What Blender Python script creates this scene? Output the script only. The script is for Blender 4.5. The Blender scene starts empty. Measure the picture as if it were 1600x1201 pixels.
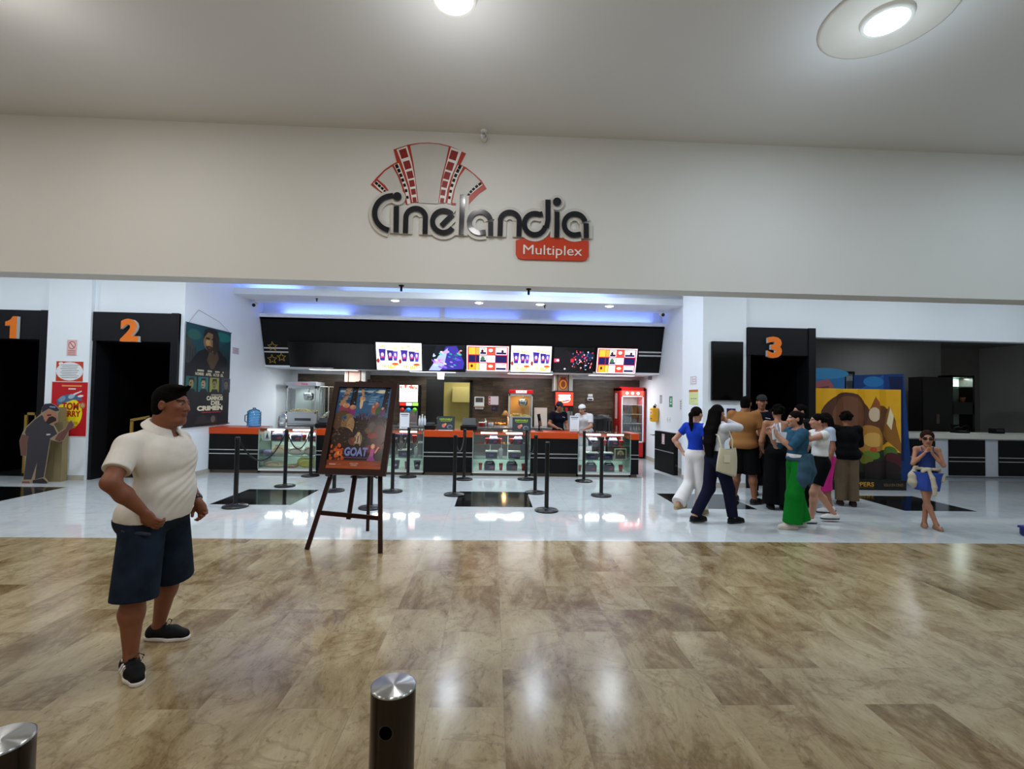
import bpy, bmesh, math, random
import numpy as np
from math import sin, cos, pi, radians, sqrt, atan2
from mathutils import Vector, Matrix

SC = bpy.context.scene
COL = SC.collection
random.seed(7)

# ------------------------------------------------------------------ camera
CAM_H = 1.62; FPX = 750.0
YAW, PITCH, ROLL = radians(2.3), radians(1.6), radians(1.06)
cam_d = bpy.data.cameras.new('camera'); cam = bpy.data.objects.new('camera', cam_d); COL.objects.link(cam)
cam_d.sensor_width = 36.0; cam_d.lens = FPX * 36.0 / 1600.0; cam_d.clip_end = 100
CAM_M = Matrix.Rotation(-YAW, 3, 'Z') @ Matrix.Rotation(pi / 2 + PITCH, 3, 'X') @ Matrix.Rotation(ROLL, 3, 'Z')
cam.matrix_world = Matrix.Translation((0, 0, CAM_H)) @ CAM_M.to_4x4()
SC.camera = cam

# ------------------------------------------------------------------ world, exposure
w = bpy.data.worlds.new('world'); SC.world = w; w.use_nodes = True
w.node_tree.nodes['Background'].inputs[0].default_value = (.5, .55, .6, 1)
w.node_tree.nodes['Background'].inputs[1].default_value = 0.15
SC.view_settings.view_transform = 'Standard'; SC.view_settings.look = 'None'
SC.view_settings.exposure = 0.0; SC.view_settings.gamma = 1.0
SC.view_settings.use_curve_mapping = False
try:
    SC.cycles.use_denoising = True
    SC.cycles.max_bounces = 8; SC.cycles.sample_clamp_indirect = 6.0
    SC.cycles.caustics_reflective = False; SC.cycles.caustics_refractive = False
except Exception: pass

# ------------------------------------------------------------------ lights of the building
def area(name, loc, power, size, col=(1, 1, 1), size_y=None, direction=(0, 0, -1), spread=180):
    d = bpy.data.lights.new(name, 'AREA'); d.energy = power; d.color = col
    d.shape = 'DISK' if size_y is None else 'RECTANGLE'
    d.size = size
    if size_y is not None: d.size_y = size_y
    d.spread = radians(spread)
    o = bpy.data.objects.new(name, d); COL.objects.link(o); o.location = loc
    o.rotation_euler = Vector(direction).to_track_quat('-Z', 'Y').to_euler()
    return o
HALL_LAMPS = [(x, y, c) for y in (3.56, 0.3, -3.0)
              for x, c in ((-7.1, (1, .94, .86)), (-3.73, (1, .94, .86)), (-.35, (.98, .97, .95)), (3.03, (.76, .90, 1)), (6.4, (.72, .88, 1)))]
for x, y, c in HALL_LAMPS:
    area('hall_light', (x, y, 4.60), (23 if y > 3 else 28) * (.9 if x < 2 else 1.05), .30, c)
    if y > -1:                                       # added point light below the lamp, a fill that brightens the ceiling
        d = bpy.data.lights.new('ceiling_fill_light', 'POINT'); d.energy = 12 if x > -1 else 10; d.color = c; d.shadow_soft_size = .12
        o = bpy.data.objects.new('ceiling_fill_light', d); COL.objects.link(o); o.location = (x, y, 4.08)
LOBBY_LAMPS = [(x, y) for y in (7.0, 9.6) for x in (-9.6, -7.0, -4.2, -2.6, -.75, .95, 2.45)] + [(5.4, 7.2), (7.6, 7.2), (10.0, 7.2)]
LOBBY_LAMPS = [p for p in LOBBY_LAMPS if not (p[1] > 9 and p[0] < -1)]
for x, y in LOBBY_LAMPS:
    area('lobby_light', (x, y, 4.22), 60 if x == -4.2 else (37 if y < 9 else 24) if x < 4 else 28, .22, (.82, .92, 1))
SOFFIT_LAMPS = [(-2.25, 10.95), (-.35, 10.95), (1.05, 10.95), (2.66, 10.95)]
for x, y in SOFFIT_LAMPS:
    area('soffit_light', (x, y, 3.765), 9, .09, (.95, .98, 1))
for x in (-4.2, -1.6, 1.0, 3.2):
    area('counter_light', (x, 12.85, 2.25), 20, 1.2, (.92, .97, 1), .25)
for x0, x1, pw in ((-5.5, -4.4, 4), (-3.4, -.3, 5), (.6, 2.6, 5)):
    area('cove_light', ((x0 + x1) / 2, 10.80, 3.95), pw, x1 - x0, (.16, .28, 1), .05, (0, .6, 1))
for x0, x1, pw in ((-5.2, -3.6, 6), (-2.3, .6, 4), (1.6, 4.0, 6)):
    area('cove_light', ((x0 + x1) / 2, 11.96, 3.60), pw, x1 - x0, (.16, .26, 1), .05, (0, .25, 1))

# ------------------------------------------------------------------ helpers: pixel of the photograph -> point on a depth plane
CAMP = Vector((0, 0, CAM_H))
def W(px, py, Y):
    d = CAM_M @ Vector(((px - 800) / FPX, -(py - 600.5) / FPX, -1.0))
    return CAMP + d * (Y / d.y)
def WX(px, py, X):
    d = CAM_M @ Vector(((px - 800) / FPX, -(py - 600.5) / FPX, -1.0))
    return CAMP + d * (X / d.x)
def WF(px, py, z=0.0):
    d = CAM_M @ Vector(((px - 800) / FPX, -(py - 600.5) / FPX, -1.0))
    return CAMP + d * ((z - CAM_H) / d.z)

# ------------------------------------------------------------------ materials
def lin(c):
    if isinstance(c, str):
        c = c.lstrip('#'); c = tuple(int(c[i:i + 2], 16) / 255 for i in (0, 2, 4))
    return tuple((v / 12.92 if v <= .04045 else ((v + .055) / 1.055) ** 2.4) for v in c[:3]) + (1,)
_M = {}
def mat(col, rough=.5, metal=0., emit=0., alpha=1., trans=0., bump=0., bscale=200., spec=.5, var=0., vscale=6., coat=0., ior=1.45):
    key = (col, rough, metal, emit, alpha, trans, bump, bscale, spec, var, vscale, coat)
    if key in _M: return _M[key]
    m = bpy.data.materials.new('mat_' + str(col).strip('#')); m.use_nodes = True
    nt = m.node_tree; p = nt.nodes['Principled BSDF']; L = nt.links
    c = lin(col)
    p.inputs['Base Color'].default_value = c
    p.inputs['Roughness'].default_value = rough; p.inputs['Metallic'].default_value = metal
    p.inputs['Specular IOR Level'].default_value = spec; p.inputs['IOR'].default_value = ior
    p.inputs['Transmission Weight'].default_value = trans; p.inputs['Alpha'].default_value = alpha
    p.inputs['Coat Weight'].default_value = coat
    if emit:
        p.inputs['Emission Color'].default_value = c; p.inputs['Emission Strength'].default_value = emit
    tc = nt.nodes.new('ShaderNodeTexCoord')
    if var or not (emit or trans):
        n = nt.nodes.new('ShaderNodeTexNoise'); n.inputs['Scale'].default_value = vscale; n.inputs['Detail'].default_value = 4
        L.new(tc.outputs['Object'], n.inputs['Vector'])
        r = nt.nodes.new('ShaderNodeValToRGB'); v = var or .03
        r.color_ramp.elements[0].position = .3; r.color_ramp.elements[1].position = .7
        r.color_ramp.elements[0].color = tuple(x * (1 - v) for x in c[:3]) + (1,)
        r.color_ramp.elements[1].color = tuple(min(1, x * (1 + v)) for x in c[:3]) + (1,)
        L.new(n.outputs['Fac'], r.inputs['Fac']); L.new(r.outputs['Color'], p.inputs['Base Color'])
    if bump:
        n2 = nt.nodes.new('ShaderNodeTexNoise'); n2.inputs['Scale'].default_value = bscale
        L.new(tc.outputs['Object'], n2.inputs['Vector'])
        b = nt.nodes.new('ShaderNodeBump'); b.inputs['Strength'].default_value = bump; b.inputs['Distance'].default_value = .01
        L.new(n2.outputs['Fac'], b.inputs['Height']); L.new(b.outputs['Normal'], p.inputs['Normal'])
    _M[key] = m
    return m
def glass(tint='#eaf6f4', op=.12, rough=.02):
    key = ('glass', tint, op)
    if key in _M: return _M[key]
    m = bpy.data.materials.new('mat_glass'); m.use_nodes = True
    nt = m.node_tree; nt.nodes.clear()
    o = nt.nodes.new('ShaderNodeOutputMaterial'); t = nt.nodes.new('ShaderNodeBsdfTransparent'); g = nt.nodes.new('ShaderNodeBsdfGlossy')
    t.inputs[0].default_value = lin(tint); g.inputs['Roughness'].default_value = rough; g.inputs[0].default_value = (1, 1, 1, 1)
    f = nt.nodes.new('ShaderNodeLayerWeight'); f.inputs[0].default_value = .25
    mul = nt.nodes.new('ShaderNodeMath'); mul.operation = 'MULTIPLY_ADD'; mul.inputs[1].default_value = .6; mul.inputs[2].default_value = op * .4
    mx = nt.nodes.new('ShaderNodeMixShader')
    nt.links.new(f.outputs['Fresnel'], mul.inputs[0]); nt.links.new(mul.outputs[0], mx.inputs[0])
    nt.links.new(t.outputs[0], mx.inputs[1]); nt.links.new(g.outputs[0], mx.inputs[2]); nt.links.new(mx.outputs[0], o.inputs[0])
    _M[key] = m
    return m

# ------------------------------------------------------------------ mesh builder
def frame(d):
    d = Vector(d).normalized(); u = d.orthogonal().normalized(); return u, d.cross(u), d
class MB:
    def __init__(s): s.v = []; s.f = []; s.m = []; s.mats = []; s.sm = []
    def mi(s, m):
        if m not in s.mats: s.mats.append(m)
        return s.mats.index(m)
    def add(s, vs, fs, m, smooth=False):
        b = len(s.v); s.v += [tuple(v) for v in vs]; k = s.mi(m)
        for f in fs: s.f.append(tuple(b + i for i in f)); s.m.append(k); s.sm.append(smooth)
        return s
    def box(s, x0, x1, y0, y1, z0, z1, m, bev=0):
        if bev:
            b = bev; bm = bmesh.new(); bmesh.ops.create_cube(bm, size=1)
            for v in bm.verts: v.co = Vector(((x0 + x1) / 2 + v.co.x * (x1 - x0), (y0 + y1) / 2 + v.co.y * (y1 - y0), (z0 + z1) / 2 + v.co.z * (z1 - z0)))
            bmesh.ops.bevel(bm, geom=bm.edges[:], offset=b, segments=2, affect='EDGES', profile=.5)
            bm.verts.index_update()
            s.add([v.co[:] for v in bm.verts], [[v.index for v in f.verts] for f in bm.faces], m); bm.free(); return s
        vs = [(x, y, z) for z in (z0, z1) for y in (y0, y1) for x in (x0, x1)]
        return s.add(vs, [(0, 2, 3, 1), (4, 5, 7, 6), (0, 1, 5, 4), (2, 6, 7, 3), (0, 4, 6, 2), (1, 3, 7, 5)], m)
    def cyl(s, a, b, r0, r1, m, n=24, caps=True, smooth=True):
        a = Vector(a); b = Vector(b); u, v, d = frame(b - a)
        vs = []
        for c, r in ((a, r0), (b, r1)):
            for i in range(n):
                t = 2 * pi * i / n; vs.append(c + (u * cos(t) + v * sin(t)) * r)
        s.add(vs, [(i, (i + 1) % n, n + (i + 1) % n, n + i) for i in range(n)], m, smooth)
        if caps:
            s.add(vs[:n], [tuple(range(n))[::-1]], m); s.add(vs[n:], [tuple(range(n))], m)
        return s
    def lathe(s, prof, m, c=(0, 0, 0), n=32, smooth=True):
        vs = []
        for r, z in prof:
            for i in range(n):
                t = 2 * pi * i / n; vs.append((c[0] + r * cos(t), c[1] + r * sin(t), c[2] + z))
        fs = [(j * n + i, j * n + (i + 1) % n, (j + 1) * n + (i + 1) % n, (j + 1) * n + i) for j in range(len(prof) - 1) for i in range(n)]
        return s.add(vs, fs, m, smooth)
    def tube(s, pts, r, m, n=8, closed=False):
        P = [Vector(p) for p in pts]; K = len(P); vs = []
        up = None
        for i in range(K):
            d = (P[(i + 1) % K] - P[i - 1]) if closed else (P[min(i + 1, K - 1)] - P[max(i - 1, 0)])
            d.normalize()
            if up is None: up = d.orthogonal().normalized()
            up = (up - d * up.dot(d)).normalized(); v = d.cross(up)
            rr = r[i] if isinstance(r, (list, tuple)) else r
            for j in range(n):
                t = 2 * pi * j / n; vs.append(P[i] + (up * cos(t) + v * sin(t)) * rr)
        fs = []
        for i in range(K if closed else K - 1):
            k = (i + 1) % K
            for j in range(n): fs.append((i * n + j, i * n + (j + 1) % n, k * n + (j + 1) % n, k * n + j))
        s.add(vs, fs, m, True)
        if not closed: s.add(vs[:n], [tuple(range(n))[::-1]], m); s.add(vs[-n:], [tuple(range(n))], m)
        return s
    def prism(s, pts, O, U, V, depth, m, side=None):
        """2-D outline pts in plane O + u*U + v*V, thickened towards U x V by depth"""
        O = Vector(O); U = Vector(U); V = Vector(V); N = U.cross(V).normalized()
        n = len(pts); a = [O + U * x + V * y for x, y in pts]; b = [p + N * depth for p in a]
        s.add(b, [tuple(range(n))], m); s.add(a, [tuple(range(n))[::-1]], side or m)
        s.add(a + b, [(i, (i + 1) % n, n + (i + 1) % n, n + i) for i in range(n)], side or m)
        return s
    def band(s, path, width, O, U, V, z0, z1, m, closed=False):
        """flat ribbon of given width following a 2-D path, thick from z0 to z1 along the plane's normal"""
        O = Vector(O); U = Vector(U); V = Vector(V); N = U.cross(V).normalized()
        P = [Vector(p) for p in path]; K = len(P); L = []; R = []
        for i in range(K):
            d = (P[(i + 1) % K] - P[i - 1]) if closed else (P[min(i + 1, K - 1)] - P[max(i - 1, 0)])
            d.normalize(); q = Vector((-d.y, d.x)) * width / 2
            L.append(P[i] + q); R.append(P[i] - q)
        vs = []
        for z in (z0, z1):
            for q in L + R: vs.append(O + U * q.x + V * q.y + N * z)
        fs = []; S = 2 * K
        for i in range(K if closed else K - 1):
            k = (i + 1) % K
            fs += [(S + i, S + K + i, S + K + k, S + k), (i, k, K + k, K + i), (i, S + i, S + k, k), (K + i, K + k, S + K + k, S + K + i)]
        if not closed: fs += [(0, K, S + K, S), (K - 1, S + K - 1, S + 2 * K - 1, 2 * K - 1)]
        return s.add(vs, fs, m)
    def build(s, name, parent=None, loc=None, rot=None):
        me = bpy.data.meshes.new(name); me.from_pydata(s.v, [], s.f)
        for m in s.mats: me.materials.append(m)
        me.polygons.foreach_set('material_index', s.m); me.polygons.foreach_set('use_smooth', s.sm)
        me.update()
        o = bpy.data.objects.new(name, me); COL.objects.link(o)
        if parent is not None: o.parent = parent
        if loc is not None: o.location = loc
        if rot is not None: o.rotation_euler = rot
        return o
def tag(o, label, cat, group=None, kind=None):
    o['label'] = label; o['category'] = cat
    if group: o['group'] = group
    if kind: o['kind'] = kind
    return o
def thing(name, label, cat, loc=(0, 0, 0), rz=0, group=None):
    o = bpy.data.objects.new(name, None); COL.objects.link(o); o.empty_display_size = .1
    o.location = loc; o.rotation_euler = (0, 0, rz)
    return tag(o, label, cat, group)
def struct(name, mb, loc=None):
    o = mb.build(name, loc=loc); o['kind'] = 'structure'; return o
def copy_tree(o, parent=None):
    c = o.copy(); COL.objects.link(c)
    if parent is not None: c.parent = parent
    for ch in [k for k in ALLCH.get(o.name, [])]: copy_tree(ch, c)
    return c
ALLCH = {}
def snapshot(root):
    """remember the children of a finished thing, level by level, for copy_tree"""
    def go(o):
        ALLCH[o.name] = [k for k in COL.objects if k.parent == o]
        for k in ALLCH[o.name]: go(k)
    go(root); return root
def dup(root, loc, rz=None, label=None):
    c = copy_tree(root); c.location = loc
    if rz is not None: c.rotation_euler = (0, 0, rz)
    if label: c['label'] = label
    return c

# ------------------------------------------------------------------ text and flat artwork
_T = {}
def text_geo(s, bold=.0, space=1.0):
    k = (s, bold, space)
    if k in _T: return _T[k]
    cu = bpy.data.curves.new('lettering', 'FONT'); cu.body = s; cu.offset = bold; cu.space_character = space; cu.resolution_u = 3; cu.fill_mode = 'FRONT'
    o = bpy.data.objects.new('lettering', cu)
    me = bpy.data.meshes.new_from_object(o)
    vs = [v.co[:2] for v in me.vertices]; fs = [tuple(p.vertices) for p in me.polygons]
    bpy.data.objects.remove(o); bpy.data.curves.remove(cu); bpy.data.meshes.remove(me)
    xs = [v[0] for v in vs]; ys = [v[1] for v in vs]
    _T[k] = (vs, fs, min(xs), max(xs), min(ys), max(ys)); return _T[k]
def ell(cx, cy, rx, ry, n=20, rot=0, a0=0, a1=2 * pi):
    full = abs(a1 - a0 - 2 * pi) < 1e-6; K = n if full else n + 1
    out = []
    for i in range(K):
        t = a0 + (a1 - a0) * i / n; x, y = rx * cos(t), ry * sin(t)
        out.append((cx + x * cos(rot) - y * sin(rot), cy + x * sin(rot) + y * cos(rot)))
    return out
def art(name, parent, O, U, V, items, w=1., h=1., step=.00012, z0=0., emit=0., rough=.5, mb=None):
    """layers of flat coloured shapes; O lower-left corner, U right and V up unit vectors, sizes w x h, towards U x V"""
    O = Vector(O); U = Vector(U); V = Vector(V); N = U.cross(V).normalized()
    own = mb is None; mb = mb or MB(); z = z0
    def P(x, y): return O + U * (x * w) + V * (y * h) + N * z
    for it in items:
        z += step; k = it[0]; c = it[-1]
        if k == 't': c = it[6]
        m = c if not isinstance(c, (str, tuple)) else mat(c, rough, emit=emit)
        if k == 'r': x0, y0, x1, y1 = it[1:5]; pts = [(x0, y0), (x1, y0), (x1, y1), (x0, y1)]
        elif k == 'p': pts = it[1]
        elif k == 'e': pts = ell(*it[1:5], rot=(it[5] if len(it) > 6 else 0))
        if k == 't':
            s_, x0, y0, x1, y1 = it[1:6]; bold = it[7] if len(it) > 7 else .015
            vs, fs, a, b, c0, d0 = text_geo(s_, bold)
            mb.add([P(x0 + (v[0] - a) / (b - a) * (x1 - x0), y0 + (v[1] - c0) / (d0 - c0) * (y1 - y0)) for v in vs], fs, m)
        else: mb.add([P(*p) for p in pts], [tuple(range(len(pts)))], m)
    if not own: return mb
    return mb.build(name, parent)
def text3d(mb, s, O, U, V, w, h, depth, m, bold=.02, side=None):
    """solid letters filling w x h, standing out towards U x V"""
    O = Vector(O); U = Vector(U); V = Vector(V); N = U.cross(V).normalized()
    vs, fs, a, b, c, d = text_geo(s, bold)
    Q = [O + U * ((x - a) / (b - a) * w) + V * ((y - c) / (d - c) * h) for x, y in vs]
    mb.add([q + N * depth for q in Q], fs, m); mb.add(Q, [f[::-1] for f in fs], side or m)
    cnt = {}
    for f in fs:
        for i in range(len(f)):
            e = (f[i], f[(i + 1) % len(f)]); cnt[e] = 1
    edges = [e for e in cnt if (e[1], e[0]) not in cnt]
    n = len(Q)
    mb.add(Q + [q + N * depth for q in Q], [(e[0], e[1], n + e[1], n + e[0]) for e in edges], side or m)
    return mb
XU, ZU, YU = Vector((1, 0, 0)), Vector((0, 0, 1)), Vector((0, 1, 0))
# ================================================================== THE SETTING
WALL = mat('#dddddb', .6, var=.008, vscale=2)
WALLC = mat('#eef3f8', .5, var=.008, vscale=2)
CEIL = mat('#dcdde0', .7, var=.008, vscale=2)
BLACK = mat('#08080a', .5, spec=.15)
BLACKG = mat('#0a0a0c', .12)
CHAR = mat('#131317', .45, spec=.25)

def marble():
    m = bpy.data.materials.new('travertine'); m.use_nodes = True; nt = m.node_tree; p = nt.nodes['Principled BSDF']; L = nt.links
    N = nt.nodes.new
    g = N('ShaderNodeNewGeometry'); sx = N('ShaderNodeSeparateXYZ'); L.new(g.outputs['Position'], sx.inputs[0])
    cb = N('ShaderNodeCombineXYZ'); L.new(sx.outputs['Y'], cb.inputs[0]); L.new(sx.outputs['X'], cb.inputs[1])
    mp = N('ShaderNodeMapping'); mp.inputs['Location'].default_value = (.33, 1.86 + .39 * 20, 0); L.new(cb.outputs[0], mp.inputs[0])
    br = N('ShaderNodeTexBrick'); L.new(mp.outputs[0], br.inputs['Vector'])
    br.inputs['Color1'].default_value = (0, 0, 0, 1); br.inputs['Color2'].default_value = (1, 1, 1, 1); br.inputs['Mortar'].default_value = (.4, .4, .4, 1)
    br.inputs['Scale'].default_value = 1; br.inputs['Mortar Size'].default_value = .0012; br.inputs['Mortar Smooth'].default_value = .3
    br.inputs['Brick Width'].default_value = .81; br.inputs['Row Height'].default_value = .39; br.offset = .43; br.offset_frequency = 2
    br.inputs['Bias'].default_value = 0
    # each slab gets its own piece of stone: shift the noise by the slab's random value
    sc = N('ShaderNodeVectorMath'); sc.operation = 'SCALE'; sc.inputs['Scale'].default_value = 37; L.new(br.outputs['Color'], sc.inputs[0])
    ad = N('ShaderNodeVectorMath'); ad.operation = 'ADD'; L.new(g.outputs['Position'], ad.inputs[0]); L.new(sc.outputs[0], ad.inputs[1])
    n0 = N('ShaderNodeTexNoise'); n0.inputs['Scale'].default_value = 1.3; n0.inputs['Detail'].default_value = 8; n0.inputs['Roughness'].default_value = .65; n0.inputs['Distortion'].default_value = .2; L.new(ad.outputs[0], n0.inputs['Vector'])
    mp2 = N('ShaderNodeMapping'); mp2.inputs['Rotation'].default_value = (0, 0, -.55); mp2.inputs['Scale'].default_value = (1.9, .8, 1); L.new(ad.outputs[0], mp2.inputs[0])
    n1 = N('ShaderNodeTexNoise'); n1.inputs['Scale'].default_value = 2.2; n1.inputs['Detail'].default_value = 10; n1.inputs['Roughness'].default_value = .78; n1.inputs['Distortion'].default_value = .5; L.new(mp2.outputs[0], n1.inputs['Vector'])
    # combined value -> ramp
    a1 = N('ShaderNodeMath'); a1.operation = 'MULTIPLY'; a1.inputs[1].default_value = .67; L.new(n1.outputs['Fac'], a1.inputs[0])
    a2 = N('ShaderNodeMath'); a2.operation = 'MULTIPLY_ADD'; a2.inputs[1].default_value = .33; L.new(n0.outputs['Fac'], a2.inputs[0]); L.new(a1.outputs[0], a2.inputs[2])
    tv = N('ShaderNodeMath'); tv.operation = 'POWER'; tv.inputs[1].default_value = 4.0; L.new(br.outputs['Color'], tv.inputs[0])
    a3 = N('ShaderNodeMath'); a3.operation = 'MULTIPLY_ADD'; a3.inputs[1].default_value = -.075; L.new(tv.outputs[0], a3.inputs[0]); L.new(a2.outputs[0], a3.inputs[2])
    r = N('ShaderNodeValToRGB'); cr = r.color_ramp; cr.elements[0].position = .33; cr.elements[1].position = .66
    cr.elements[0].color = lin('#5e4b2c'); cr.elements[1].color = lin('#b3a585')
    for pos, c in ((.41, '#796545'), (.47, '#8f7d5e'), (.53, '#9c8c6c'), (.59, '#a8997a')):
        e = cr.elements.new(pos); e.color = lin(c)
    L.new(a3.outputs[0], r.inputs['Fac'])
    # fine dark pits and veins
    n2 = N('ShaderNodeTexNoise'); n2.inputs['Scale'].default_value = 26; n2.inputs['Detail'].default_value = 6; L.new(mp2.outputs[0], n2.inputs['Vector'])
    r2 = N('ShaderNodeValToRGB'); r2.color_ramp.elements[0].position = .27; r2.color_ramp.elements[0].color = (.35, .28, .2, 1); r2.color_ramp.elements[1].position = .40; r2.color_ramp.elements[1].color = (1, 1, 1, 1)
    L.new(n2.outputs['Fac'], r2.inputs['Fac'])
    mu = N('ShaderNodeMix'); mu.data_type = 'RGBA'; mu.blend_type = 'MULTIPLY'; mu.inputs[0].default_value = .55
    L.new(r.outputs['Color'], mu.inputs[6]); L.new(r2.outputs['Color'], mu.inputs[7])
    n4 = N('ShaderNodeTexNoise'); n4.inputs['Scale'].default_value = 1.6; n4.inputs['Detail'].default_value = 9; n4.inputs['Roughness'].default_value = .6; n4.inputs['Distortion'].default_value = .8; L.new(ad.outputs[0], n4.inputs['Vector'])
    d4 = N('ShaderNodeMath'); d4.operation = 'SUBTRACT'; d4.inputs[1].default_value = .5; L.new(n4.outputs['Fac'], d4.inputs[0]); b4 = N('ShaderNodeMath'); b4.operation = 'ABSOLUTE'; L.new(d4.outputs[0], b4.inputs[0])
    r4 = N('ShaderNodeValToRGB'); r4.color_ramp.elements[0].position = .0; r4.color_ramp.elements[0].color = (.55, .46, .36, 1); r4.color_ramp.elements[1].position = .022; r4.color_ramp.elements[1].color = (1, 1, 1, 1); L.new(b4.outputs[0], r4.inputs['Fac'])
    m4 = N('ShaderNodeMix'); m4.data_type = 'RGBA'; m4.blend_type = 'MULTIPLY'; m4.inputs[0].default_value = .5; L.new(mu.outputs[2], m4.inputs[6]); L.new(r4.outputs['Color'], m4.inputs[7]); mu = m4
    mo = N('ShaderNodeMix'); mo.data_type = 'RGBA'; L.new(br.outputs['Fac'], mo.inputs[0]); L.new(mu.outputs[2], mo.inputs[6]); mo.inputs[7].default_value = lin('#84745a')
    L.new(mo.outputs[2], p.inputs['Base Color'])
    p.inputs['Roughness'].default_value = .2; p.inputs['Specular IOR Level'].default_value = .42
    rr = N('ShaderNodeMapRange'); rr.inputs[3].default_value = .12; rr.inputs[4].default_value = .26; L.new(n1.outputs['Fac'], rr.inputs[0]); L.new(rr.outputs[0], p.inputs['Roughness'])
    return m
def white_tiles():
    m = bpy.data.materials.new('white_porcelain'); m.use_nodes = True; nt = m.node_tree; p = nt.nodes['Principled BSDF']; L = nt.links; N = nt.nodes.new
    g = N('ShaderNodeNewGeometry'); mp = N('ShaderNodeMapping'); mp.inputs['Location'].default_value = (11.67 - .01, -7.17 + 11.66, 0); L.new(g.outputs['Position'], mp.inputs[0])
    br = N('ShaderNodeTexBrick'); br.offset = 0; L.new(mp.outputs[0], br.inputs['Vector'])
    br.inputs['Scale'].default_value = 1; br.inputs['Brick Width'].default_value = .583; br.inputs['Row Height'].default_value = .583
    br.inputs['Mortar Size'].default_value = .0016; br.inputs['Mortar Smooth'].default_value = .2
    br.inputs['Color1'].default_value = lin('#c3c7c9'); br.inputs['Color2'].default_value = lin('#bec3c6'); br.inputs['Mortar'].default_value = lin('#9fa4a6')
    n = N('ShaderNodeTexNoise'); n.inputs['Scale'].default_value = 3; n.inputs['Detail'].default_value = 8; n.inputs['Distortion'].default_value = 2; L.new(g.outputs['Position'], n.inputs['Vector'])
    r = N('ShaderNodeValToRGB'); r.color_ramp.elements[0].position = .38; r.color_ramp.elements[0].color = (.86, .87, .88, 1); r.color_ramp.elements[1].position = .5; r.color_ramp.elements[1].color = (1, 1, 1, 1); L.new(n.outputs['Fac'], r.inputs['Fac'])
    mu = N('ShaderNodeMix'); mu.data_type = 'RGBA'; mu.blend_type = 'MULTIPLY'; mu.inputs[0].default_value = .6; L.new(br.outputs['Color'], mu.inputs[6]); L.new(r.outputs['Color'], mu.inputs[7])
    L.new(mu.outputs[2], p.inputs['Base Color']); p.inputs['Roughness'].default_value = .05; p.inputs['Specular IOR Level'].default_value = .5
    return m
MARBLE = marble(); WTILE = white_tiles()
BTILE = mat('#0c0c0d', .10, spec=.6)

XL, XR, YB = -13.0, 15.0, -6.5
EDGE = 5.50
f = MB(); f.box(XL, XR, YB, EDGE, -.06, 0, MARBLE); struct('floor', f)
# lobby floor: white tiles with five black squares laid in
f = MB(); bx = [(-8.21, -7.05), (-4.07, -2.91), (-.53, .63), (2.89, 4.05), (6.36, 7.52)]
xs = [XL] + [v for b in bx for v in b] + [XR]
for i in range(len(xs) - 1):
    for y0, y1 in ((EDGE, 7.17), (7.17, 8.32), (8.32, 14.5)):
        m_ = BTILE if (i % 2 == 1 and y0 == 7.17) else WTILE
        f.add([(xs[i], y0, 0), (xs[i + 1], y0, 0), (xs[i + 1], y1, 0), (xs[i], y1, 0)], [(0, 1, 2, 3)], m_)
f.box(XL, XR, EDGE, 14.5, -.06, -.001, WALLC)
struct('floor', f)
# hall shell; side and back walls added to contain and bounce light
HT = 4.66
f = MB(); f.box(XL, XR, YB, 5.75, HT, HT + .1, CEIL); struct('ceiling', f)
f = MB(); f.box(XL, XR, 5.47, 5.75, 2.905, HT, WALL); struct('wall_header', f)
f = MB(); f.box(XL - .1, XL, YB, 14.5, 0, HT, WALL); struct('wall_left', f)
f = MB(); f.box(XR, XR + .1, YB, 14.5, 0, HT, WALL); struct('wall_right', f)
f = MB(); f.box(XL, XR, YB - .1, YB, 0, HT, mat('#d2cfca', .6)); struct('wall_bounce_back', f)
# lobby shell
LT = 4.30
f = MB(); f.box(XL, XR, 5.75, 14.5, LT, LT + .1, WALLC); struct('ceiling', f)
# left front wall (doors 1 and 2), with openings
BX0, BX1 = -5.70, 4.30
def front(name, rects, y0=9.05, y1=9.25, m=WALLC):
    f = MB()
    for x0, x1, z0, z1 in rects: f.box(x0, x1, y0, y1, z0, z1, m)
    return struct(name, f)
front('wall_front_left', [(XL, -9.6, 0, LT), (-9.6, -8.05, 3.05, LT), (-7.30, -5.80, 3.05, LT)])
f = MB(); f.box(-8.05, -7.30, 8.97, 9.25, 0, LT, WALLC); struct('wall_pillar_left', f)
f = MB(); f.box(-5.80, -5.70, 9.05, 13.9, 0, LT, WALLC); struct('wall_bay_left', f)
f = MB(); f.box(3.98, 4.82, 8.95, 9.93, 0, LT, WALLC); struct('wall_pillar_right', f)
f = MB(); f.box(4.30, 4.40, 9.93, 13.9, 0, LT, WALLC); struct('wall_bay_right', f)
front('wall_front_right', [(4.82, 6.19, 3.03, LT), (6.19, XR, 2.905, LT)])
# skirting
SK = mat('#b9b2a6', .4)
f = MB(); f.box(-5.70, -5.688, 9.25, 13.88, 0, .09, SK); struct('baseboard_left', f)
f = MB(); f.box(4.288, 4.30, 9.93, 13.88, 0, .09, SK); f.box(3.968, 3.98, 8.95, 9.93, 0, .09, SK); f.box(3.968, 4.82, 8.938, 8.95, 0, .09, SK); struct('baseboard_right', f)
f = MB(); f.box(-8.05, -7.30, 8.958, 8.97, 0, .09, SK); struct('baseboard_front', f)
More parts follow.
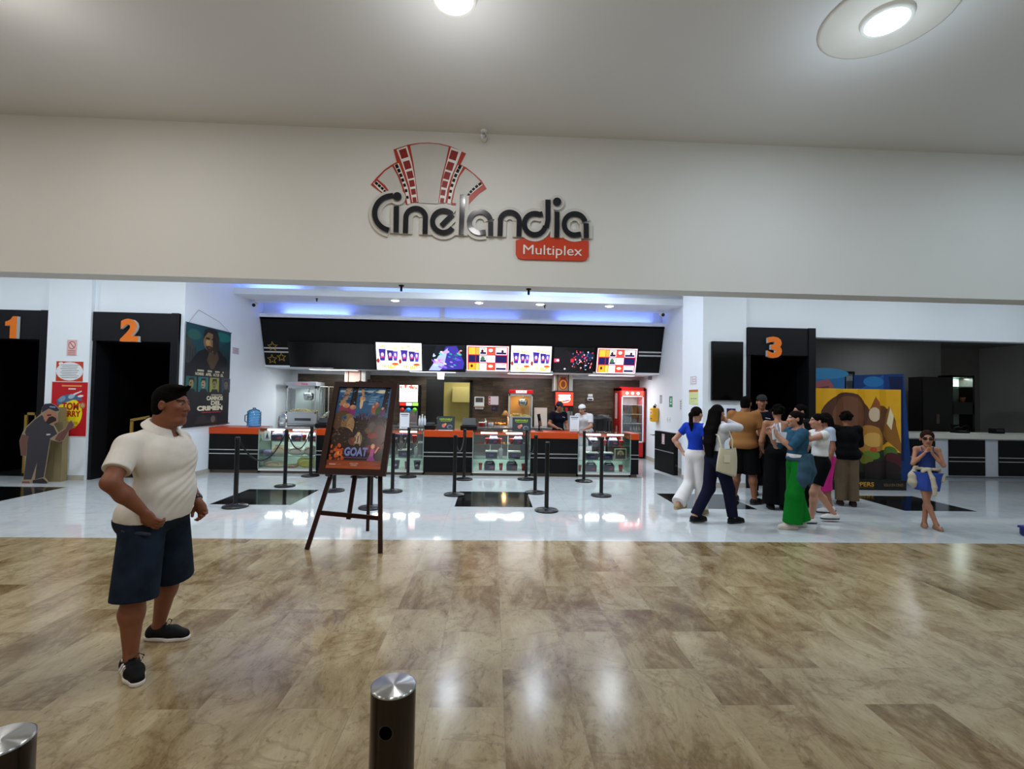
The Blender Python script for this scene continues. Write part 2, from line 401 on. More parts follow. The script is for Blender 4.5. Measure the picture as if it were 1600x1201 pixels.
# concession back wall: dark wood-look tiles, doorway at X -1.42 .. -.60
def woodwall():
    m = bpy.data.materials.new('dark_wood_tiles'); m.use_nodes = True; nt = m.node_tree; p = nt.nodes['Principled BSDF']; L = nt.links; N = nt.nodes.new
    g = N('ShaderNodeNewGeometry'); sx = N('ShaderNodeSeparateXYZ'); L.new(g.outputs['Position'], sx.inputs[0])
    cb = N('ShaderNodeCombineXYZ'); L.new(sx.outputs['X'], cb.inputs[0]); L.new(sx.outputs['Z'], cb.inputs[1])
    br = N('ShaderNodeTexBrick'); L.new(cb.outputs[0], br.inputs['Vector']); br.inputs['Scale'].default_value = 1
    br.inputs['Brick Width'].default_value = .6; br.inputs['Row Height'].default_value = .15; br.inputs['Mortar Size'].default_value = .002
    br.inputs['Color1'].default_value = lin('#4a3a2c'); br.inputs['Color2'].default_value = lin('#6d5c49'); br.inputs['Mortar'].default_value = lin('#2c231c')
    mp = N('ShaderNodeMapping'); mp.inputs['Scale'].default_value = (2.5, 14, 1); L.new(cb.outputs[0], mp.inputs[0])
    n = N('ShaderNodeTexNoise'); n.inputs['Scale'].default_value = 1.2; n.inputs['Detail'].default_value = 8; n.inputs['Roughness'].default_value = .7; L.new(mp.outputs[0], n.inputs['Vector'])
    r = N('ShaderNodeValToRGB'); r.color_ramp.elements[0].position = .35; r.color_ramp.elements[0].color = (.35, .33, .3, 1); r.color_ramp.elements[1].position = .7; r.color_ramp.elements[1].color = (1.3, 1.25, 1.15, 1); L.new(n.outputs['Fac'], r.inputs['Fac'])
    mu = N('ShaderNodeMix'); mu.data_type = 'RGBA'; mu.blend_type = 'MULTIPLY'; mu.inputs[0].default_value = 1; L.new(br.outputs['Color'], mu.inputs[6]); L.new(r.outputs['Color'], mu.inputs[7])
    L.new(mu.outputs[2], p.inputs['Base Color']); p.inputs['Roughness'].default_value = .35
    return m
WOOD = woodwall()
f = MB()
for x0, x1, z0, z1 in ((-5.55, -1.90, 0, 2.20), (-.60, BX1, 0, 2.20), (-1.90, -.60, 2.05, 2.20)): f.box(x0, x1, 13.9, 14.1, z0, z1, WOOD)
f.box(-5.8, -5.55, 13.9, 14.1, 0, 2.2, WALLC); f.box(-5.8, 4.4, 13.9, 14.1, 2.20, LT, WALLC)
struct('wall_bay_back', f)
# kitchen beyond the doorway
KW = mat('#c9bf86', .6)
f = MB(); f.box(-2.4, .4, 16.0, 16.1, 0, 2.6, KW); f.box(-2.4, -2.3, 14.1, 16, 0, 2.6, KW); f.box(.3, .4, 14.1, 16, 0, 2.6, KW); f.box(-2.4, .4, 14.1, 16.1, 2.6, 2.7, KW)
f.box(-1.3, .3, 15.6, 16.0, 1.45, 1.95, mat('#b7ad78', .5)); struct('wall_kitchen', f)
f = MB(); f.box(-2.4, .4, 14.5, 16.1, -.06, 0, WTILE); struct('floor_kitchen', f)
area('kitchen_light', (-.9, 15.0, 2.55), 22, .6, (1, .97, .75), .3)
DK = mat('#15110f', .35)
f = MB(); f.box(-.66, -.58, 13.86, 14.0, 0, 2.10, DK); f.box(-1.90, -.58, 13.86, 14.0, 2.04, 2.12, DK)
d_ = struct('door_4', f)
f = MB(); f.box(-1.90, -1.40, 13.86, 13.93, 0.0, 2.04, DK, .005); f.build('door_leaf', d_)
f = MB(); f.cyl((-1.47, 13.85, 1.0), (-1.47, 13.80, 1.0), .012, .012, mat('#999999', .3, 1)); f.cyl((-1.47, 13.80, 1.0), (-1.58, 13.80, 1.0), .01, .01, mat('#999999', .3, 1)); f.build('door_handle', d_)
# fascia soffit and ceiling beams of the bay
f = MB(); f.box(BX0, BX1, 12.24, 13.9, 2.29, 2.37, WALLC); struct('ceiling_soffit', f)
f = MB(); f.box(BX0, BX1, 10.70, 11.70, 3.79, 3.87, WALLC); f.box(BX0, BX1, 10.70, 10.74, 3.87, 3.93, WALLC); f.box(BX0, BX1, 10.96, 11.70, 3.87, LT, WALLC)
struct('ceiling_beam', f)
f = MB(); f.box(BX0, BX1, 11.87, 11.91, 3.44, 3.57, WALLC); f.box(BX0, BX1, 11.87, 12.1, 3.44, 3.48, WALLC); f.box(BX0, BX1, 12.06, 12.3, 3.44, LT, WALLC)
f.box(3.9, 4.3, 11.70, 12.06, 3.86, 4.3, WALLC)
struct('ceiling_beam', f)
# short white post between the two beams (over the fascia)
f = MB(); f.box(-1.35, -1.22, 11.92, 12.05, 3.5, 3.95, WALLC); struct('trim_1', f)
# ---------------------------------------------- door portals
def portal(name, x0, x1, yf, label_digit, post, opening_x, digit_col):
    """black door surround with header board; returns the structure object"""
    f = MB()
    f.box(x0, x1, yf, yf + .35, 2.52, 3.05, CHAR, .006)
    f.box(x0, x0 + .06, yf + .02, yf + .35, 0, 2.52, CHAR)
    f.box(x1 - post, x1, yf - .02, yf + .35, 0, 3.055, CHAR, .005)
    o = struct(name, f)
    # dark corridor behind
    g = MB(); a, b = opening_x
    g.box(a - .1, a, yf + .35, 13.0, 0, 2.6, BLACK); g.box(b, b + .1, yf + .35, 13.0, 0, 2.6, BLACK)
    g.box(a, b, 12.9, 13.0, 0, 2.6, BLACK); g.box(a, b, yf + .35, 13.0, 2.52, 2.6, BLACK); g.box(a, b, yf + .3, 13, 0.001, .006, mat('#101012', .5))
    k = g.build('corridor', o)
    return o
D1 = portal('door_1', -9.55, -8.05, 9.02, '1', .16, (-9.5, -8.1), None)
D2 = portal('door_2', -7.29, -5.76, 9.00, '2', .13, (-7.25, -5.85), None)
D3 = portal('door_3', 4.83, 6.14, 8.90, '3', .14, (4.88, 6.0), None)
def door_digit(s, px0, px1, py0, py1, Y, lab):
    a = W(px0, py1, Y); b = W(px1, py0, Y); m = MB()
    w_, h = b.x - a.x, b.z - a.z; fc, sd = mat('#e8751a', .4), mat('#d8d8d8', .4); th = 9.02 - Y if s != '3' else 8.90 - Y
    if s == '1': m.prism([(q * w_, t * h) for q, t in ((.42, 0), (1, 0), (1, 1), (.62, 1), (.45, .86), (.2, .78), (0, .76), (0, .56), (.42, .60))], (a.x, Y + th, a.z), XU, ZU, th, fc, sd)
    else: text3d(m, s, (a.x, Y + th, a.z), XU, ZU, w_, h, th, fc, .05, sd)
    o = m.build('door_number'); return tag(o, lab, 'sign')
door_digit('1', 7, 27, 494, 528, 8.96, 'orange block number 1 on the black header above the left door')
door_digit('2', 187, 217, 498, 533, 8.94, 'orange block number 2 on the black header above the middle left door')
door_digit('3', 1199, 1222, 526, 559, 8.84, 'orange block number 3 on the black header above the right door')
# ---------------------------------------------- right-hand room behind the front wall
GW = mat('#9a9a98', .7)
f = MB(); f.box(6.2, 12.6, 13.0, 13.1, 0, LT, GW); f.box(12.6, XR, 14.2, 14.3, 0, LT, GW); f.box(12.6, 12.7, 13.1, 14.2, 0, LT, GW)
f.box(6.14, 6.24, 9.26, 13.0, 0, LT, GW)
struct('wall_ticket_room', f)
f = MB(); f.box(6.24, XR, 9.25, 14.3, 3.4, 3.5, GW); struct('ceiling_ticket_room', f)
# ================================================================== THINGS OF THE LOBBY
def part(mb, name, parent, off=None, label=None):
    if off is not None:
        ox, oy, oz = off; mb.v = [(x - ox, y - oy, z - oz) for x, y, z in mb.v]
    o = mb.build(name, parent)
    if label: o['label'] = label
    return o
ORANGE = mat('#c4440f', .35); NAVY = mat('#1b1a3a', .4); REDC = mat('#a51216', .4); WHT = mat('#e9e9e6', .4); STEEL = mat('#b6b8ba', .25, 1.); SILV = mat('#c9c9c9', .3, .6)
DSTEEL = mat('#55565a', .3, .9); BLK = mat('#09090b', .45, spec=.25); BLKG = mat('#08080a', .08); GLS = glass('#fafdfc', .1); RED = mat('#b30d12', .3)
def px2x(px, Y): return W(px, 700, Y).x

# ---------------------------------------------- hall ceiling lamps
def hall_lamp(x, y, label, grp=None, ring=False):
    r = thing('ceiling_lamp', label, 'lamp', (x, y, HT), group=grp)
    m = MB(); m.lathe([(.0, -.045), (.14, -.045), (.165, -.05), (.175, -.03), (.18, 0)], WHT); m.build('lamp_rim', r)
    m = MB(); m.lathe([(.0, -.052), (.10, -.055), (.145, -.047)], mat('#fffdf8', .5, emit=9)); m.build('diffuser', r)
    if ring:
        m = MB(); m.lathe([(.17, -.01), (.44, -.016), (.46, -.012), (.465, 0)], mat('#d6d2cc', .6)); m.build('mounting_plate', r)
lab = {(-.35, 3.56): 'round white ceiling lamp straight above the sign on the header wall', (3.03, 3.56): 'round ceiling lamp on a wide pale plate, right of the picture centre', (-3.73, 3.56): 'round ceiling lamp at the left, only its glow inside the picture'}
for x, y, c in HALL_LAMPS:
    k = (x, y)
    hall_lamp(x, y, lab.get(k, 'round white lamp on the hall ceiling, outside the picture'), None if k in lab else 'hall ceiling lamps', ring=(k == (3.03, 3.56)))
for x, y in LOBBY_LAMPS:
    r = thing('ceiling_lamp', 'small round lamp on the lobby ceiling, hidden behind the header', 'lamp', (x, y, LT), group='lobby ceiling lamps')
    m = MB(); m.lathe([(.12, -.04), (.135, -.03), (.14, 0)], WHT); m.build('lamp_rim', r)
    m = MB(); m.lathe([(0, -.042), (.11, -.042), (.12, -.035)], mat('#f4faff', .5, emit=9)); m.build('diffuser', r)
for (x, y), t in zip(SOFFIT_LAMPS, ('leftmost', 'second from left', 'third from left', 'rightmost')):
    r = thing('downlight', 'small bright round downlight in the white ceiling beam, %s of four' % t, 'lamp', (x, y, 3.79))
    m = MB(); m.lathe([(.092, -.014), (.10, -.012), (.105, 0)], WHT); m.build('lamp_rim', r)
    m = MB(); m.lathe([(0, -.03), (.05, -.028), (.093, -.01)], mat('#f8fcff', .5, emit=14)); m.build('diffuser', r)
for x, t in zip((-4.2, -1.6, 1.0, 3.2), ('above the silver popcorn machine', 'above the drinks machine and kitchen door', 'above the red-topped popcorn machine', 'above the red fridge')):
    r = thing('strip_light', 'long white ceiling strip light ' + t, 'lamp', (x, 12.85, 2.29))
    m = MB(); m.box(-.62, .62, -.14, .14, -.02, 0, WHT); m.build('housing', r)
    m = MB(); m.box(-.6, .6, -.12, .12, -.024, -.02, mat('#f4faff', .5, emit=3)); m.build('diffuser', r)

# ---------------------------------------------- wall sign
LY = 5.47
sg = thing('wall_sign', 'large cinema name sign with film strip fan and navy letters on header wall', 'sign', (0, LY, 3.5))
def LP(px, py):
    p = W(px, py, LY - .03); return (p.x, p.z)
def Z(zx, zy): return LP(560 + zx / 4, 200 + zy / 4)        # from the 4x enlargement of the sign
OFF = (0, LY, 3.5)
# U x V must face the viewer (-Y):  X x Z = -Y
def bnd(mb, pts, wd, d0, d1, m, closed=False): mb.band([Z(*p) for p in pts], wd, (0, LY, 0), XU, ZU, d0, d1, m, closed)
def arcz(cx, cy, r, a0, a1, n=28, ry=None):
    return [(cx + r * cos(radians(a0 + (a1 - a0) * i / n)), cy - (ry or r) * sin(radians(a0 + (a1 - a0) * i / n))) for i in range(n + 1)]
LET = []
LET.append(arcz(218, 530, 112, 90, 260, ry=108) )                                      # C
LET[0] = [(220, 425)] + arcz(214, 535, 110, 100, 258, ry=108)
LET.append([(240, 492), (238, 655)])                                                   # i
LET.append([(296, 660), (299, 560)] + arcz(360, 568, 62, 165, 10) + [(420, 580), (418, 665)])    # n
LET += [[(520, 614), (590, 543)], arcz(533, 588, 68, 42, 325)]                     # e
LET.append([(652, 420), (643, 670)])                                                   # l
LET += [[(796, 654)] + arcz(760, 592, 66, -75, -345), [(826, 590), (826, 676)]]   # a
LET.append([(884, 678), (887, 590)] + arcz(945, 590, 60, 170, 10) + [(1004, 600), (1002, 680)])
LET += [[(1150, 540)] + arcz(1102, 604, 66, 65, 350), [(1183, 452), (1183, 580), (1174, 625)]]     # d
LET.append([(1240, 528), (1238, 685)])                                                 # i
LET += [[(1388, 667)] + arcz(1350, 606, 66, -75, -345), [(1421, 600), (1422, 690)]]
WID = .062 * 1.0
lw = abs(Z(126, 0)[0] - Z(100, 0)[0]) * 1.12
m = MB()
for i, p in enumerate(LET): bnd(m, p, lw * 1.05 + .088, .006 + i * .0003, .026 + i * .0005, mat('#cfcdc8', .4))
for c in ((246, 433), (1240, 466)):
    q = ell(0, 0, 1, 1, 20); cx, cz = Z(*c); m.prism([(cx + a * .088, cz + b * .088) for a, b in q], (0, LY - .006, 0), XU, ZU, .0285, mat('#cfcdc8', .4))
part(m, 'back_plate', sg, OFF)
m = MB()
for i, p in enumerate(LET): bnd(m, p, lw * 1.1, .034, .052 + i * .0004, mat('#10141f', .14, coat=.5))
for c in ((246, 433), (1240, 466)):
    q = ell(0, 0, 1, 1, 20); cx, cz = Z(*c); m.prism([(cx + a * .048, cz + b * .048) for a, b in q], (0, LY - .034, 0), XU, ZU, .026, mat('#10141f', .14, coat=.5))
part(m, 'lettering', sg, OFF)
# film fan, coordinates from the 7.27x enlargement (560 + x/7.27, 210 + y/7.27)
def Q(x, y): return LP(560 + x / 7.273, 210 + y / 7.273)
m = MB(); RD = mat('#b3341f', .4); RDD = mat('#8d1f1c', .4); PL = mat('#c8c7c4', .4)
def pr(pts, d0, d1, mm):
    q = [Q(*p) for p in pts]
    A = sum(q[i][0] * q[(i + 1) % len(q)][1] - q[(i + 1) % len(q)][0] * q[i][1] for i in range(len(q)))
    if A < 0: q = q[::-1]
    m.prism(q, (0, LY - d0, 0), XU, ZU, d1 - d0, mm)
# red silhouettes
pr([(395, 160), (560, 105), (680, 86), (790, 82), (920, 92), (1050, 125), (1220, 205), (1150, 345), (1080, 560), (1040, 765), (560, 765), (520, 640), (470, 440), (430, 290)], .002, .010, RD)
pr([(135, 560), (200, 480), (290, 390), (370, 335), (435, 300), (520, 330), (560, 500), (600, 780), (540, 790), (480, 640), (330, 680), (280, 670)], .002, .009, RD)
pr([(1160, 330), (1230, 368), (1320, 440), (1400, 515), (1455, 605), (1370, 660), (1300, 730), (1240, 800), (1050, 790), (1060, 600)], .002, .009, RD)
# pale panels
pr([(585, 118), (690, 97), (790, 93), (910, 102), (1025, 132), (985, 320), (940, 500), (905, 780), (680, 770), (655, 560), (620, 300)], .010, .014, PL)
pr([(430, 165), (550, 122), (600, 300), (640, 500), (668, 760), (610, 765), (580, 600), (530, 430), (480, 290)], .010, .016, WHT)
pr([(1050, 137), (1172, 185), (1120, 320), (1050, 480), (1010, 620), (985, 770), (915, 775), (945, 560), (990, 360)], .010, .016, WHT)
pr([(215, 500), (300, 408), (380, 355), (440, 460), (495, 600), (520, 790), (470, 740), (440, 660), (340, 630), (300, 570)], .010, .014, PL)
pr([(400, 340), (455, 318), (510, 460), (560, 600), (590, 780), (555, 785), (530, 650), (480, 500)], .010, .016, WHT)
pr([(165, 550), (205, 520), (270, 580), (330, 650), (290, 665), (230, 620)], .010, .016, WHT)
pr([(1130, 340), (1190, 355), (1130, 470), (1080, 620), (1045, 780), (1010, 775), (1040, 600), (1080, 450)], .010, .016, WHT)
pr([(1215, 380), (1300, 440), (1380, 520), (1300, 600), (1240, 680), (1235, 790), (1065, 770), (1100, 600), (1150, 470)], .010, .014, PL)
pr([(1380, 525), (1412, 565), (1340, 620), (1270, 680), (1245, 720), (1240, 680), (1300, 600)], .010, .016, WHT)
def holes(L, s0, s1, mm):
    n = len(L)
    for i, (x, y) in enumerate(L):
        t = i / (n - 1); s = s0 + (s1 - s0) * t; a = atan2(L[min(i + 1, n - 1)][1] - L[max(i - 1, 0)][1], L[min(i + 1, n - 1)][0] - L[max(i - 1, 0)][0]) - pi / 2
        c, d = cos(a), sin(a); hs = s * .5; hh = s * .62
        pr([(x + u * hs * c - v * hh * d, y + u * hs * d + v * hh * c) for u, v in ((-1, -1), (1, -1), (1, 1), (-1, 1))], .016, .018, mm)
holes([(512, 210), (553, 340), (585, 452), (606, 550), (623, 645), (636, 735)], 84, 44, RDD)
holes([(1080, 230), (1040, 355), (1006, 462), (980, 560), (961, 655), (950, 745)], 84, 44, RDD)
holes([(435, 355), (458, 405), (480, 458), (502, 512), (522, 570), (540, 632), (556, 708)], 36, 26, BLK)
holes([(1150, 365), (1128, 408), (1104, 460), (1083, 515), (1063, 573), (1048, 640), (1034, 712)], 36, 26, BLK)
holes([(202, 550), (235, 578), (268, 607), (298, 640)], 30, 26, BLK)
holes([(1380, 557), (1343, 585), (1308, 615), (1278, 645), (1252, 680)], 30, 26, BLK)
part(m, 'film_fan', sg, OFF)
m = MB(); q = [Z(984, 700), Z(1030, 690), Z(1060, 668), Z(1100, 690), Z(1170, 690), Z(1210, 655), Z(1240, 690), Z(1275, 660), Z(1330, 690), Z(1440, 704), Z(1440, 800), Z(1428, 822), Z(1405, 828), Z(1020, 818), Z(995, 808), Z(984, 785)]
m.prism(q[::-1], (0, LY - .002, 0), XU, ZU, .022, mat('#c93a14', .35))
a = Z(1030, 782); b = Z(1398, 790); hh = Z(1030, 728)[1] - a[1]
bb = part(m, 'name_plaque', sg, OFF)
m = MB(); uu = Vector((b[0] - a[0], 0, 0)).normalized()
text3d(m, 'Multiplex', (a[0], LY - .024, a[1] - .045), XU, ZU, b[0] - a[0], hh + .045, .008, WHT, .0)
part(m, 'lettering', bb, OFF, 'pale plaque lettering')
# cameras and sensors
def camera_dome(x, y, z, label, s=1., wall=False):
    r = thing('security_camera', label, 'camera', (x, y, z))
    m = MB(); m.cyl((0, 0, 0), (0, 0, -.03 * s), .035 * s, .035 * s, WHT); m.cyl((0, 0, -.03 * s), (0, -.02 * s, -.07 * s), .012 * s, .012 * s, WHT); m.build('bracket', r)
    m = MB(); m.cyl((0, .04 * s, -.075 * s), (0, -.07 * s, -.1 * s), .035 * s, .035 * s, WHT); b = m.build('camera_body', r)
    m = MB(); m.cyl((0, -.07 * s, -.1 * s), (0, -.078 * s, -.102 * s), .03 * s, .03 * s, BLKG); m.build('lens', b)
p = W(756, 200, 5.40); camera_dome(p.x, 5.40, HT, 'small dark security camera at the top of the header wall above the sign', 1.0)
p = W(400, 466, 11.4); camera_dome(p.x, 11.4, 3.79, 'small white security camera under the left end of the ceiling beam', 1.3)
p = W(1034, 482, 11.3); camera_dome(p.x, 11.3, 3.79, 'small white security camera under the right end of the ceiling beam', 1.3)
def stub(px, py0, py1, Y, z, label, c=BLK):
    p = W(px, py1, Y); r = thing('ceiling_sensor', label, 'sensor', (p.x, Y, z))
    m = MB(); m.cyl((0, 0, 0), (0, 0, -.012), .03, .03, c); m.build('flange', r)
    m = MB(); m.cyl((0, 0, -.012), (0, 0, -.07), .013, .013, c); m.build('stem', r)
stub(627, 441, 451, 5.60, 2.905, 'black stub sensor under the header edge, left one above the screens')
stub(826, 447, 457, 5.60, 2.905, 'black stub sensor under the header edge, right one above the screens')
stub(851, 479, 483, 11.1, 3.79, 'tiny dark sprinkler beside the third downlight')
stub(495, 463, 467, 11.0, 3.79, 'tiny dark sprinkler on the beam at left above the black fascia')

# ---------------------------------------------- black menu fascia and screens
FT = 3.435; FB = 2.33
def fy(z): return 11.88 + (FT - z) * .32
fa = thing('menu_fascia', 'long sloping black fascia board above the snack counter', 'fascia', (-.7, 12.0, FB))
OFFF = (-.7, 12.0, FB)
m = MB(); xa, xb = BX0 + .015, BX1 - .015
m.add([(xa, fy(FT), FT), (xb, fy(FT), FT), (xb, fy(FB), FB), (xa, fy(FB), FB), (xa, 12.05, FT), (xb, 12.05, FT), (xb, 12.238, FB + .02), (xa, 12.238, FB + .02)],
      [(0, 3, 2, 1), (4, 5, 6, 7), (0, 1, 5, 4), (3, 7, 6, 2), (0, 4, 7, 3), (1, 2, 6, 5)], BLK)
part(m, 'panel', fa, OFFF)
def FP(px, py, out=.0):
    z = 2.9
    for _ in range(6):
        Y = fy(z) - out; z = W(px, py, Y).z
    return W(px, py, fy(z) - out)
def fascia_quad(m, px0, py0, px1, py1, mm, out):
    a = FP(px0, py1, out); b = FP(px1, py0, out)
    m.add([(a.x, fy(a.z) - out, a.z), (b.x, fy(a.z) - out, a.z), (b.x, fy(b.z) - out, b.z), (a.x, fy(b.z) - out, b.z)], [(0, 1, 2, 3)], mm)
m = MB()
for y in (549.5, 555): fascia_quad(m, 998, y, 1036, y + 1.6, SILV, .004)
for y in (543, 549): fascia_quad(m, 412, y, 453, y + 1.3, SILV, .004)
part(m, 'silver_stripe', fa, OFFF)
m = MB()
for px, py, r in ((426, 541, 7.5), (425.5, 561, 7.5), (440, 558, 7)):
    c = FP(px, py, .006); rr = r * 12.1 / 750; pts = []
    for i in range(10):
        t = pi / 2 + i * pi / 5; k = rr if i % 2 == 0 else rr * .42; pts.append((k * cos(t), k * sin(t)))
    m.band(pts, .014, c, XU, Vector((0, -.305, .952)), 0, .006, mat('#c8a13a', .4), closed=True)
part(m, 'star_outline', fa, OFFF)
FV = Vector((0, -.3048, .9524)); FN = XU.cross(FV)
def screen(px0, px1, pyt, pyb, label, items, on=True, bezel='#0a0a0c', bg='#ffffff', e=1.5):
    O = FP(px0, pyb, .05); Tt = FP(px1, pyt, .05); w_ = Tt.x - O.x; h_ = (Vector((0, Tt.y, Tt.z)) - Vector((0, O.y, O.z))).length
    r = thing('menu_screen', label, 'screen', O)
    m = MB(); m.prism([(0, 0), (w_, 0), (w_, h_), (0, h_)], FN * -.045, XU, FV, .045, mat(bezel, .3)); m.build('screen_case', r)
    art('display', r, FN * .001 + XU * .012 + FV * .012, XU, FV, [('r', 0, 0, 1, 1, mat(bg, .2, emit=(e if on else 0)))] + items, w_ - .024, h_ - .024, emit=e)
def meal(cx, cy, s, e=1.5):
    L = []; rn = random.Random(int(cx * 100))
    for dx, c, hh, wd in ((-.085, '#35267f', .17, .055), (.03, '#2a2068', .14, .05), (.105, '#4a3a9c', .12, .04)):
        x = cx + dx * s; L.append(('p', [(x - wd * s, cy + hh * s), (x + wd * s, cy + hh * s * .96), (x + wd * .62 * s, cy - .12 * s), (x - wd * .62 * s, cy - .12 * s)], c))
        L += [('e', x + rn.uniform(-.8, .8) * wd * s, cy + (hh + .02 + .05 * rn.random()) * s, .014 * s, .024 * s, rn.choice(['#fdf3d0', '#f6dc96', '#f0c060'])) for _ in range(9)]
        L += [('e', x, cy + .03 * s, wd * .42 * s, .05 * s, '#b8a8e0'), ('p', [(x - wd * .5 * s, cy - .02 * s), (x + wd * .5 * s, cy), (x + wd * .45 * s, cy - .035 * s), (x - wd * .4 * s, cy - .05 * s)], '#c8406a')]
    for k in range(7): L.append(('p', [(cx + (-.10 + .03 * k) * s, cy - (.26 + .02 * (k % 2)) * s), (cx + (-.07 + .03 * k) * s, cy - .27 * s), (cx + (-.085 + .03 * k) * s, cy - (.17 + .02 * (k % 3)) * s)], ('#f0b04a', '#e89030', '#f8cc70')[k % 3]))
    L += [('e', cx + .10 * s, cy - .20 * s, .055 * s, .04 * s, '#d88a3a'), ('e', cx + .10 * s, cy - .19 * s, .045 * s, .018 * s, '#b83a20'), ('e', cx - .15 * s, cy - .12 * s, .022 * s, .06 * s, '#8d2a20'), ('e', cx + .04 * s, cy - .29 * s, .06 * s, .025 * s, '#f6c860')]
    return L
def grid_menu():
    L = [('r', .02, .03, .98, .97, '#c9152e')]
    cols = (.04, .21, .30, .48, .68, .96)
    pat = [['#f7b23a', '#e9a23a', '#f4e8e8', '#d24a3a', '#f2eef0'], ['#15154a', '#15154a', '#e7e0ea', '#e9e6f0', '#15154a'], ['#f6a723', '#f6c058', '#eee6ef', '#d83a2a', '#efe9f0']]
    for j in range(3):
        for i in range(5):
            y1 = .94 - j * .31; y0 = y1 - .28
            L.append(('r', cols[i] + .005, y0, cols[i + 1] - .005, y1, pat[j][i]))
            if pat[j][i].startswith('#f2') or pat[j][i].startswith('#ef') or pat[j][i].startswith('#e7') or pat[j][i].startswith('#f4'):
                L += [('r', cols[i] + .02, y0 + .02, cols[i + 1] - .02, y0 + .1, '#15154a'), ('r', cols[i] + .03, y1 - .05, cols[i + 1] - .03, y1 - .03, '#7a1a3a')]
    for x in (.55, .60, .37, .85, .12): L.append(('e', x, .8 if x > .3 else .2, .03, .06, '#3a1a1a'))
    L += [('e', .57, .2, .06, .06, '#f7e3c3'), ('e', .57, .83, .05, .07, '#f3efe0'), ('e', .38, .5, .05, .08, '#3a6a4a')]
    return L
_r = random.Random(21)
glow = [('p', [(.30, .05), (.55, .95), (.8, .98), (.98, .35), (.95, .1)], '#3a2f94'), ('p', [(.14, .03), (.38, .6), (.6, .9), (.5, .2), (.4, .03)], '#a8b4ec')]
for k in range(34):                       # swirling streaks of light
    t = k / 34; x = .2 + .7 * t + _r.uniform(-.05, .05); y = .12 + .7 * _r.random() * (1 - .5 * abs(t - .5))
    glow.append(('e', x, y, .03 + .05 * _r.random(), .015 + .03 * _r.random(), -.9 + .5 * _r.random(), _r.choice(['#e8ecff', '#c0a0f0', '#8a60d8', '#5ac8d8', '#b8d0ff', '#d070e0'] if x < .6 else ['#2a8a9a', '#1a6a70', '#5a4ac0', '#9a80e0', '#2ab0a8'])))
glow += [('p', [(.02, .1), (.02, .95), (.33, .98), (.12, .05)], '#08080c'), ('e', .86, .72, .02, .07, '#d06a6a'), ('e', .90, .80, .03, .03, '#c8a0a0')]
nite = [('p', [(.0, .1), (.1, .7), (.3, .9), (.5, .75), (.6, .2)], '#100c12'), ('r', .0, .42, .13, .56, '#f0486a'), ('e', .09, .49, .04, .04, '#fff0f4'), ('r', .42, .42, .50, .56, '#c0283a'), ('e', .28, .15, .022, .03, '#ffffff')] + \
       [('e', .45 + .52 * _r.random(), .12 + .76 * _r.random(), .006 + .016 * _r.random(), .01 + .03 * _r.random(), _r.choice(['#e03048', '#f0a0a8', '#5a7ac8', '#2a4a7a', '#ffffff', '#b8203a', '#d8304a'])) for _ in range(60)]
blueup = [('e', .60 + .11 * i, .62 + .05 * (i % 2), .09, .16, '#101a34') for i in range(4)]
screen(588.5, 659, 535.5, 578, 'lit white menu screen showing snack combos, leftmost of the lit row', meal(.26, .52, 1.5) + meal(.74, .5, 1.45) + [('e', .72, .88, .05, .03, '#e0a08a')])
screen(660, 727.5, 539, 580, 'lit screen with blue and violet swirling picture', glow, bg='#0c0c18', e=1.0)
screen(728.5, 796, 540.5, 579.5, 'lit red and yellow menu grid screen between violet and white screens', grid_menu(), bezel='#8a0f2a', e=1.1)
screen(797, 863, 540.5, 581, 'lit white menu screen showing snack combos, between red grid and dark night screen', meal(.25, .5, 1.45) + meal(.75, .52, 1.5) + [('e', .24, .9, .1, .02, '#e0a08a')], e=1.5)
screen(864, 929.5, 543.5, 582, 'dark screen with red and white city night lights', blueup + nite, bg='#060608', e=1.0)
screen(930.5, 997, 544.5, 583, 'lit red and yellow menu grid screen at the right end', grid_menu(), bezel='#8a0f2a', e=1.1)
screen(453, 520, 535, 573, 'switched-off black screen beside the gold stars', [], on=False, bg='#050507')
screen(521, 586.5, 537, 576, 'switched-off black screen left of the lit row', [], on=False, bg='#050507')

# ---------------------------------------------- snack counter
CY0, CY1, CZ0, CZ1 = 9.95, 10.60, .07, .92
def black_unit(px0, px1, label, x0=None):
    a = px2x(px0, CY0) if x0 is None else x0; b = px2x(px1, CY0)
    r = thing('counter_unit', label, 'counter', (a, CY0, 0)); L = b - a
    m = MB(); m.box(0, L, 0, .64, CZ0, .79, BLK, .004); m.box(.02, L - .02, .06, .6, 0, CZ0, mat('#6b5a4a', .6)); m.build('cabinet_body', r)
    m = MB(); m.box(-.002, L + .002, -.015, .65, .79, CZ1, ORANGE, .006); m.build('countertop', r, None)['label'] = 'orange countertop'
    for z in (.465, .385):
        m = MB(); m.box(0, L, -.006, 0, z, z + .016, SILV); m.build('trim_strip', r)
    return r
black_unit(326, 403, 'black counter unit with orange top against the left wall', BX0 + .006)
black_unit(494, 571, 'black counter unit with orange top behind the easel poster')
black_unit(662, 738, 'black counter unit with orange top between second and third glass cases')
black_unit(829, 903, 'black counter unit with orange top in front of the two servers')
black_unit(986, 998, 'narrow black end unit with orange top at the right end of the counter')
CASE = {}
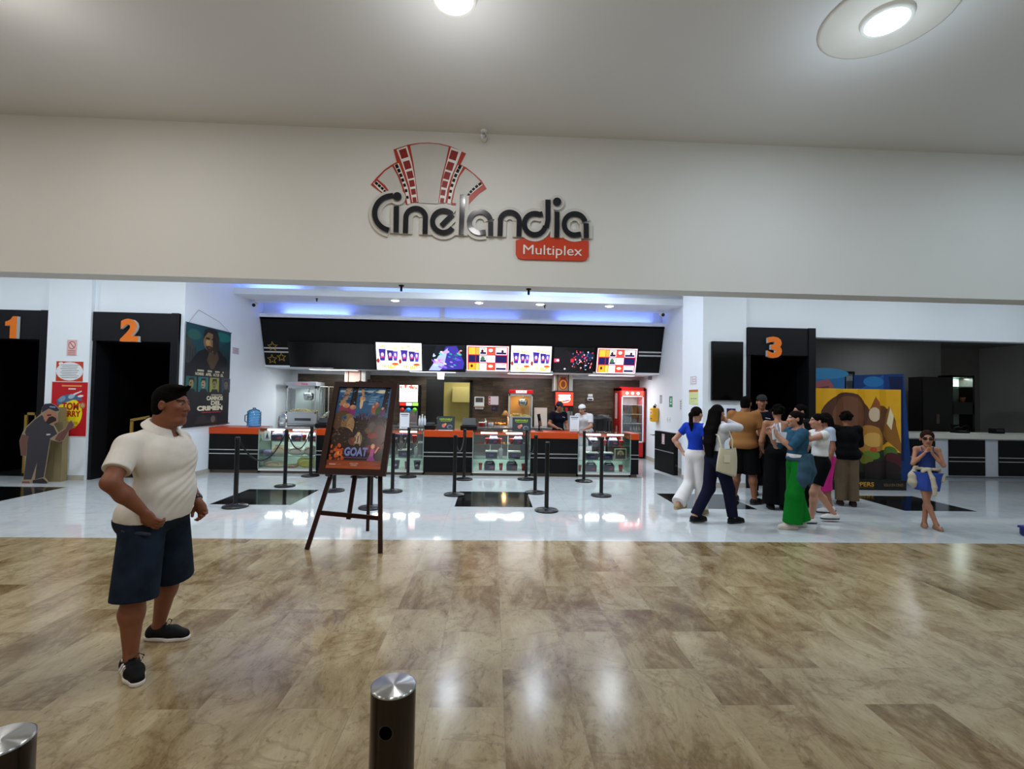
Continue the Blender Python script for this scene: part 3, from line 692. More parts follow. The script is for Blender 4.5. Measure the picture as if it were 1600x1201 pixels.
def glass_unit(px0, px1, label, nm):
    a = px2x(px0, CY0) + .003; b = px2x(px1, CY0) - .003
    r = thing('display_case', label, 'display case', (a, CY0, 0)); L = b - a; CASE[nm] = (a, L)
    m = MB(); m.box(0, L, .02, .6, .055, CZ0 + .03, WHT, .004); m.box(.02, L - .02, .07, .55, 0, .055, mat('#6b5a4a', .6)); m.build('case_base', r)
    m = MB(); FR = mat('#c9d6d2', .3)
    for x in (0, L - .014): m.box(x, x + .014, .0, .6, CZ0 + .03, .90, glass('#eefaf6', .15)); m.box(x, x + .014, .0, .02, CZ0 + .03, .90, FR)
    for x in (L * .3, L * .62): m.box(x, x + .012, .56, .575, CZ0 + .03, .8, FR)
    m.build('case_frame', r)
    m = MB(); m.box(.014, L - .014, .0, .006, CZ0 + .03, .90, GLS); m.build('front_pane', r)
    m = MB(); m.box(0, L, -.01, .62, .905, .917, glass('#f6fcfa', .2)); m.build('top_pane', r)
    for z in (.645, .345):
        m = MB(); m.box(.015, L - .015, .03, .55, z, z + .007, glass('#f2fbf8', .2)); m.box(.015, L - .015, .024, .03, z, z + .007, mat('#3f6a62', .3)); m.build('glass_shelf', r)
    m = MB(); m.box(.015, L - .015, .575, .59, CZ0 + .03, .80 if nm == 'A' else .345, mat('#dfe8e2', .5)); m.build('back_panel', r)
    m = MB(); m.box(0, L, .60, .64, .80, .905, ORANGE); m.build('rear_rail', r)['label'] = 'orange rear rail'
    for x in (L * .28, L * .72):
        m = MB(); m.box(x - .17, x + .17, .05, .09, .868, .895, mat('#f4fff8', .4, emit=7)); m.build('tube_light', r)
    area('case_light', (a + L / 2, CY0 + .2, .86), 15.0, L * .85, (.96, 1, .97), .03)
glass_unit(403, 494, 'lit glass display case of bagged snacks, leftmost in the counter', 'A')
glass_unit(571, 662, 'lit glass display case of buckets and cups, right behind the easel poster', 'B')
glass_unit(738, 829, 'lit glass display case with navy snack boxes in the middle of the counter', 'C')
glass_unit(903, 986, 'lit glass display case nearest the red fridge', 'D')
CN = {'A': 'leftmost case', 'B': 'case behind the easel', 'C': 'middle case', 'D': 'rightmost case'}
SZ = {'top': .652, 'middle': .352, 'bottom': .10}
def put(fn, case, shelf, fx, dy, *a):
    x0, L = CASE[case]; return fn((x0 + L * fx, CY0 + dy, SZ[shelf]), case, shelf, *a)
LOGO = mat('#cfcbe6', .5)
def cup(loc, case, shelf, pos, c='red', h=.13, r=.04, lid=False, straw=False):
    o = thing('paper_cup', '%s paper cup%s on %s shelf of the %s, %s' % (c, ' with straw' if straw else '', shelf, CN[case], pos), 'cup', loc)
    cc = {'red': REDC, 'white': WHT, 'navy': NAVY}[c]
    m = MB(); m.lathe([(0, 0), (r * .72, 0), (r, h), (r * 1.05, h + .003), (r * 1.03, h - .004), (r * .9, h - .004), (0, h - .006)], cc, n=18); m.build('cup_body', o)
    if lid or straw:
        m = MB(); m.lathe([(r * 1.06, h), (r * 1.06, h + .01), (r * .8, h + .035), (r * .2, h + .05), (0, h + .05)], glass('#e8eef0', .5), n=18); m.build('lid', o)
    if straw:
        m = MB(); m.cyl((0, 0, h * .5), (.015, 0, h + .1), .004, .004, WHT, 8); m.build('straw', o)
def bucket(loc, case, shelf, pos, h=.17, r=.08):
    o = thing('popcorn_bucket', 'navy popcorn bucket on %s shelf of the %s, %s' % (shelf, CN[case], pos), 'bucket', loc)
    m = MB(); m.lathe([(0, 0), (r * .72, 0), (r, h), (r * 1.05, h + .004), (r * 1.0, h - .004), (r * .9, h - .006), (0, h * .9)], NAVY, n=22); m.build('bucket_body', o)
    m = MB(); m.prism(ell(0, 0, .03, .018, 12, .4), (0, -r * .88, h * .5), XU, Vector((0, -.12, .99)), .004, LOGO); m.prism([(-.035, -.004), (.035, .004), (.035, .01), (-.035, .002)], (0, -r * .9, h * .5), XU, Vector((0, -.12, .99)), .006, mat('#a03050', .4)); m.build('mark', o)
def gable(loc, case, shelf, pos, s=1.):
    o = thing('snack_box', 'navy handled box on %s shelf of the %s, %s' % (shelf, CN[case], pos), 'box', loc)
    w_, d_, h = .11 * s, .07 * s, .12 * s
    m = MB(); m.add([(-w_, -d_, 0), (w_, -d_, 0), (w_, d_, 0), (-w_, d_, 0), (-w_ * 1.05, -d_, h), (w_ * 1.05, -d_, h), (w_ * 1.05, d_, h), (-w_ * 1.05, d_, h), (-w_ * .75, 0, h * 1.55), (w_ * .75, 0, h * 1.55)],
                    [(3, 2, 1, 0), (0, 1, 5, 4), (1, 2, 6, 5), (2, 3, 7, 6), (3, 0, 4, 7), (4, 5, 9, 8), (6, 7, 8, 9), (5, 6, 9), (7, 4, 8)], NAVY); m.build('box_body', o)
    m = MB(); m.band([(-w_ * .5, h * 1.5), (-w_ * .5, h * 1.75), (w_ * .5, h * 1.75), (w_ * .5, h * 1.5)], .012, (0, .003, 0), XU, ZU, 0, .006, NAVY); m.build('handle', o)
    m = MB(); m.prism([(-w_ * .5, 0), (w_ * .45, .01), (w_ * .5, .03 * s), (-w_ * .4, .02 * s)], (0, -d_ * .68, h * 1.18), XU, Vector((0, .75, .66)), .003, LOGO); m.prism([(-w_ * .1, 0), (w_ * .8, 0), (w_ * .7, .05 * s), (w_ * .1, .04 * s)], (0, -d_ - .001, h * .3), XU, ZU, .003, mat('#8a2a4a', .5)); m.build('mark', o)
def tray(loc, case, shelf, pos):
    o = thing('snack_box', 'flat navy box with white lid on %s shelf of the %s, %s' % (shelf, CN[case], pos), 'box', loc)
    m = MB(); m.box(-.12, .12, -.08, .08, 0, .13, NAVY, .006); m.box(-.045, .045, -.083, -.08, .04, .08, mat('#4a4488', .5)); m.build('box_body', o)
    m = MB(); m.box(-.13, .13, -.09, .09, .13, .155, WHT, .004); m.build('lid', o)
def picture(loc, case, shelf, pos):
    o = thing('photo_frame', 'small pale photo frame of a dark portrait on %s shelf of the %s' % (shelf, CN[case]), 'photo frame', loc)
    m = MB(); m.box(-.13, .13, 0, .02, 0, .24, mat('#c9c8a8', .4), .004); m.build('frame', o)
    art('photo', o, (-.11, -.001, .02), XU, ZU, [('r', 0, 0, 1, 1, '#26221a'), ('e', .5, .55, .32, .36, '#b9a070'), ('e', .5, .3, .3, .22, '#1a1612'), ('e', .52, .55, .15, .2, '#7a6a4a')], .22, .2)
def bag(loc, case, shelf, pos, c, w_=.16, h=.12, seed=1, stripe='#c8a050', name='snack_bag', desc=None):
    rnd = random.Random(seed)
    o = thing(name, (desc or 'crumpled snack bag') + ' on %s shelf of the %s, %s' % (shelf, CN[case], pos), 'bag', loc)
    m = MB(); nu, nv = 18, 10; vs = []
    for j in range(nv + 1):
        for i in range(nu):
            t = 2 * pi * i / nu; v = j / nv; ph = pi * v
            k = 1 + .14 * sin(5 * t + seed) * sin(3 * ph + seed) + .05 * rnd.random()
            vs.append((w_ * sin(ph) ** .6 * cos(t) * k, .10 * sin(ph) ** .6 * sin(t) * k, h * (.5 - .5 * cos(ph)) * (1 + .22 * sin(2 * t + seed) * sin(ph))))
    fs = [(j * nu + i, j * nu + (i + 1) % nu, (j + 1) * nu + (i + 1) % nu, (j + 1) * nu + i) for j in range(nv) for i in range(nu)]
    m.add(vs, fs, mat(c, .35), True); m.build('bag_body', o)
    m = MB(); m.tube([(w_ * .6 * cos(t), -.105, h * .5 + h * .3 * sin(t)) for t in [i * .5 for i in range(7)]], .008, mat(stripe, .4)); m.build('printed_band', o)
bag
# case A
for fx, pos in ((.08, 'leftmost'),):
    o = thing('framed_card', 'white card with navy drawing on the top shelf of the leftmost display case', 'card', (CASE['A'][0] + .11, CY0 + .14, SZ['top']))
    m = MB(); m.box(-.06, .06, 0, .012, 0, .2, WHT, .003); m.build('card', o)
    art('drawing', o, (-.05, -.001, .02), XU, ZU, [('p', [(.2, .2), (.5, .9), (.8, .2)], '#2a2f55'), ('r', .1, .08, .9, .16, '#555a7a')], .1, .17)
put(gable, 'A', 'top', .27, .2, 'leftmost box'); put(cup, 'A', 'top', .44, .17, 'left of centre'); put(gable, 'A', 'top', .60, .2, 'middle box', .9); put(cup, 'A', 'top', .74, .17, 'right of centre'); put(gable, 'A', 'top', .89, .2, 'rightmost box', .85)
bag((CASE['A'][0] + .12, CY0 + .25, .352), 'A', 'middle', 'leftmost', '#6a78b0', .12, .1, 2, '#c87a5a')
bag((CASE['A'][0] + .36, CY0 + .22, .352), 'A', 'middle', 'second from left', '#e2d2b4', .17, .2, 3, '#d88a4a')
bag((CASE['A'][0] + .68, CY0 + .25, .352), 'A', 'middle', 'white one with brown print', '#e6e0d6', .19, .17, 4, '#8a5a3a')
bag((CASE['A'][0] + .97, CY0 + .22, .352), 'A', 'middle', 'rightmost', '#cfc6c0', .13, .19, 5, '#a86a5a')
bag((CASE['A'][0] + .25, CY0 + .22, .10), 'A', 'bottom', 'leftmost', '#d9c9a4', .2, .13, 6, '#b07a4a')
bag((CASE['A'][0] + .62, CY0 + .20, .10), 'A', 'bottom', 'small brown one', '#b88c5c', .11, .07, 7, '#e0c8a0')
bag((CASE['A'][0] + .92, CY0 + .24, .10), 'A', 'bottom', 'big yellow one', '#c9c226', .22, .2, 8, '#f0e890')
# case B
for fx, t in ((.12, 'leftmost'), (.5, 'in the middle'), (.66, 'right of centre'),): put(bucket, 'B', 'top', fx, .2, t)
for fx, t in ((.4, 'left of centre'), (.82, 'rightmost')): put(cup, 'B', 'top', fx, .16, t, 'red', .15, .05)
put(cup, 'B', 'middle', .45, .2, 'left one', 'white', .17, .045, True, True); put(cup, 'B', 'middle', .85, .2, 'right one', 'white', .17, .045, True, True); put(tray, 'B', 'middle', .64, .25, 'middle')
for fx, t in ((.2, 'leftmost'), (.5, 'in the middle'), (.87, 'rightmost')): put(bucket, 'B', 'bottom', fx, .2, t, .17, .075)
put(cup, 'B', 'bottom', .69, .18, 'between two navy buckets', 'red', .15, .045)
# case C
for fx, t in ((.25, 'leftmost'), (.47, 'left of centre'), (.68, 'right of centre')): put(cup, 'C', 'top', fx, .17, t, 'red', .11, .045)
put(gable, 'C', 'top', .36, .2, 'left one', .85); put(gable, 'C', 'top', .79, .2, 'right one', .85)
put(tray, 'C', 'middle', .33, .2, 'left one'); put(cup, 'C', 'middle', .49, .17, 'between two boxes', 'white', .17, .045, True, True); put(tray, 'C', 'middle', .73, .2, 'right one')
for fx, t in ((.14, 'leftmost'), (.5, 'between two navy boxes'), (.89, 'rightmost')): put(cup, 'C', 'bottom', fx, .17, t, 'red', .14, .04)
put(gable, 'C', 'bottom', .30, .2, 'left one'); put(gable, 'C', 'bottom', .69, .2, 'right one')
# case D
for fx, t in ((.53, 'in the middle'), (.86, 'rightmost')): put(cup, 'D', 'top', fx, .17, t, 'red', .11, .045)
put(gable, 'D', 'top', .32, .2, 'left one', .85); put(gable, 'D', 'top', .70, .2, 'right one', .85)
put(tray, 'D', 'middle', .30, .2, 'left one'); put(tray, 'D', 'middle', .58, .2, 'right one'); put(picture, 'D', 'middle', .84, .15, '')
put(cup, 'D', 'bottom', .06, .17, 'leftmost', 'red', .13, .045); put(cup, 'D', 'bottom', .85, .17, 'rightmost', 'red', .14, .045)
put(gable, 'D', 'bottom', .28, .2, 'left one'); put(gable, 'D', 'bottom', .62, .2, 'right one')

# ---------------------------------------------- things on the counter
def jug():
    r = thing('water_jug', 'light blue ribbed water jug on the left end of the counter', 'water jug', (-4.95, 10.22, CZ1))
    B = glass('#8fcdf0', .35)
    m = MB(); pr_ = [(0, 0), (.12, 0), (.135, .02)]
    for k in range(5): pr_ += [(.135, .04 + k * .055), (.127, .055 + k * .055), (.135, .07 + k * .055)]
    pr_ += [(.13, .32), (.09, .355), (.035, .37), (.03, .40), (0, .40)]
    m.lathe(pr_, B); m.build('jug_body', r)
    m = MB(); m.tube([(-.09, -.10, .10), (-.12, -.13, .12), (-.12, -.13, .24), (-.09, -.10, .26)], .01, mat('#274a66', .4)); m.build('jug_handle', r)
jug()
def plaque(px, label, Y=10.05, h=.36, w_=.21):
    x = px2x(px, Y); r = thing('tabletop_sign', label, 'sign', (x, Y, CZ1))
    m = MB(); m.box(-w_ / 2, w_ / 2, 0, .004, .01, h, glass('#f0f4ff', .3)); m.box(-w_ / 2, w_ / 2, -.03, .05, 0, .008, glass('#f0f4ff', .3)); m.build('acrylic_holder', r)
    L = [('r', .03, .04, .97, .97, '#e8e6ec'), ('r', .12, .84, .88, .90, '#6a6a78'), ('r', .2, .76, .8, .79, '#8a8a98'), ('r', .2, .1, .8, .13, '#8a8a98')]
    art('printed_card', r, (-w_ / 2, -.001, .01), XU, ZU, L, w_, h - .01)
plaque(631, 'clear acrylic payment sign with pale card beside the easel'); plaque(897, 'clear acrylic payment sign with pale card in front of the servers')
def dark_card(px0, px1, label, Y=10.15):
    a, b = px2x(px0, Y), px2x(px1, Y); w_ = b - a; r = thing('tabletop_sign', label, 'sign', (a, Y, CZ1))
    m = MB(); m.prism([(0, 0), (w_, 0), (w_, .29), (0, .29)], (0, .012, .0), XU, Vector((0, .2, .98)), .012, mat('#20262a', .4)); m.build('board', r)
    art('printed_card', r, (0, -.001, 0), XU, Vector((0, .2, .98)), [('r', .02, .03, .98, .97, '#232c33'), ('t', 'DISPONIBLE', .15, .72, .85, .86, '#a8c81e'), ('r', .2, .64, .8, .67, '#9aa83a'), ('e', .38, .32, .1, .14, '#c86a58'), ('e', .48, .42, .06, .09, '#e08a70'), ('e', .72, .25, .16, .16, '#6a6f7a'), ('e', .74, .22, .1, .1, '#33383f')], w_, .29)
    m = MB(); m.box(.05, w_ - .05, .06, .12, 0, .02, BLK); m.build('foot', r)
dark_card(681.5, 709.5, 'dark tabletop sign with green heading left of the till'); dark_card(800, 829, 'dark tabletop sign with green heading left of the navy-shirted server')
def till(px0, px1, label, h=.24, Y=10.32):
    a, b = px2x(px0, Y), px2x(px1, Y); w_ = b - a; r = thing('cash_till', label, 'till', ((a + b) / 2, Y, CZ1))
    m = MB(); m.box(-w_ / 2, w_ / 2, -.12, .15, 0, .09, BLK, .01); m.build('till_base', r)
    m = MB(); m.prism([(-w_ * .42, 0), (w_ * .42, 0), (w_ * .38, h - .09), (-w_ * .38, h - .09)], (0, .05, .09), XU, Vector((0, .35, .94)), .03, mat('#101114', .3)); m.cyl((0, .07, .05), (0, .07, .15), .02, .02, BLK); m.build('till_screen', r)
till(494, 512, 'black till on the counter at left beside the glass snack case', .2)
till(719, 745, 'black till on the counter in front of the kitchen door', .25)
till(663, 680, 'small black receipt printer on the counter left of the dark sign', .14)
def side_monitor():
    x = px2x(842, 10.25); r = thing('monitor', 'thin black monitor seen edge-on beside the navy-shirted server', 'monitor', (x, 10.28, CZ1))
    m = MB(); m.box(-.08, .08, -.09, .09, 0, .015, BLK, .004); m.build('foot', r)
    m = MB(); m.cyl((0, 0, .015), (.0, 0, .16), .015, .015, BLK); m.build('stand', r)
    m = MB(); m.prism([(-.16, 0), (.16, 0), (.16, .27), (-.16, .27)], (.02, 0, .10), Vector((.25, .97, 0)), Vector((-.16, 0, .987)), .018, BLKG); m.build('screen', r)
side_monitor()
def flat_paper(px, label, Y=10.0, w_=.3, d=.14):
    r = MB(); r.box(-w_ / 2, w_ / 2, 0, d, 0, .004, WHT); o = r.build('paper_sheet', None, (px2x(px, Y), Y, CZ1)); tag(o, label, 'paper')
flat_paper(695, 'white sheet of paper lying in front of the dark tabletop sign')
def bell():
    r = thing('white_dispenser', 'small white domed dispenser on the counter left of the popcorn machine', 'dispenser', (px2x(440, 10.3), 10.3, CZ1))
    m = MB(); m.lathe([(0, .27), (.05, .265), (.085, .22), (.095, .15), (.095, .0), (0, 0)], glass('#dfe6ea', .6)); m.build('dome', r)
    m = MB(); m.lathe([(0, .18), (.05, .17), (.06, .02), (0, .02)], WHT); m.build('inner_cup', r)
bell()
# ---------------------------------------------- equipment behind the counter
BZ = .84
def back_unit(x0, x1, label):
    r = thing('back_counter', label, 'counter', (x0, 12.75, 0)); L = x1 - x0
    m = MB(); m.box(0, L, .03, .9, 0, BZ - .04, mat('#5a5c5e', .35, .6), .004); m.build('cabinet_body', r)
    m = MB(); m.box(0, L, 0, .92, BZ - .04, BZ, STEEL, .004); m.build('worktop', r)
back_unit(-5.5, -2.95, 'steel back counter under the silver popcorn machine'); back_unit(-2.93, -1.5, 'steel back counter under the slush machine')
back_unit(-.52, 1.30, 'steel back counter under the red-topped popcorn machine'); back_unit(1.32, 2.6, 'steel back counter under the drinks fountain')
def popcorn(px0, px1, top, Y, label, body, head, inner, headtxt, e, bigpane=True):
    a, b = W(px0, 640, Y).x, W(px1, 640, Y).x; w_ = b - a; zt = W((px0 + px1) / 2, top, Y).z; H = zt - BZ
    r = thing('popcorn_machine', label, 'popcorn machine', (a, Y, BZ))
    m = MB(); m.box(0, w_, 0, .6, 0, H * .24, body, .006); m.box(w_ * .3, w_ * .85, -.012, 0, H * .07, H * .13, DSTEEL); m.build('base_drawer', r)
    m = MB(); m.box(-.01, w_ + .01, -.02, .62, H * .9, H, head, .008); k = m.build('top_sign', r)
    art('sign_face', k, (w_ * .28, -.0205, H * .91), XU, ZU, headtxt, w_ * .46, H * .08, rough=.4)
    m = MB(); t = .03
    for x in (0, w_ - t):
        for y in (0, .57): m.box(x, x + t, y, y + t, H * .24, H * .9, body)
    m.box(0, w_, 0, t, H * .24, H * .28, body); m.box(0, w_, 0, t, H * .84, H * .9, body); m.build('frame', r)
    m = MB(); m.box(t, w_ - t, .012, .016, H * .28, H * .84, GLS); m.build('front_glass', r)
    m = MB(); m.box(t, w_ - t, .55, .56, H * .24, H * .9, inner); m.build('back_panel', r)
    m = MB(); cx = w_ * .62
    m.lathe([(.0, 0), (.10, 0), (.13, .06), (.13, .16), (.11, .19), (0, .19)], STEEL, (cx, .28, H * .56)); m.cyl((cx, .28, H * .75), (cx, .28, H * .9), .02, .02, STEEL); m.build('kettle', r)
    m = MB(); rnd = random.Random(3)
    for i in range(90):
        u, v = rnd.random(), rnd.random(); x = .06 + (w_ - .12) * u; y = .06 + .46 * v; z = H * .26 + .10 * (1 - abs(u - .35)) * rnd.random()
        m.lathe([(0, -.02), (.02, -.008), (.022, .008), (0, .02)], mat('#e8cf86', .6), (x, y, z), 6)
    o = m.build('popcorn', r); o['kind'] = 'stuff'
    area('popcorn_light', (a + w_ / 2, Y + .25, BZ + H * .87), 5 if e == 'w' else 7, w_ * .5, (.9, .97, 1) if e == 'w' else (1, .68, .30), .1)
    return r
popcorn(447, 493, 596, 12.9, 'silver popcorn machine with glass sides at the left of the back counter', mat('#c4c8ca', .3, .5), mat('#b9bdc4', .3, .5), mat('#a9b2b0', .4), [('r', 0, .05, 1, .95, '#d9aab4'), ('t', 'Palomitas', .5, .2, .95, .8, '#7a1030')], 'w')
popcorn(795, 832, 609, 13.0, 'popcorn machine with red top and warm yellow light inside', mat('#c9c9c6', .3, .4), RED, mat('#b98a4a', .4), [('r', 0, .05, 1, .95, '#efe9e6'), ('t', 'POPCORN', .1, .25, .9, .75, '#a02020')], 'y')
# glass side cabinet right of the silver machine
r = thing('glass_cabinet', 'tall empty glass cabinet between silver popcorn machine and easel poster', 'cabinet', (px2x(496, 13.0), 13.0, BZ))
m = MB()
for x in (0, .24):
    for y in (0, .4): m.box(x, x + .02, y, y + .02, 0, 1.0, mat('#b0b8b6', .3, .5))
m.box(0, .26, 0, .42, .98, 1.0, mat('#c2b8a8', .4)); m.box(0, .26, 0, .42, 0, .1, mat('#a9a58c', .4)); m.build('frame', r)
m = MB(); m.box(.02, .24, .005, .009, .1, .98, GLS); m.build('pane', r)
m = MB()
for i in range(9): m.lathe([(0, 0), (.05, .02), (.04, .05), (0, .06)], mat('#cfd0b4', .6), (.06 + .02 * i, .12 + .03 * (i % 3), .12 + .02 * i), 8)
o = m.build('popcorn', r); o['kind'] = 'stuff'
# slush machine
a, b = px2x(622, 13.0), px2x(652, 13.0); w_ = b - a
r = thing('slush_machine', 'slush machine with bright white and red lit panel and three coloured taps', 'drinks machine', (a, 12.95, BZ))
m = MB(); m.box(0, w_, .1, .55, .0, 1.08, BLK, .006); m.box(0, w_, -.1, .1, 0, .06, STEEL); m.box(.02, w_ - .02, .085, .1, .06, .42, STEEL); m.build('housing', r)
m = MB(); m.box(.0, w_ - .03, .07, .1, .62, 1.07, mat('#fff4f0', .4, emit=2.2)); p_ = m.build('lit_panel', r)
rnd = random.Random(5)
art('panel_print', p_, (0, .069, .62), XU, ZU, [('e', rnd.random() * .9 + .05, .82 + rnd.random() * .15, .07, .05, rnd.choice(['#f0503a', '#f7a08a', '#e03030'])) for _ in range(16)] + [('e', .08 + rnd.random() * .85, .1 + .1 * rnd.random(), .03, .03, rnd.choice(['#c02828', '#6a4a8a'])) for _ in range(8)], w_ - .03, .45, emit=1.2)
m = MB()
for k, c in enumerate(('#d8281c', '#e6e6f0', '#9ad04a')): m.box(.01 + k * w_ / 3, (k + 1) * w_ / 3 - .01, .07, .1, .52, .60, mat(c, .4, emit=.8))
m.build('flavour_labels', r)
for k, c in enumerate(('#c8201c', '#2a9ad8', '#6ac02a')):
    m = MB(); x = w_ * (.17 + .33 * k); m.lathe([(0, .02), (.05, .0), (.06, -.05), (.035, -.09), (0, -.1)], mat(c, .3), (x, .02, .45)); m.cyl((x, .02, .36), (x, .02, .28), .015, .015, STEEL); m.build('tap', r)
# hanging extractor / menu boxes above
def hanging(px0, px1, top, bot, label, facecol, logo):
    Y = 13.2; a, b = W(px0, 600, Y).x, W(px1, 600, Y).x; z0 = W(px0, bot, Y).z; z1 = 2.29
    r = thing('hanging_sign', label, 'sign', (a, Y, z0)); h = z1 - z0; w_ = b - a
    m = MB(); m.box(0, w_, 0, .5, 0, h, mat('#c2c0ba', .35, .3), .005); m.build('box', r)
    L = [('r', .05, .02, .80, .98, facecol), ('r', .16, 0, .21, 1, '#1a1414'), ('r', .74, 0, .79, 1, '#1a1414')] + logo
    art('front_print', r, (0, -.002, 0), XU, ZU, L, w_, h)
hanging(538, 571, 577, 598, 'grey box with pink front hanging over the slush machine, seen above the easel', '#d0a494', [])
hanging(866, 895, 583, 611, 'grey box with round red and yellow badge hanging above the drinks fountain', '#8d7a66', [('e', .48, .45, .26, .36, '#a8281a'), ('e', .48, .42, .19, .27, '#d8a830'), ('e', .48, .42, .13, .2, '#8d3a1a'), ('r', .34, .68, .62, .84, '#8a1414')])
# drinks fountain
a, b = px2x(866, 13.0), px2x(896, 13.0); w_ = b - a
r = thing('drinks_fountain', 'soda fountain with red lit panel behind the two servers', 'drinks machine', (a, 13.0, BZ))
m = MB(); m.box(0, w_, .1, .5, 0, 1.0, mat('#241214', .4), .006); m.box(0, w_, -.12, .1, 0, .06, STEEL); m.box(.02, w_ - .02, .085, .1, .06, .45, STEEL); m.build('housing', r)
m = MB(); m.box(.03, w_ - .02, .06, .1, .60, .96, mat('#e03a26', .4, emit=1.6)); p_ = m.build('lit_panel', r)
art('panel_print', p_, (.03, .059, .60), XU, ZU, [('e', .5, .5, .36, .3, '#ffd9c8'), ('r', .15, .7, .85, .82, '#ffe6da'), ('p', [(.2, .2), (.8, .35), (.8, .45), (.2, .3)], '#c81a1a'), ('e', .3, .25, .08, .14, '#f0a030')], w_ - .05, .36, emit=1.8)
for k, c in enumerate(('#e8e8e0', '#2a8a3a', '#b01818', '#1a1a1a')):
    m = MB(); x = w_ * (.14 + .24 * k); m.box(x - .03, x + .03, .0, .08, .44, .54, mat(c, .4), .005); m.cyl((x, .03, .44), (x, .03, .30), .014, .012, STEEL); m.build('tap', r)
# fridge
r = thing('drinks_fridge', 'tall red drinks fridge with glass door at the right of the back wall', 'fridge', (3.53, 13.2, 0)); w_ = .72
m = MB(); m.box(0, .05, 0, .65, .05, 1.95, RED); m.box(w_ - .05, w_, 0, .65, .05, 1.95, RED); m.box(0, w_, .62, .65, .05, 1.95, mat('#c9d2d6', .5)); m.box(0, w_, 0, .65, .05, .45, RED); m.box(0, w_, 0, .65, 1.88, 1.98, RED); m.box(.05, w_ - .05, .1, .6, 0, .05, BLK); m.build('cabinet', r)
m = MB(); m.box(.05, w_ - .05, .0, .02, 1.74, 1.88, mat('#d0483a', .4, emit=1.2)); k = m.build('lit_header', r)
art('header_print', k, (.05, -.001, 1.74), XU, ZU, [('r', .02, .1, .98, .9, '#d0483a'), ('e', .25, .5, .07, .3, '#ffe0e0'), ('e', .5, .5, .07, .3, '#ffe0e0'), ('e', .75, .5, .07, .3, '#ffe0e0')], w_ - .1, .14, emit=2)
m = MB(); m.box(.05, .08, -.02, .01, .45, 1.74, WHT); m.box(w_ - .08, w_ - .05, -.02, .01, .45, 1.74, WHT); m.box(.05, w_ - .05, -.02, .01, .45, .48, WHT); m.box(.05, w_ - .05, -.02, .01, 1.71, 1.74, WHT); dr = m.build('door', r)
m = MB(); m.box(.08, w_ - .08, -.01, -.006, .48, 1.71, GLS); m.build('pane', dr)
m = MB(); m.cyl((.10, -.05, .9), (.10, -.05, 1.3), .01, .01, STEEL); m.build('handle', dr)
for z in (.70, .96, 1.22, 1.48):
    m = MB(); m.box(.06, w_ - .06, .06, .6, z, z + .01, WHT); m.build('shelf', r)
art('side_print', r, (-.001, .6, .1), Vector((0, -1, 0)), ZU, [('r', .2, .55, .6, .95, '#e8c9c4'), ('e', .5, .35, .18, .1, '#e8b0a8'), ('r', .3, .1, .7, .25, '#8a0a10')], .58, 1.8)
area('fridge_light', (3.89, 13.26, 1.72), 6, .5, (.9, .97, 1), .05)
def bottle(x, y, z, h, c, cap, label):
    o = thing('drinks_bottle', label, 'bottle', (x, y, z), group='bottles in the red fridge' if 'fridge' in label else 'bottles beside the slush machine')
    m = MB(); m.lathe([(0, 0), (.03, 0), (.033, .02), (.033, h * .6), (.014, h * .85), (.014, h * .93)], c, n=12); m.build('bottle_body', o)
    m = MB(); m.lathe([(.016, h * .93), (.016, h), (0, h)], cap, n=10); m.build('cap', o)
BL_CLEAR = glass('#cfe6ee', .5)
for i in range(4): bottle(3.53 + .13 + i * .085, 13.34, 1.23, .22, mat(('#3a2a1a', '#8a2a1a', '#2a3a1a', '#6a5a3a')[i], .3), mat('#c8202a', .4), 'dark soft drink bottle on the second shelf of the red fridge')
for i in range(4): bottle(3.53 + .13 + i * .075, 13.34, .97, .22, BL_CLEAR, mat('#2a7ab8', .4), 'clear water bottle on the third shelf of the red fridge')
for i in range(4): bottle(3.53 + .36 + i * .08, 13.34, .71, .20, BL_CLEAR, mat('#1a5a3a', .4), 'clear water bottle on the fourth shelf of the red fridge')
for i in range(3): bottle(px2x(655 + 4 * i, 12.9), 12.86, BZ, .26 + .04 * (i % 2), mat('#dfe4ea', .4), WHT, 'white squeeze bottle beside the slush machine')
# small fittings on the back wall
r = thing('paper_towel_dispenser', 'white paper towel dispenser on the wood wall right of the kitchen door', 'dispenser', (px2x(747.5, 13.85), 13.899, W(747, 639, 13.85).z)); zz = r.location.z
m = MB(); m.box(-.14, .14, -.16, 0, .08, .36, WHT, .02); m.box(-.105, .105, -.165, -.158, .20, .33, mat('#4a4640', .3)); m.build('casing', r)
m = MB(); m.box(-.15, .15, -.17, 0, .06, .10, mat('#b49a80', .4), .01); m.box(-.12, .12, -.1, -.02, 0, .06, WHT); m.build('tray', r)
def wallpaper_sign(px0, px1, py0, py1, Y, label, items, cat='notice', name='wall_notice', th=.006):
    a = W(px0, py1, Y); b = W(px1, py0, Y); r = thing(name, label, cat, (a.x, Y, a.z)); w_, h = b.x - a.x, b.z - a.z
    m = MB(); m.box(0, w_, -th, -.0005, 0, h, WHT); m.build('sheet', r)
    art('print', r, (0, -th - .0005, 0), XU, ZU, items, w_, h); return r
wallpaper_sign(763, 779, 619, 632, 13.899, 'white notice with red edge on the wood wall', [('r', 0, 0, 1, 1, '#e4dce4'), ('r', .02, .05, .2, .95, '#b04050'), ('r', .06, .55, .16, .75, '#e8c8c8'), ('e', .11, .3, .05, .12, '#e8d0d0')])
wallpaper_sign(768, 778, 634, 642, 13.899, 'small dark violet notice under the white one on the wood wall', [('r', 0, 0, 1, 1, '#231830'), ('r', .15, .3, .6, .7, '#4a3a6a')])
r = thing('wall_board', 'plain white board leaning on the wood wall right of the red-topped popcorn machine', 'board', (px2x(834, 13.7), 13.7, BZ))
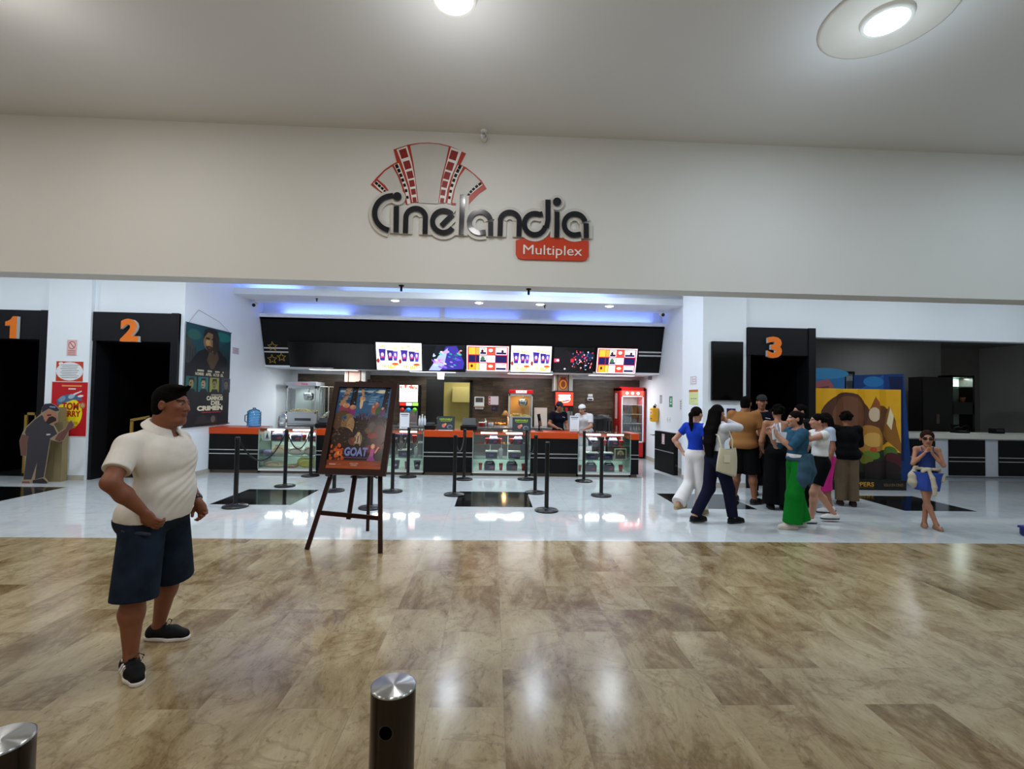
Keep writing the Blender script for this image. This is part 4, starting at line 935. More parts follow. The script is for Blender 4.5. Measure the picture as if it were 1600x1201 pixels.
m = MB(); m.prism([(0, 0), (.37, 0), (.37, .52), (0, .52)], (0, 0, 0), XU, Vector((0, .12, .99)), -.012, mat('#d9cdc4', .4)); m.build('panel', r)
r = thing('dark_tray_stack', 'black round bin between the server in white and the red fridge', 'bin', (2.95, 13.0, 0))
m = MB(); m.lathe([(0, 0), (.26, 0), (.30, 1.08), (.31, 1.12), (.24, 1.15), (.24, 1.2), (0, 1.22)], mat('#0e0d0d', .4)); m.build('bin_body', r)
m = MB()
for k in range(12): t = k * pi / 6; m.tube([(.275 * cos(t), .275 * sin(t), .1), (.305 * cos(t), .305 * sin(t), 1.05)], .008, BLK)
m.build('ribs', r)
r = thing('wall_phone', 'small white device on the wood wall above the server in white', 'device', (px2x(921, 13.88), 13.899, W(921, 626, 13.88).z))
m = MB(); m.box(-.07, .07, -.04, 0, .12, .2, WHT, .01); m.build('upper_box', r)
m = MB(); m.box(-.09, .09, -.06, 0, 0, .1, WHT, .02); m.box(-.06, .06, -.063, -.06, .02, .06, BLK); m.build('lower_box', r)
r = thing('white_box', 'small white box hanging under the soffit left of the kitchen door', 'box', (px2x(686.5, 12.95), 12.9, 2.29))
m = MB(); m.box(-.085, .085, 0, .1, -.11, -.02, WHT, .01); m.box(-.02, .02, .03, .07, -.02, 0, WHT); m.box(-.085, .085, 0, .1, -.21, -.12, WHT, .01); m.build('casing', r)
# food under a warm lamp
r = thing('food_warmer', 'warm-lit snack warmer with orange glow left of the red-topped popcorn machine', 'food warmer', (px2x(783, 13.1), 13.1, BZ))
m = MB(); m.box(-.2, .2, 0, .3, 0, .03, STEEL); m.cyl((.17, .25, .03), (.17, .25, .42), .012, .012, STEEL); m.build('tray', r)
m = MB(); m.lathe([(.02, .12), (.1, .0), (.105, .0), (.03, .13)], mat('#d8a060', .3), (.1, .15, .30)); m.lathe([(0, .01), (.07, .005)], mat('#ffd9a0', .4, emit=5), (.1, .15, .30)); m.build('lamp_shade', r)
m = MB(); rnd = random.Random(9)
for i in range(16): m.lathe([(0, 0), (.035, .01), (.03, .035), (0, .045)], mat(rnd.choice(['#d88a3a', '#c8702a', '#e8b060']), .5), (-.16 + .3 * rnd.random(), .04 + .2 * rnd.random(), .03 + .03 * rnd.random()), 8)
o = m.build('snacks', r); o['kind'] = 'stuff'
area('warmer_light', (px2x(783, 13.1) + .1, 13.2, BZ + .27), 4, .1, (1, .6, .25))
for px, c, s, lb in ((752, 'red', .08, 'red tin on the back counter left of the warm-lit snacks'), (766, 'white', .07, 'white tub on the back counter beside the warm-lit snacks')):
    o = thing('container', lb, 'container', (px2x(px, 13.0), 13.0, BZ)); m = MB(); m.lathe([(0, 0), (s, 0), (s, .09), (s * 1.05, .1), (0, .11)], REDC if c == 'red' else WHT, n=20); m.build('container_body', o)
    m = MB(); m.lathe([(s * 1.06, .1), (s * 1.06, .115), (0, .12)], WHT if c == 'red' else mat('#8a5a5a', .4), n=20); m.build('lid', o)
o = thing('pump_bottle', 'slim grey pump bottle on the back counter between the tin and the tub', 'bottle', (px2x(758, 13.0), 13.02, BZ)); m = MB(); m.lathe([(0, 0), (.03, 0), (.03, .14), (.012, .16), (0, .16)], SILV, n=14); m.build('bottle_body', o)
m = MB(); m.cyl((0, 0, .16), (0, 0, .2), .006, .006, WHT); m.cyl((0, 0, .2), (-.03, 0, .2), .006, .006, WHT); m.build('pump', o)

# ---------------------------------------------- right bay wall
def side_notice(X, y0, y1, z0, z1, label, items, name='wall_notice', cat='notice', left=True):
    """flat notice on a wall that faces -X (left=True) or +X"""
    s = -1 if left else 1
    r = thing(name, label, cat, (X, y1, z0)); w_, h = y1 - y0, z1 - z0
    U = Vector((0, -1, 0)) if left else Vector((0, 1, 0)); O = Vector((s * .0065, 0 if left else -w_, 0))
    m = MB(); m.box(min(0, s * .006), max(0, s * .006), -w_, 0, 0, h, WHT); m.build('sheet', r)
    art('print', r, O, U, ZU, items, w_, h); return r
side_notice(4.30, 11.30, 11.51, 1.47, 1.73, 'green safety sign on the white wall above the black gate', [('r', 0, 0, 1, 1, '#1f8a58'), ('r', .2, .25, .8, .4, '#c8e8d8'), ('p', [(.3, .5), (.7, .5), (.7, .8), (.5, .9)], '#d8f0e4')])
side_notice(4.30, 12.02, 12.17, 1.55, 1.76, 'narrow grey notice above the yellow extinguisher cover', [('r', 0, 0, 1, 1, '#8a868c')] + [('r', .2, .1 + k * .2, .8, .2 + k * .2, '#d8d6d8') for k in range(4)])
side_notice(4.30, 10.74, 10.85, 1.40, 1.66, 'narrow black and white sign low on the wall beside the pillar', [('r', 0, 0, 1, 1, '#e0e4e6')] + [('r', .3, .15 + k * .2, .7, .26 + k * .2, '#4a4a50') for k in range(4)])
side_notice(3.98, 9.21, 9.51, 1.955, 2.12, 'small pale notice with pink grid high on the pillar side', [('r', 0, 0, 1, 1, '#dcdadf'), ('r', .08, .08, .92, .92, '#c9a8b4'), ('r', .14, .14, .3, .86, '#e6e4ea'), ('r', .36, .14, .86, .3, '#e6e4ea'), ('r', .36, .4, .86, .56, '#e6e4ea'), ('r', .36, .66, .86, .86, '#e6e4ea')])
side_notice(3.98, 9.14, 9.57, 1.556, 1.85, 'yellow-green notice with orange heading on the pillar side', [('r', 0, 0, 1, 1, '#d3dc9c'), ('r', 0, .84, 1, 1, '#c8682a'), ('r', .2, .38, .4, .42, '#5a6a3a'), ('r', .45, .38, .6, .42, '#5a6a3a'), ('r', .65, .38, .85, .42, '#5a6a3a'), ('r', .3, .1, .32, .36, '#b8bf80'), ('r', .6, .1, .62, .36, '#b8bf80')])
r = thing('extinguisher_cover', 'yellow fire extinguisher cover hanging on the white wall above the gate', 'fire extinguisher', (4.29, 12.34, 1.07))
YEL = mat('#e0a012', .45)
m = MB(); m.box(-.16, 0, -.13, .13, 0, .36, YEL, .03); m.build('cover', r)
m = MB(); m.box(-.10, -.04, -.03, .03, .36, .42, BLK); m.tube([(-.07, 0, .42), (-.08, -.06, .46), (-.05, -.1, .42)], .01, BLK); m.build('valve', r)
art('cover_print', r, (-.161, .1, .05), Vector((0, -1, 0)), ZU, [('r', .1, .05, .9, .15, '#7a5a10'), ('r', .15, .45, .85, .8, '#e8d8c0'), ('r', .3, .52, .7, .72, '#b04030')], .2, .3)
r = thing('wall_bracket', 'grey pipe bracket on the white wall above the fridge', 'bracket', (4.295, 12.85, 2.23))
m = MB(); m.box(-.08, 0, -.05, .05, -.05, .05, mat('#7d8284', .4, .5), .005); m.build('junction_box', r)
m = MB(); m.tube([(-.05, 0, 0), (-.15, .35, -.02), (-.25, .9, -.03)], .012, mat('#9a9ea0', .4, .5)); m.build('pipe', r)
for k in range(2):
    r = thing('wall_socket', 'small white wall plate right of the yellow extinguisher cover, %s' % ('left one' if k == 0 else 'right one'), 'socket', (4.30, 11.62 - .16 * k, 1.10))
    m = MB(); m.box(-.008, 0, -.04, .04, 0, .12, WHT, .003); m.build('plate', r)
    m = MB(); m.box(-.011, -.008, -.015, .015, .04, .08, mat('#c0c4c8', .4)); m.build('rocker', r)
# half-height gate
r = thing('counter_gate', 'black waist-high swing gate with silver strip beside the right pillar', 'gate', (3.86, 10.98, 0))
d = Vector((.10, -.90, 0)); dn = d.normalized(); nn = Vector((dn.y, -dn.x, 0))   # nn points to -X side
m = MB(); m.prism([(0, .04), (d.length, .04), (d.length, .93), (0, .93)], (0, 0, 0), dn, ZU, .10, BLK); m.v = [(x, y, z) for x, y, z in m.v]; m.build('panel', r)
N_ = dn.cross(ZU)
m = MB(); m.prism([(0, 0), (d.length, 0), (d.length, .018), (0, .018)], N_ * (.10), dn, ZU, .006, SILV); m.v = [(x, y, z + .50) for x, y, z in m.v]; m.build('silver_strip', r)
art('notice', r, N_ * .101 + dn * .36 + ZU * .66, dn, ZU, [('r', 0, 0, 1, 1, '#e8d8d8'), ('r', .15, .08, .85, .92, '#b03030'), ('r', .3, .14, .7, .86, '#e8e4e4')], .13, .22)
m = MB(); m.cyl(N_ * .1 + dn * .03 + ZU * .83, N_ * .17 + dn * .03 + ZU * .83, .012, .012, STEEL); m.cyl(N_ * .17 + dn * .03 + ZU * .83, N_ * .17 - dn * .08 + ZU * .83, .01, .01, STEEL); m.build('handle', r)
m = MB()
for z in (.25, .72): m.cyl(dn * d.length + N_ * .05 + ZU * z, dn * (d.length + .03) + N_ * .05 + ZU * z, .02, .02, DSTEEL)
m.build('hinge', r)
# television on the right front wall and posters under it
a = W(1112, 625, 8.90); b = W(1162, 534, 8.90)
r = thing('wall_screen', 'large black switched-off upright screen left of door 3', 'screen', (a.x, 8.95, a.z)); w_, h = b.x - a.x - .01, b.z - a.z
m = MB(); m.box(0, w_, -.06, -.001, 0, h, BLK, .004); m.build('screen_case', r)
m = MB(); m.box(.015, w_ - .015, -.062, -.06, .015, h - .015, mat('#050506', .15)); m.build('display', r)
wallpaper_sign(1117, 1131, 638, 656, 8.949, 'small red poster under the black upright screen', [('r', 0, 0, 1, 1, '#8a1c2c'), ('e', .5, .6, .3, .25, '#c85a50'), ('r', .15, .1, .85, .25, '#e0c0a0')], 'poster', 'small_poster')
wallpaper_sign(1135, 1149, 638, 656, 8.949, 'small violet poster under the black upright screen, beside the red one', [('r', 0, 0, 1, 1, '#2c1c5a'), ('e', .5, .55, .3, .25, '#5a4aa8'), ('r', .15, .1, .85, .22, '#b8a8d0')], 'poster', 'small_poster')

# ---------------------------------------------- left pillar
PYL = 8.969
wallpaper_sign(104.5, 121, 531, 555, PYL, 'small pink no-entry notice on the white pillar between doors 1 and 2', [('r', 0, 0, 1, 1, '#e3b8b4'), ('e', .5, .66, .36, .26, '#c05a5a'), ('e', .5, .66, .28, .2, '#e8cfcb'), ('p', [(.28, .78), (.34, .84), (.74, .54), (.68, .48)], '#c05a5a'), ('r', .12, .26, .88, .34, '#c98080'), ('r', .12, .14, .88, .20, '#c98080'), ('r', .12, .04, .88, .09, '#c98080')])
wallpaper_sign(87.5, 131, 565, 595, PYL, 'white oval notice with red corners on the left pillar above the red poster', [('r', 0, 0, 1, 1, '#c8401e'), ('e', .5, .5, .5, .47, '#e8e8ea'), ('e', .17, .88, .09, .08, '#f0e8e8')] + [('r', .16 + .05 * (k % 2), .80 - k * .09, .84 - .04 * (k % 3), .83 - k * .09, '#8a8c90') for k in range(8)])
T1 = [('r', 0, 0, 1, 1, '#c01622'), ('e', .52, .42, .34, .28, '#f0d81c'), ('r', .28, .91, .82, .935, '#e09a50'), ('r', .46, .855, .66, .88, '#e8d0c8'),
      ('p', [(.15, .66), (.3, .74), (.55, .78), (.8, .72), (.85, .66), (.6, .67), (.4, .62), (.2, .56)], '#4a6a8c'), ('e', .3, .68, .1, .05, .3, '#7a98b4'), ('e', .55, .73, .09, .04, .2, '#a8b8c8'), ('p', [(.6, .78), (.82, .84), (.83, .82), (.62, .75)], '#d8dce4'), ('e', .8, .74, .08, .02, .1, '#f0e8e8'),
      ('t', 'TOM', .30, .48, .76, .62, '#b01818', .04), ('t', '&', .26, .40, .34, .47, '#b01818', .03), ('t', 'JERRY', .30, .33, .82, .47, '#b01818', .04), ('e', .86, .57, .08, .055, '#a87848'), ('e', .86, .57, .05, .035, '#c8a070'), ('r', .35, .22, .75, .27, '#c8a41c'), ('r', .4, .16, .7, .2, '#b89018'), ('r', .3, .03, .7, .045, '#8a1018')]
wallpaper_sign(77.5, 139, 596.5, 681.5, PYL, 'red film poster with yellow disc and red title on the left pillar', [('r', 0, 0, 1, 1, '#e8e0e0')] + [(it[0],) + tuple(it[1:]) for it in [('r', .015, .01, .985, .99, '#c01622')] + T1[1:]], 'poster', 'film_poster')
wallpaper_sign(70, 77, 602, 621, 8.995, 'tiny pink notice on the black post of door 1', [('r', 0, 0, 1, 1, '#b89aa0'), ('r', .15, .2, .85, .3, '#8a4a5a'), ('r', .15, .5, .85, .8, '#7a5a68')])
# ---------------------------------------------- hanging film banner on the left bay wall
r = thing('hanging_banner', 'tall dark teal film banner hanging by a cord on the left white wall', 'banner', (-5.66, 9.05, .965)); bw, bh = 1.50, 1.94
YV = Vector((0, 1, 0))
m = MB(); m.prism([(0, 0), (bw, 0), (bw, bh), (0, bh)], (0, 0, 0), YV, ZU, .004, mat('#0c1018', .5)); m.build('cloth', r)
rnd = random.Random(12)
# the banner faces +X : U = +Y, V = Z
L = [('r', 0, 0, 1, 1, '#0b0d18'), ('r', 0, .62, 1, 1, '#12434a'), ('p', [(0, .62), (0, .88), (.12, .84), (.2, .72), (.3, .62)], '#3a3a30'), ('p', [(.62, .62), (.7, .8), (.85, .86), (1, .9), (1, .62)], '#0f3a40'), ('e', .8, .93, .2, .05, '#1a6a62'), ('e', .16, .9, .14, .05, '#2a5a50')]
L += [('p', [(x, .64), (x, .64 + .1 + .08 * rnd.random()), (x + .03, .64 + .12 + .05 * rnd.random()), (x + .03, .64)], '#1c2a2c') for x in [.02, .07, .12, .17, .72, .78, .84, .9, .95]]
L += [('p', [(.05, .6), (.25, .74), (.4, .78), (.72, .78), (.9, .7), (1, .6), (.9, .42), (.1, .42)], '#0d0f18'), ('p', [(.44, .66), (.5, .78), (.64, .80), (.72, .70), (.6, .58), (.54, .58)], '#4a3a28'),
      ('e', .52, .86, .17, .11, '#7d6242'), ('p', [(.34, .86), (.37, .97), (.5, 1.0), (.66, .98), (.72, .9), (.69, .86), (.64, .93), (.45, .95), (.38, .9)], '#1c1610'), ('p', [(.56, .96), (.70, .93), (.72, .8), (.6, .72), (.56, .78)], '#2a2118'), ('e', .45, .845, .05, .035, '#b08c5c'), ('e', .445, .885, .05, .012, '#241a10'), ('e', .58, .885, .05, .012, '#241a10'), ('e', .50, .84, .02, .035, '#a07c4c'), ('p', [(.40, .80), (.48, .815), (.58, .80), (.55, .75), (.46, .745)], '#33261a'), ('e', .49, .793, .035, .006, '#6a3a2a')]
for k, (x, c, d_) in enumerate(((.0, '#1a5a52', '#8a7450'), (.25, '#14686a', '#9a8868'), (.5, '#8a9040', '#7a6a44'), (.78, '#2a3a50', '#6a5a4a'))):
    L += [('r', x + .02, .34, x + .235, .49, c), ('p', [(x + .05, .34), (x + .08, .37), (x + .2, .37), (x + .22, .34)], '#11121c'), ('e', x + .13, .42, .045, .045, d_), ('p', [(x + .07, .42), (x + .08, .475), (x + .18, .48), (x + .19, .42), (x + .16, .455), (x + .1, .455)], '#1a1410'), ('e', x + .12, .425, .015, .006, '#1a1410'), ('e', x + .12, .395, .02, .005, '#5a3020')]
for k, (x0, x1) in enumerate(((.2, .38), (.42, .56), (.59, .74), (.77, .84))): L += [('t', ('NOMBRE', 'APEL', 'ACTOR', 'EL')[k], x0, .505, x1, .535, '#cfc7a8', .03), ('r', x0 + .04, .545, x1, .562, '#b8b094')]
L += [('r', .56, .305, .82, .317, '#a8a088'), ('t', 'CAMINOS', .46, .255, .84, .30, '#ddd5b8', .05), ('t', 'DEL', .56, .205, .80, .25, '#ddd5b8', .05), ('t', 'CRIMEN', .26, .15, .84, .20, '#ddd5b8', .06), ('r', .36, .128, .8, .138, '#a02030'),
      ('p', [(.2, .02), (.3, .1), (.42, .11), (.5, .05), (.6, .11), (.7, .09), (.72, .02)], '#2a2426'), ('e', .62, .06, .05, .035, '#6a5a54'), ('r', .0, .0, 1, .012, '#05060c')]
art('film_print', r, (.0045, 0, 0), YV, ZU, L, bw, bh, step=.00008)
m = MB(); m.cyl((.004, -.02, bh), (.004, bw + .02, bh), .008, .008, mat('#123038', .4)); m.build('rod', r)
m = MB(); m.cyl((.004, -.03, 0), (.004, bw + .05, 0), .009, .009, BLK); m.build('rod', r)
m = MB(); m.tube([(.004, .05, bh), (-.03, .40, bh + .30), (-.03, 1.10, bh + .18), (.004, 1.45, bh)], .004, mat('#aab0b4', .5)); m.build('hanging_cord', r)
side_notice(-5.70, 10.70, 10.97, 2.475, 2.62, 'small grey and red notice on the white wall right of the film banner', [('r', 0, 0, 1, 1, '#d0ccd4')] + [('r', .1, .1 + .18 * k, .9, .2 + .18 * k, '#a88a98') for k in range(5)] + [('r', .3, 0, .34, 1, '#d8d6dc')], left=False)

# ---------------------------------------------- barrier posts and ropes
p0 = thing('barrier_post', 'slim black barrier post', 'barrier post', (-3.62, 7.02, 0)); p0['group'] = 'barrier posts of the queue'
m = MB(); m.lathe([(0, 0), (.170, 0), (.172, .012), (.165, .022), (.06, .034), (.033, .045), (.031, .05)], mat('#0d0d0f', .35), n=40); m.build('base', p0)
m = MB(); m.cyl((0, 0, .04), (0, 0, .93), .031, .031, mat('#0c0c0e', .3), 24); m.build('pole', p0)
m = MB(); m.lathe([(.033, .92), (.034, .96), (.034, .985), (.028, .993), (0, .995)], mat('#131316', .3), n=24); m.box(-.007, .007, -.04, .04, .93, .96, BLK); m.build('belt_head', p0)
snapshot(p0)
rows = [(-3.62, 7.02, 'front post of the leftmost row, foot on the black floor square'), (-3.60, 8.60, 'second post of the leftmost row, behind the black floor square'), (-3.57, 9.70, 'rear post of the leftmost row, before the snack bag case'),
        (-2.63, 8.23, 'post behind the left leg of the easel'), (-2.60, 9.66, 'rear post seen between the easel legs'), (-1.72, 7.02, 'post right behind the right leg of the easel'), (-1.66, 8.23, 'post just right of the easel poster, middle distance'), (-1.66, 9.73, 'rear post right of the easel poster, before the acrylic sign'),
        (-.60, 8.01, 'post at the left corner of the central black floor square'), (-.53, 9.50, 'rear post before the black unit left of the middle case'), (.70, 9.60, 'rear post before the right edge of the middle case'), (.76, 8.25, 'post at the back right corner of the central black square'), (.81, 6.95, 'nearest post, right of the central black floor square'),
        (1.83, 9.45, 'rear post before the rightmost glass case'), (1.86, 8.06, 'rightmost post, standing alone on white tiles')]
for i, (x, y, t) in enumerate(rows):
    o = p0 if i == 0 else dup(p0, (x, y, 0)); o['label'] = 'slim black barrier post: ' + t
def rope(a, b, sag, label, ra=.94):
    n = 16; A = Vector((a[0], a[1], ra)); B = Vector((b[0], b[1], ra)); pts = []
    d = (B - A).normalized(); A = A + d * .035; B = B - d * .035
    for i in range(n + 1): t = i / n; q = A.lerp(B, t); q.z -= sag * 4 * t * (1 - t); pts.append(q - Vector((a[0], a[1], 0)))
    m = MB(); m.tube(pts, .011, BLK, 6); o = m.build('barrier_chain', None, (a[0], a[1], 0)); tag(o, label, 'chain')
rope(rows[0], rows[1], .38, 'black chain sagging between front and second post of the leftmost row'); rope(rows[1], rows[2], .34, 'black chain sagging before the snack bag case')
rope(rows[6], rows[7], .30, 'black chain sagging right of the easel poster'); rope(rows[8], rows[9], .30, 'black chain before the black unit left of the middle case')
rope(rows[10], rows[11], .34, 'black chain sagging beside the right edge of the middle case'); rope(rows[13], rows[14], .12, 'black chain between the two rightmost posts')

# ---------------------------------------------- easel and framed film poster
DW = mat('#2a110b', .45, var=.15, vscale=30, spec=.25)
er = thing('easel', 'dark brown wooden easel with splayed legs on the edge of the marble', 'easel', (-1.5, 5.3, 0)); EO = (-1.5, 5.3, 0)
def bar(m, a, b, w_, t, mm):
    a = Vector(a); b = Vector(b); d = (b - a).normalized(); side = d.cross(YU).normalized(); nn = side.cross(d)
    vs = [p + side * sx * w_ / 2 + nn * sy * t / 2 for p in (a, b) for sx, sy in ((-1, -1), (1, -1), (1, 1), (-1, 1))]
    m.add(vs, [(0, 1, 2, 3)[::-1], (4, 5, 6, 7), (0, 1, 5, 4), (1, 2, 6, 5), (2, 3, 7, 6), (3, 0, 4, 7)], mm)
apex = Vector((-1.40, 5.66, 1.86)); FLa = Vector((-1.905, 5.14, 0)); FRa = Vector((-1.12, 5.03, 0)); RL = Vector((-1.46, 5.85, 0))
m = MB(); bar(m, FLa, Vector((-1.52, 5.62, 1.78)), .045, .028, DW); part(m, 'leg', er, EO)
m = MB(); bar(m, FRa, Vector((-1.30, 5.60, 1.78)), .045, .028, DW); part(m, 'leg', er, EO)
m = MB(); bar(m, RL, Vector((-1.41, 5.68, 1.70)), .035, .028, DW); part(m, 'rear_leg', er, EO)
m = MB(); bar(m, W(544.5, 811, 5.34), Vector((-1.42, 5.60, 1.80)), .045, .03, DW); part(m, 'mast', er, EO)
def onleg(a, b, z): t = (z - a.z) / (b.z - a.z); return a.lerp(b, t)
c0 = onleg(FLa, Vector((-1.52, 5.62, 1.78)), .36); c1 = onleg(FRa, Vector((-1.30, 5.60, 1.78)), .33)
m = MB(); bar(m, c0, c1, .045, .022, DW); part(m, 'crossbar', er, EO)
m = MB(); bar(m, (-1.56, 5.55, 1.75), (-1.24, 5.53, 1.75), .05, .03, DW); part(m, 'top_block', er, EO)
m = MB(); m.tube([W(548, 806.5, 5.35), W(571, 809, 5.83)], .005, SILV); part(m, 'spreader_chain', er, EO)
# picture: fitted plane, turned 7 degrees, leaning back 19 degrees
al, le = radians(6.97), radians(19.0)
PU = Vector((cos(al), -sin(al), 0)); PB = Vector((sin(al), cos(al), 0)); PV = PB * sin(le) + ZU * cos(le); PN = PU.cross(PV)
PO = Vector((-1.458, 5.12, .78)) - PU * .364; pw, ph = .728, 1.039
fr = thing('framed_poster', 'film poster in a dark brown frame resting on the easel', 'poster', PO)
m = MB(); t = .062
for q in ([(0, 0), (pw, 0), (pw - t, t * 1.05), (t, t * 1.05)], [(pw, 0), (pw, ph), (pw - t, ph - t), (pw - t, t * 1.05)], [(pw, ph), (0, ph), (t, ph - t), (pw - t, ph - t)], [(0, ph), (0, 0), (t, t * 1.05), (t, ph - t)]):
    m.prism(q, -PN * .02, PU, PV, .035, DW)
m.build('frame', fr)
m = MB(); m.prism([(.01, .01), (pw - .01, .01), (pw - .01, ph - .01), (.01, ph - .01)], -PN * .019, PU, PV, .008, BLK); m.build('backing_board', fr)
rnd = random.Random(4)
G = [('r', 0, 0, 1, 1, '#20130f'), ('p', [(0, .62), (0, 1), (1, 1), (1, .62)], '#2c5a86'), ('p', [(.5, .80), (.55, 1), (1, 1), (1, .76)], '#3a6c98'), ('r', .02, .94, .86, .965, '#9fb4bf'), ('e', .82, .955, .12, .022, '#e0d9b8'),
     ('p', [(.04, .78), (.14, 1), (.24, 1), (.14, .74)], '#b08660'), ('p', [(.24, .74), (.26, 1), (.36, 1), (.36, .74)], '#171418'), ('p', [(.84, .7), (.88, 1), (.96, 1), (.95, .68)], '#1a1c28'), ('r', .58, .78, .78, .92, '#4a7aa6'), ('p', [(.42, .98), (.47, .98), (.53, .84), (.48, .82)], '#c8905a')]
G += [('r', .6, .79 + .03 * k, .76, .80 + .03 * k, '#86a8c4') for k in range(4)]
for x, y, rx, ry, c in ((.47, .86, .05, .04, '#d8a070'), (.46, .80, .03, .07, '#e0c0a0'), (.15, .72, .1, .06, '#8a3a58'), (.18, .77, .07, .03, '#c8906a'), (.30, .69, .07, .06, '#8a2a6a'), (.31, .75, .06, .03, '#c08a6a'), (.72, .73, .06, .07, '#a05a48'), (.80, .70, .06, .06, '#2f5a2c'), (.88, .70, .05, .06, '#5a3a6a'), (.76, .79, .04, .03, '#b06a5a'),
                        (.15, .58, .19, .13, '#5a4030'), (.26, .55, .12, .12, '#8a6a4c'), (.18, .62, .05, .03, '#3a5a6a'), (.32, .52, .07, .1, '#a8845c'), (.26, .45, .12, .05, '#c09a70'), (.30, .43, .08, .03, '#3a2418'), (.78, .53, .16, .12, '#2c2c32'), (.72, .50, .07, .07, '#5c5048'), (.66, .46, .06, .04, '#6a5038'), (.86, .40, .14, .14, '#4a1418'), (.76, .40, .1, .035, '#8a1c18'), (.90, .27, .12, .03, '#5a1010'), (.78, .24, .14, .05, '#7a1614'),
                        (.20, .38, .2, .12, '#2c1d18'), (.5, .42, .035, .04, '#c8a878'), (.5, .34, .08, .09, '#9c8468'), (.42, .33, .09, .05, '#6a3c30'), (.48, .30, .05, .035, '#7c5a48'), (.5, .24, .06, .06, '#1c1412')):
    G.append(('e', x, y, rx, ry, c))
for _ in range(34): G.append(('e', .4 + .5 * rnd.random(), .60 + .07 * rnd.random(), .014, .02, rnd.choice(['#1a1624', '#2a1c38', '#443058', '#6a5a70'])))
for _ in range(34): G.append(('e', .03 + .25 * rnd.random(), .11 + .17 * rnd.random(), .014 + .02 * rnd.random(), .012 + .012 * rnd.random(), rnd.choice(['#d8641c', '#b84a14', '#e0a070', '#c8501c', '#4a1c10'])))
for _ in range(170):                     # fur strokes, cloth and crowd texture of the painting
    x = rnd.uniform(.03, .97); y = rnd.uniform(.30, .66); c_ = rnd.choice(['#6a4c38', '#7d5c42', '#3a2820', '#8a6a4c', '#4c3428', '#9a7a58'] if x < .5 else ['#3a3034', '#2a2226', '#5c2420', '#4a3c38', '#6a2a22', '#241c20'])
    if abs(x - .5) < .09 and .26 < y < .47: continue
    G.append(('e', x, y, .006 + .02 * rnd.random(), .002 + .004 * rnd.random(), rnd.uniform(-.9, .9), c_))
for _ in range(60): x = rnd.uniform(.02, .98); G.append(('e', x, rnd.uniform(.80, .99), .01 + .03 * rnd.random(), .003 + .005 * rnd.random(), rnd.uniform(-.3, .3), rnd.choice(['#3f74a4', '#2a5078', '#6a94b8', '#24486c'])))
for x, y in ((.15, .77), (.31, .755), (.47, .87), (.76, .80), (.70, .755), (.88, .735)): G += [('e', x, y, .022, .016, '#d8a888'), ('e', x - .008, y + .003, .004, .003, '#1a1210'), ('e', x + .008, y + .003, .004, .003, '#1a1210')]
G += [('p', [(.45, .30), (.47, .39), (.54, .39), (.57, .30)], '#b8a48c'), ('e', .505, .415, .022, .026, '#caa880'), ('p', [(.47, .43), (.49, .455), (.52, .455), (.545, .43), (.505, .44)], '#3a2418'), ('e', .44, .345, .035, .028, '#8a4a30'), ('r', .495, .31, .515, .39, '#4a3a34')]
G += [('p', [(.70, .07), (.76, .17), (.82, .17), (.90, .07)], '#8a3a8c'), ('p', [(.76, .15), (.77, .24), (.84, .24), (.83, .15)], '#b04a8c'), ('e', .80, .27, .035, .03, '#e0a888'), ('p', [(.84, .2), (.9, .27), (.92, .26), (.86, .18)], '#d89a80'),
      ('p', [(0, 0), (0, .10), (1, .10), (1, 0)], '#7a3014'), ('r', 0, .0, 1, .035, '#a8481a'), ('e', .5, .06, .46, .03, '#96401a'), ('t', 'GOAT', .30, .145, .72, .25, '#5a60a8', .045), ('t', 'GOAT', .295, .155, .715, .255, '#8088c0', .03), ('r', .3, .128, .72, .134, '#8a4a7a'), ('r', .06, .045, .18, .055, '#d8b8a0'), ('r', .2, .045, .28, .053, '#a87050'), ('t', 'SOLO EN', .43, .055, .58, .07, '#e0c8b8', .0), ('t', 'CINES', .45, .035, .56, .05, '#e0c8b8', .0)]
art('film_print', fr, PU * t + PV * t * 1.05 - PN * .010, PU, PV, G, pw - 2 * t, ph - 2.05 * t, step=.00003, rough=.2)
# ledge pegs that carry the frame
m = MB(); q = PO + PU * .10 - PN * .02; q2 = PO + PU * .62 - PN * .02
for p_ in (q, q2): m.cyl(p_ - PV * .012 - PN * .03, p_ - PV * .012 + PN * .05, .010, .010, DW, 12)
part(m, 'peg', er, EO)

# ---------------------------------------------- steel bollards
def bollard(x, y, label, rad=.055, zt=.90, hole=-.1):
    r = thing('bollard', label, 'bollard', (x, y, 0))
    m = MB(); m.cyl((0, 0, 0), (0, 0, zt - .004), rad, rad, mat('#3d3634', .22, .9), 64, caps=False); m.lathe([(rad, 0), (rad + .02, 0), (rad + .02, .01), (rad, .012)], DSTEEL); m.build('tube', r)
    m = MB(); m.lathe([(rad, zt - .004), (rad + .0005, zt), (rad - .004, zt + .002), (0, zt + .002)], brushed(), n=64); m.build('cap', r)
    h = hole; m = MB(); c_, s_ = sin(h), -cos(h); O = Vector((c_ * (rad - .006), s_ * (rad - .006), zt - .080)); d = Vector((c_, s_, 0))
    m.cyl(O, O + d * .0075, .0155, .0155, mat('#020202', 1., spec=0.), 24); m.cyl(O, O + d * .0062, .0175, .0175, DSTEEL, 24); m.build('bolt_hole', r)
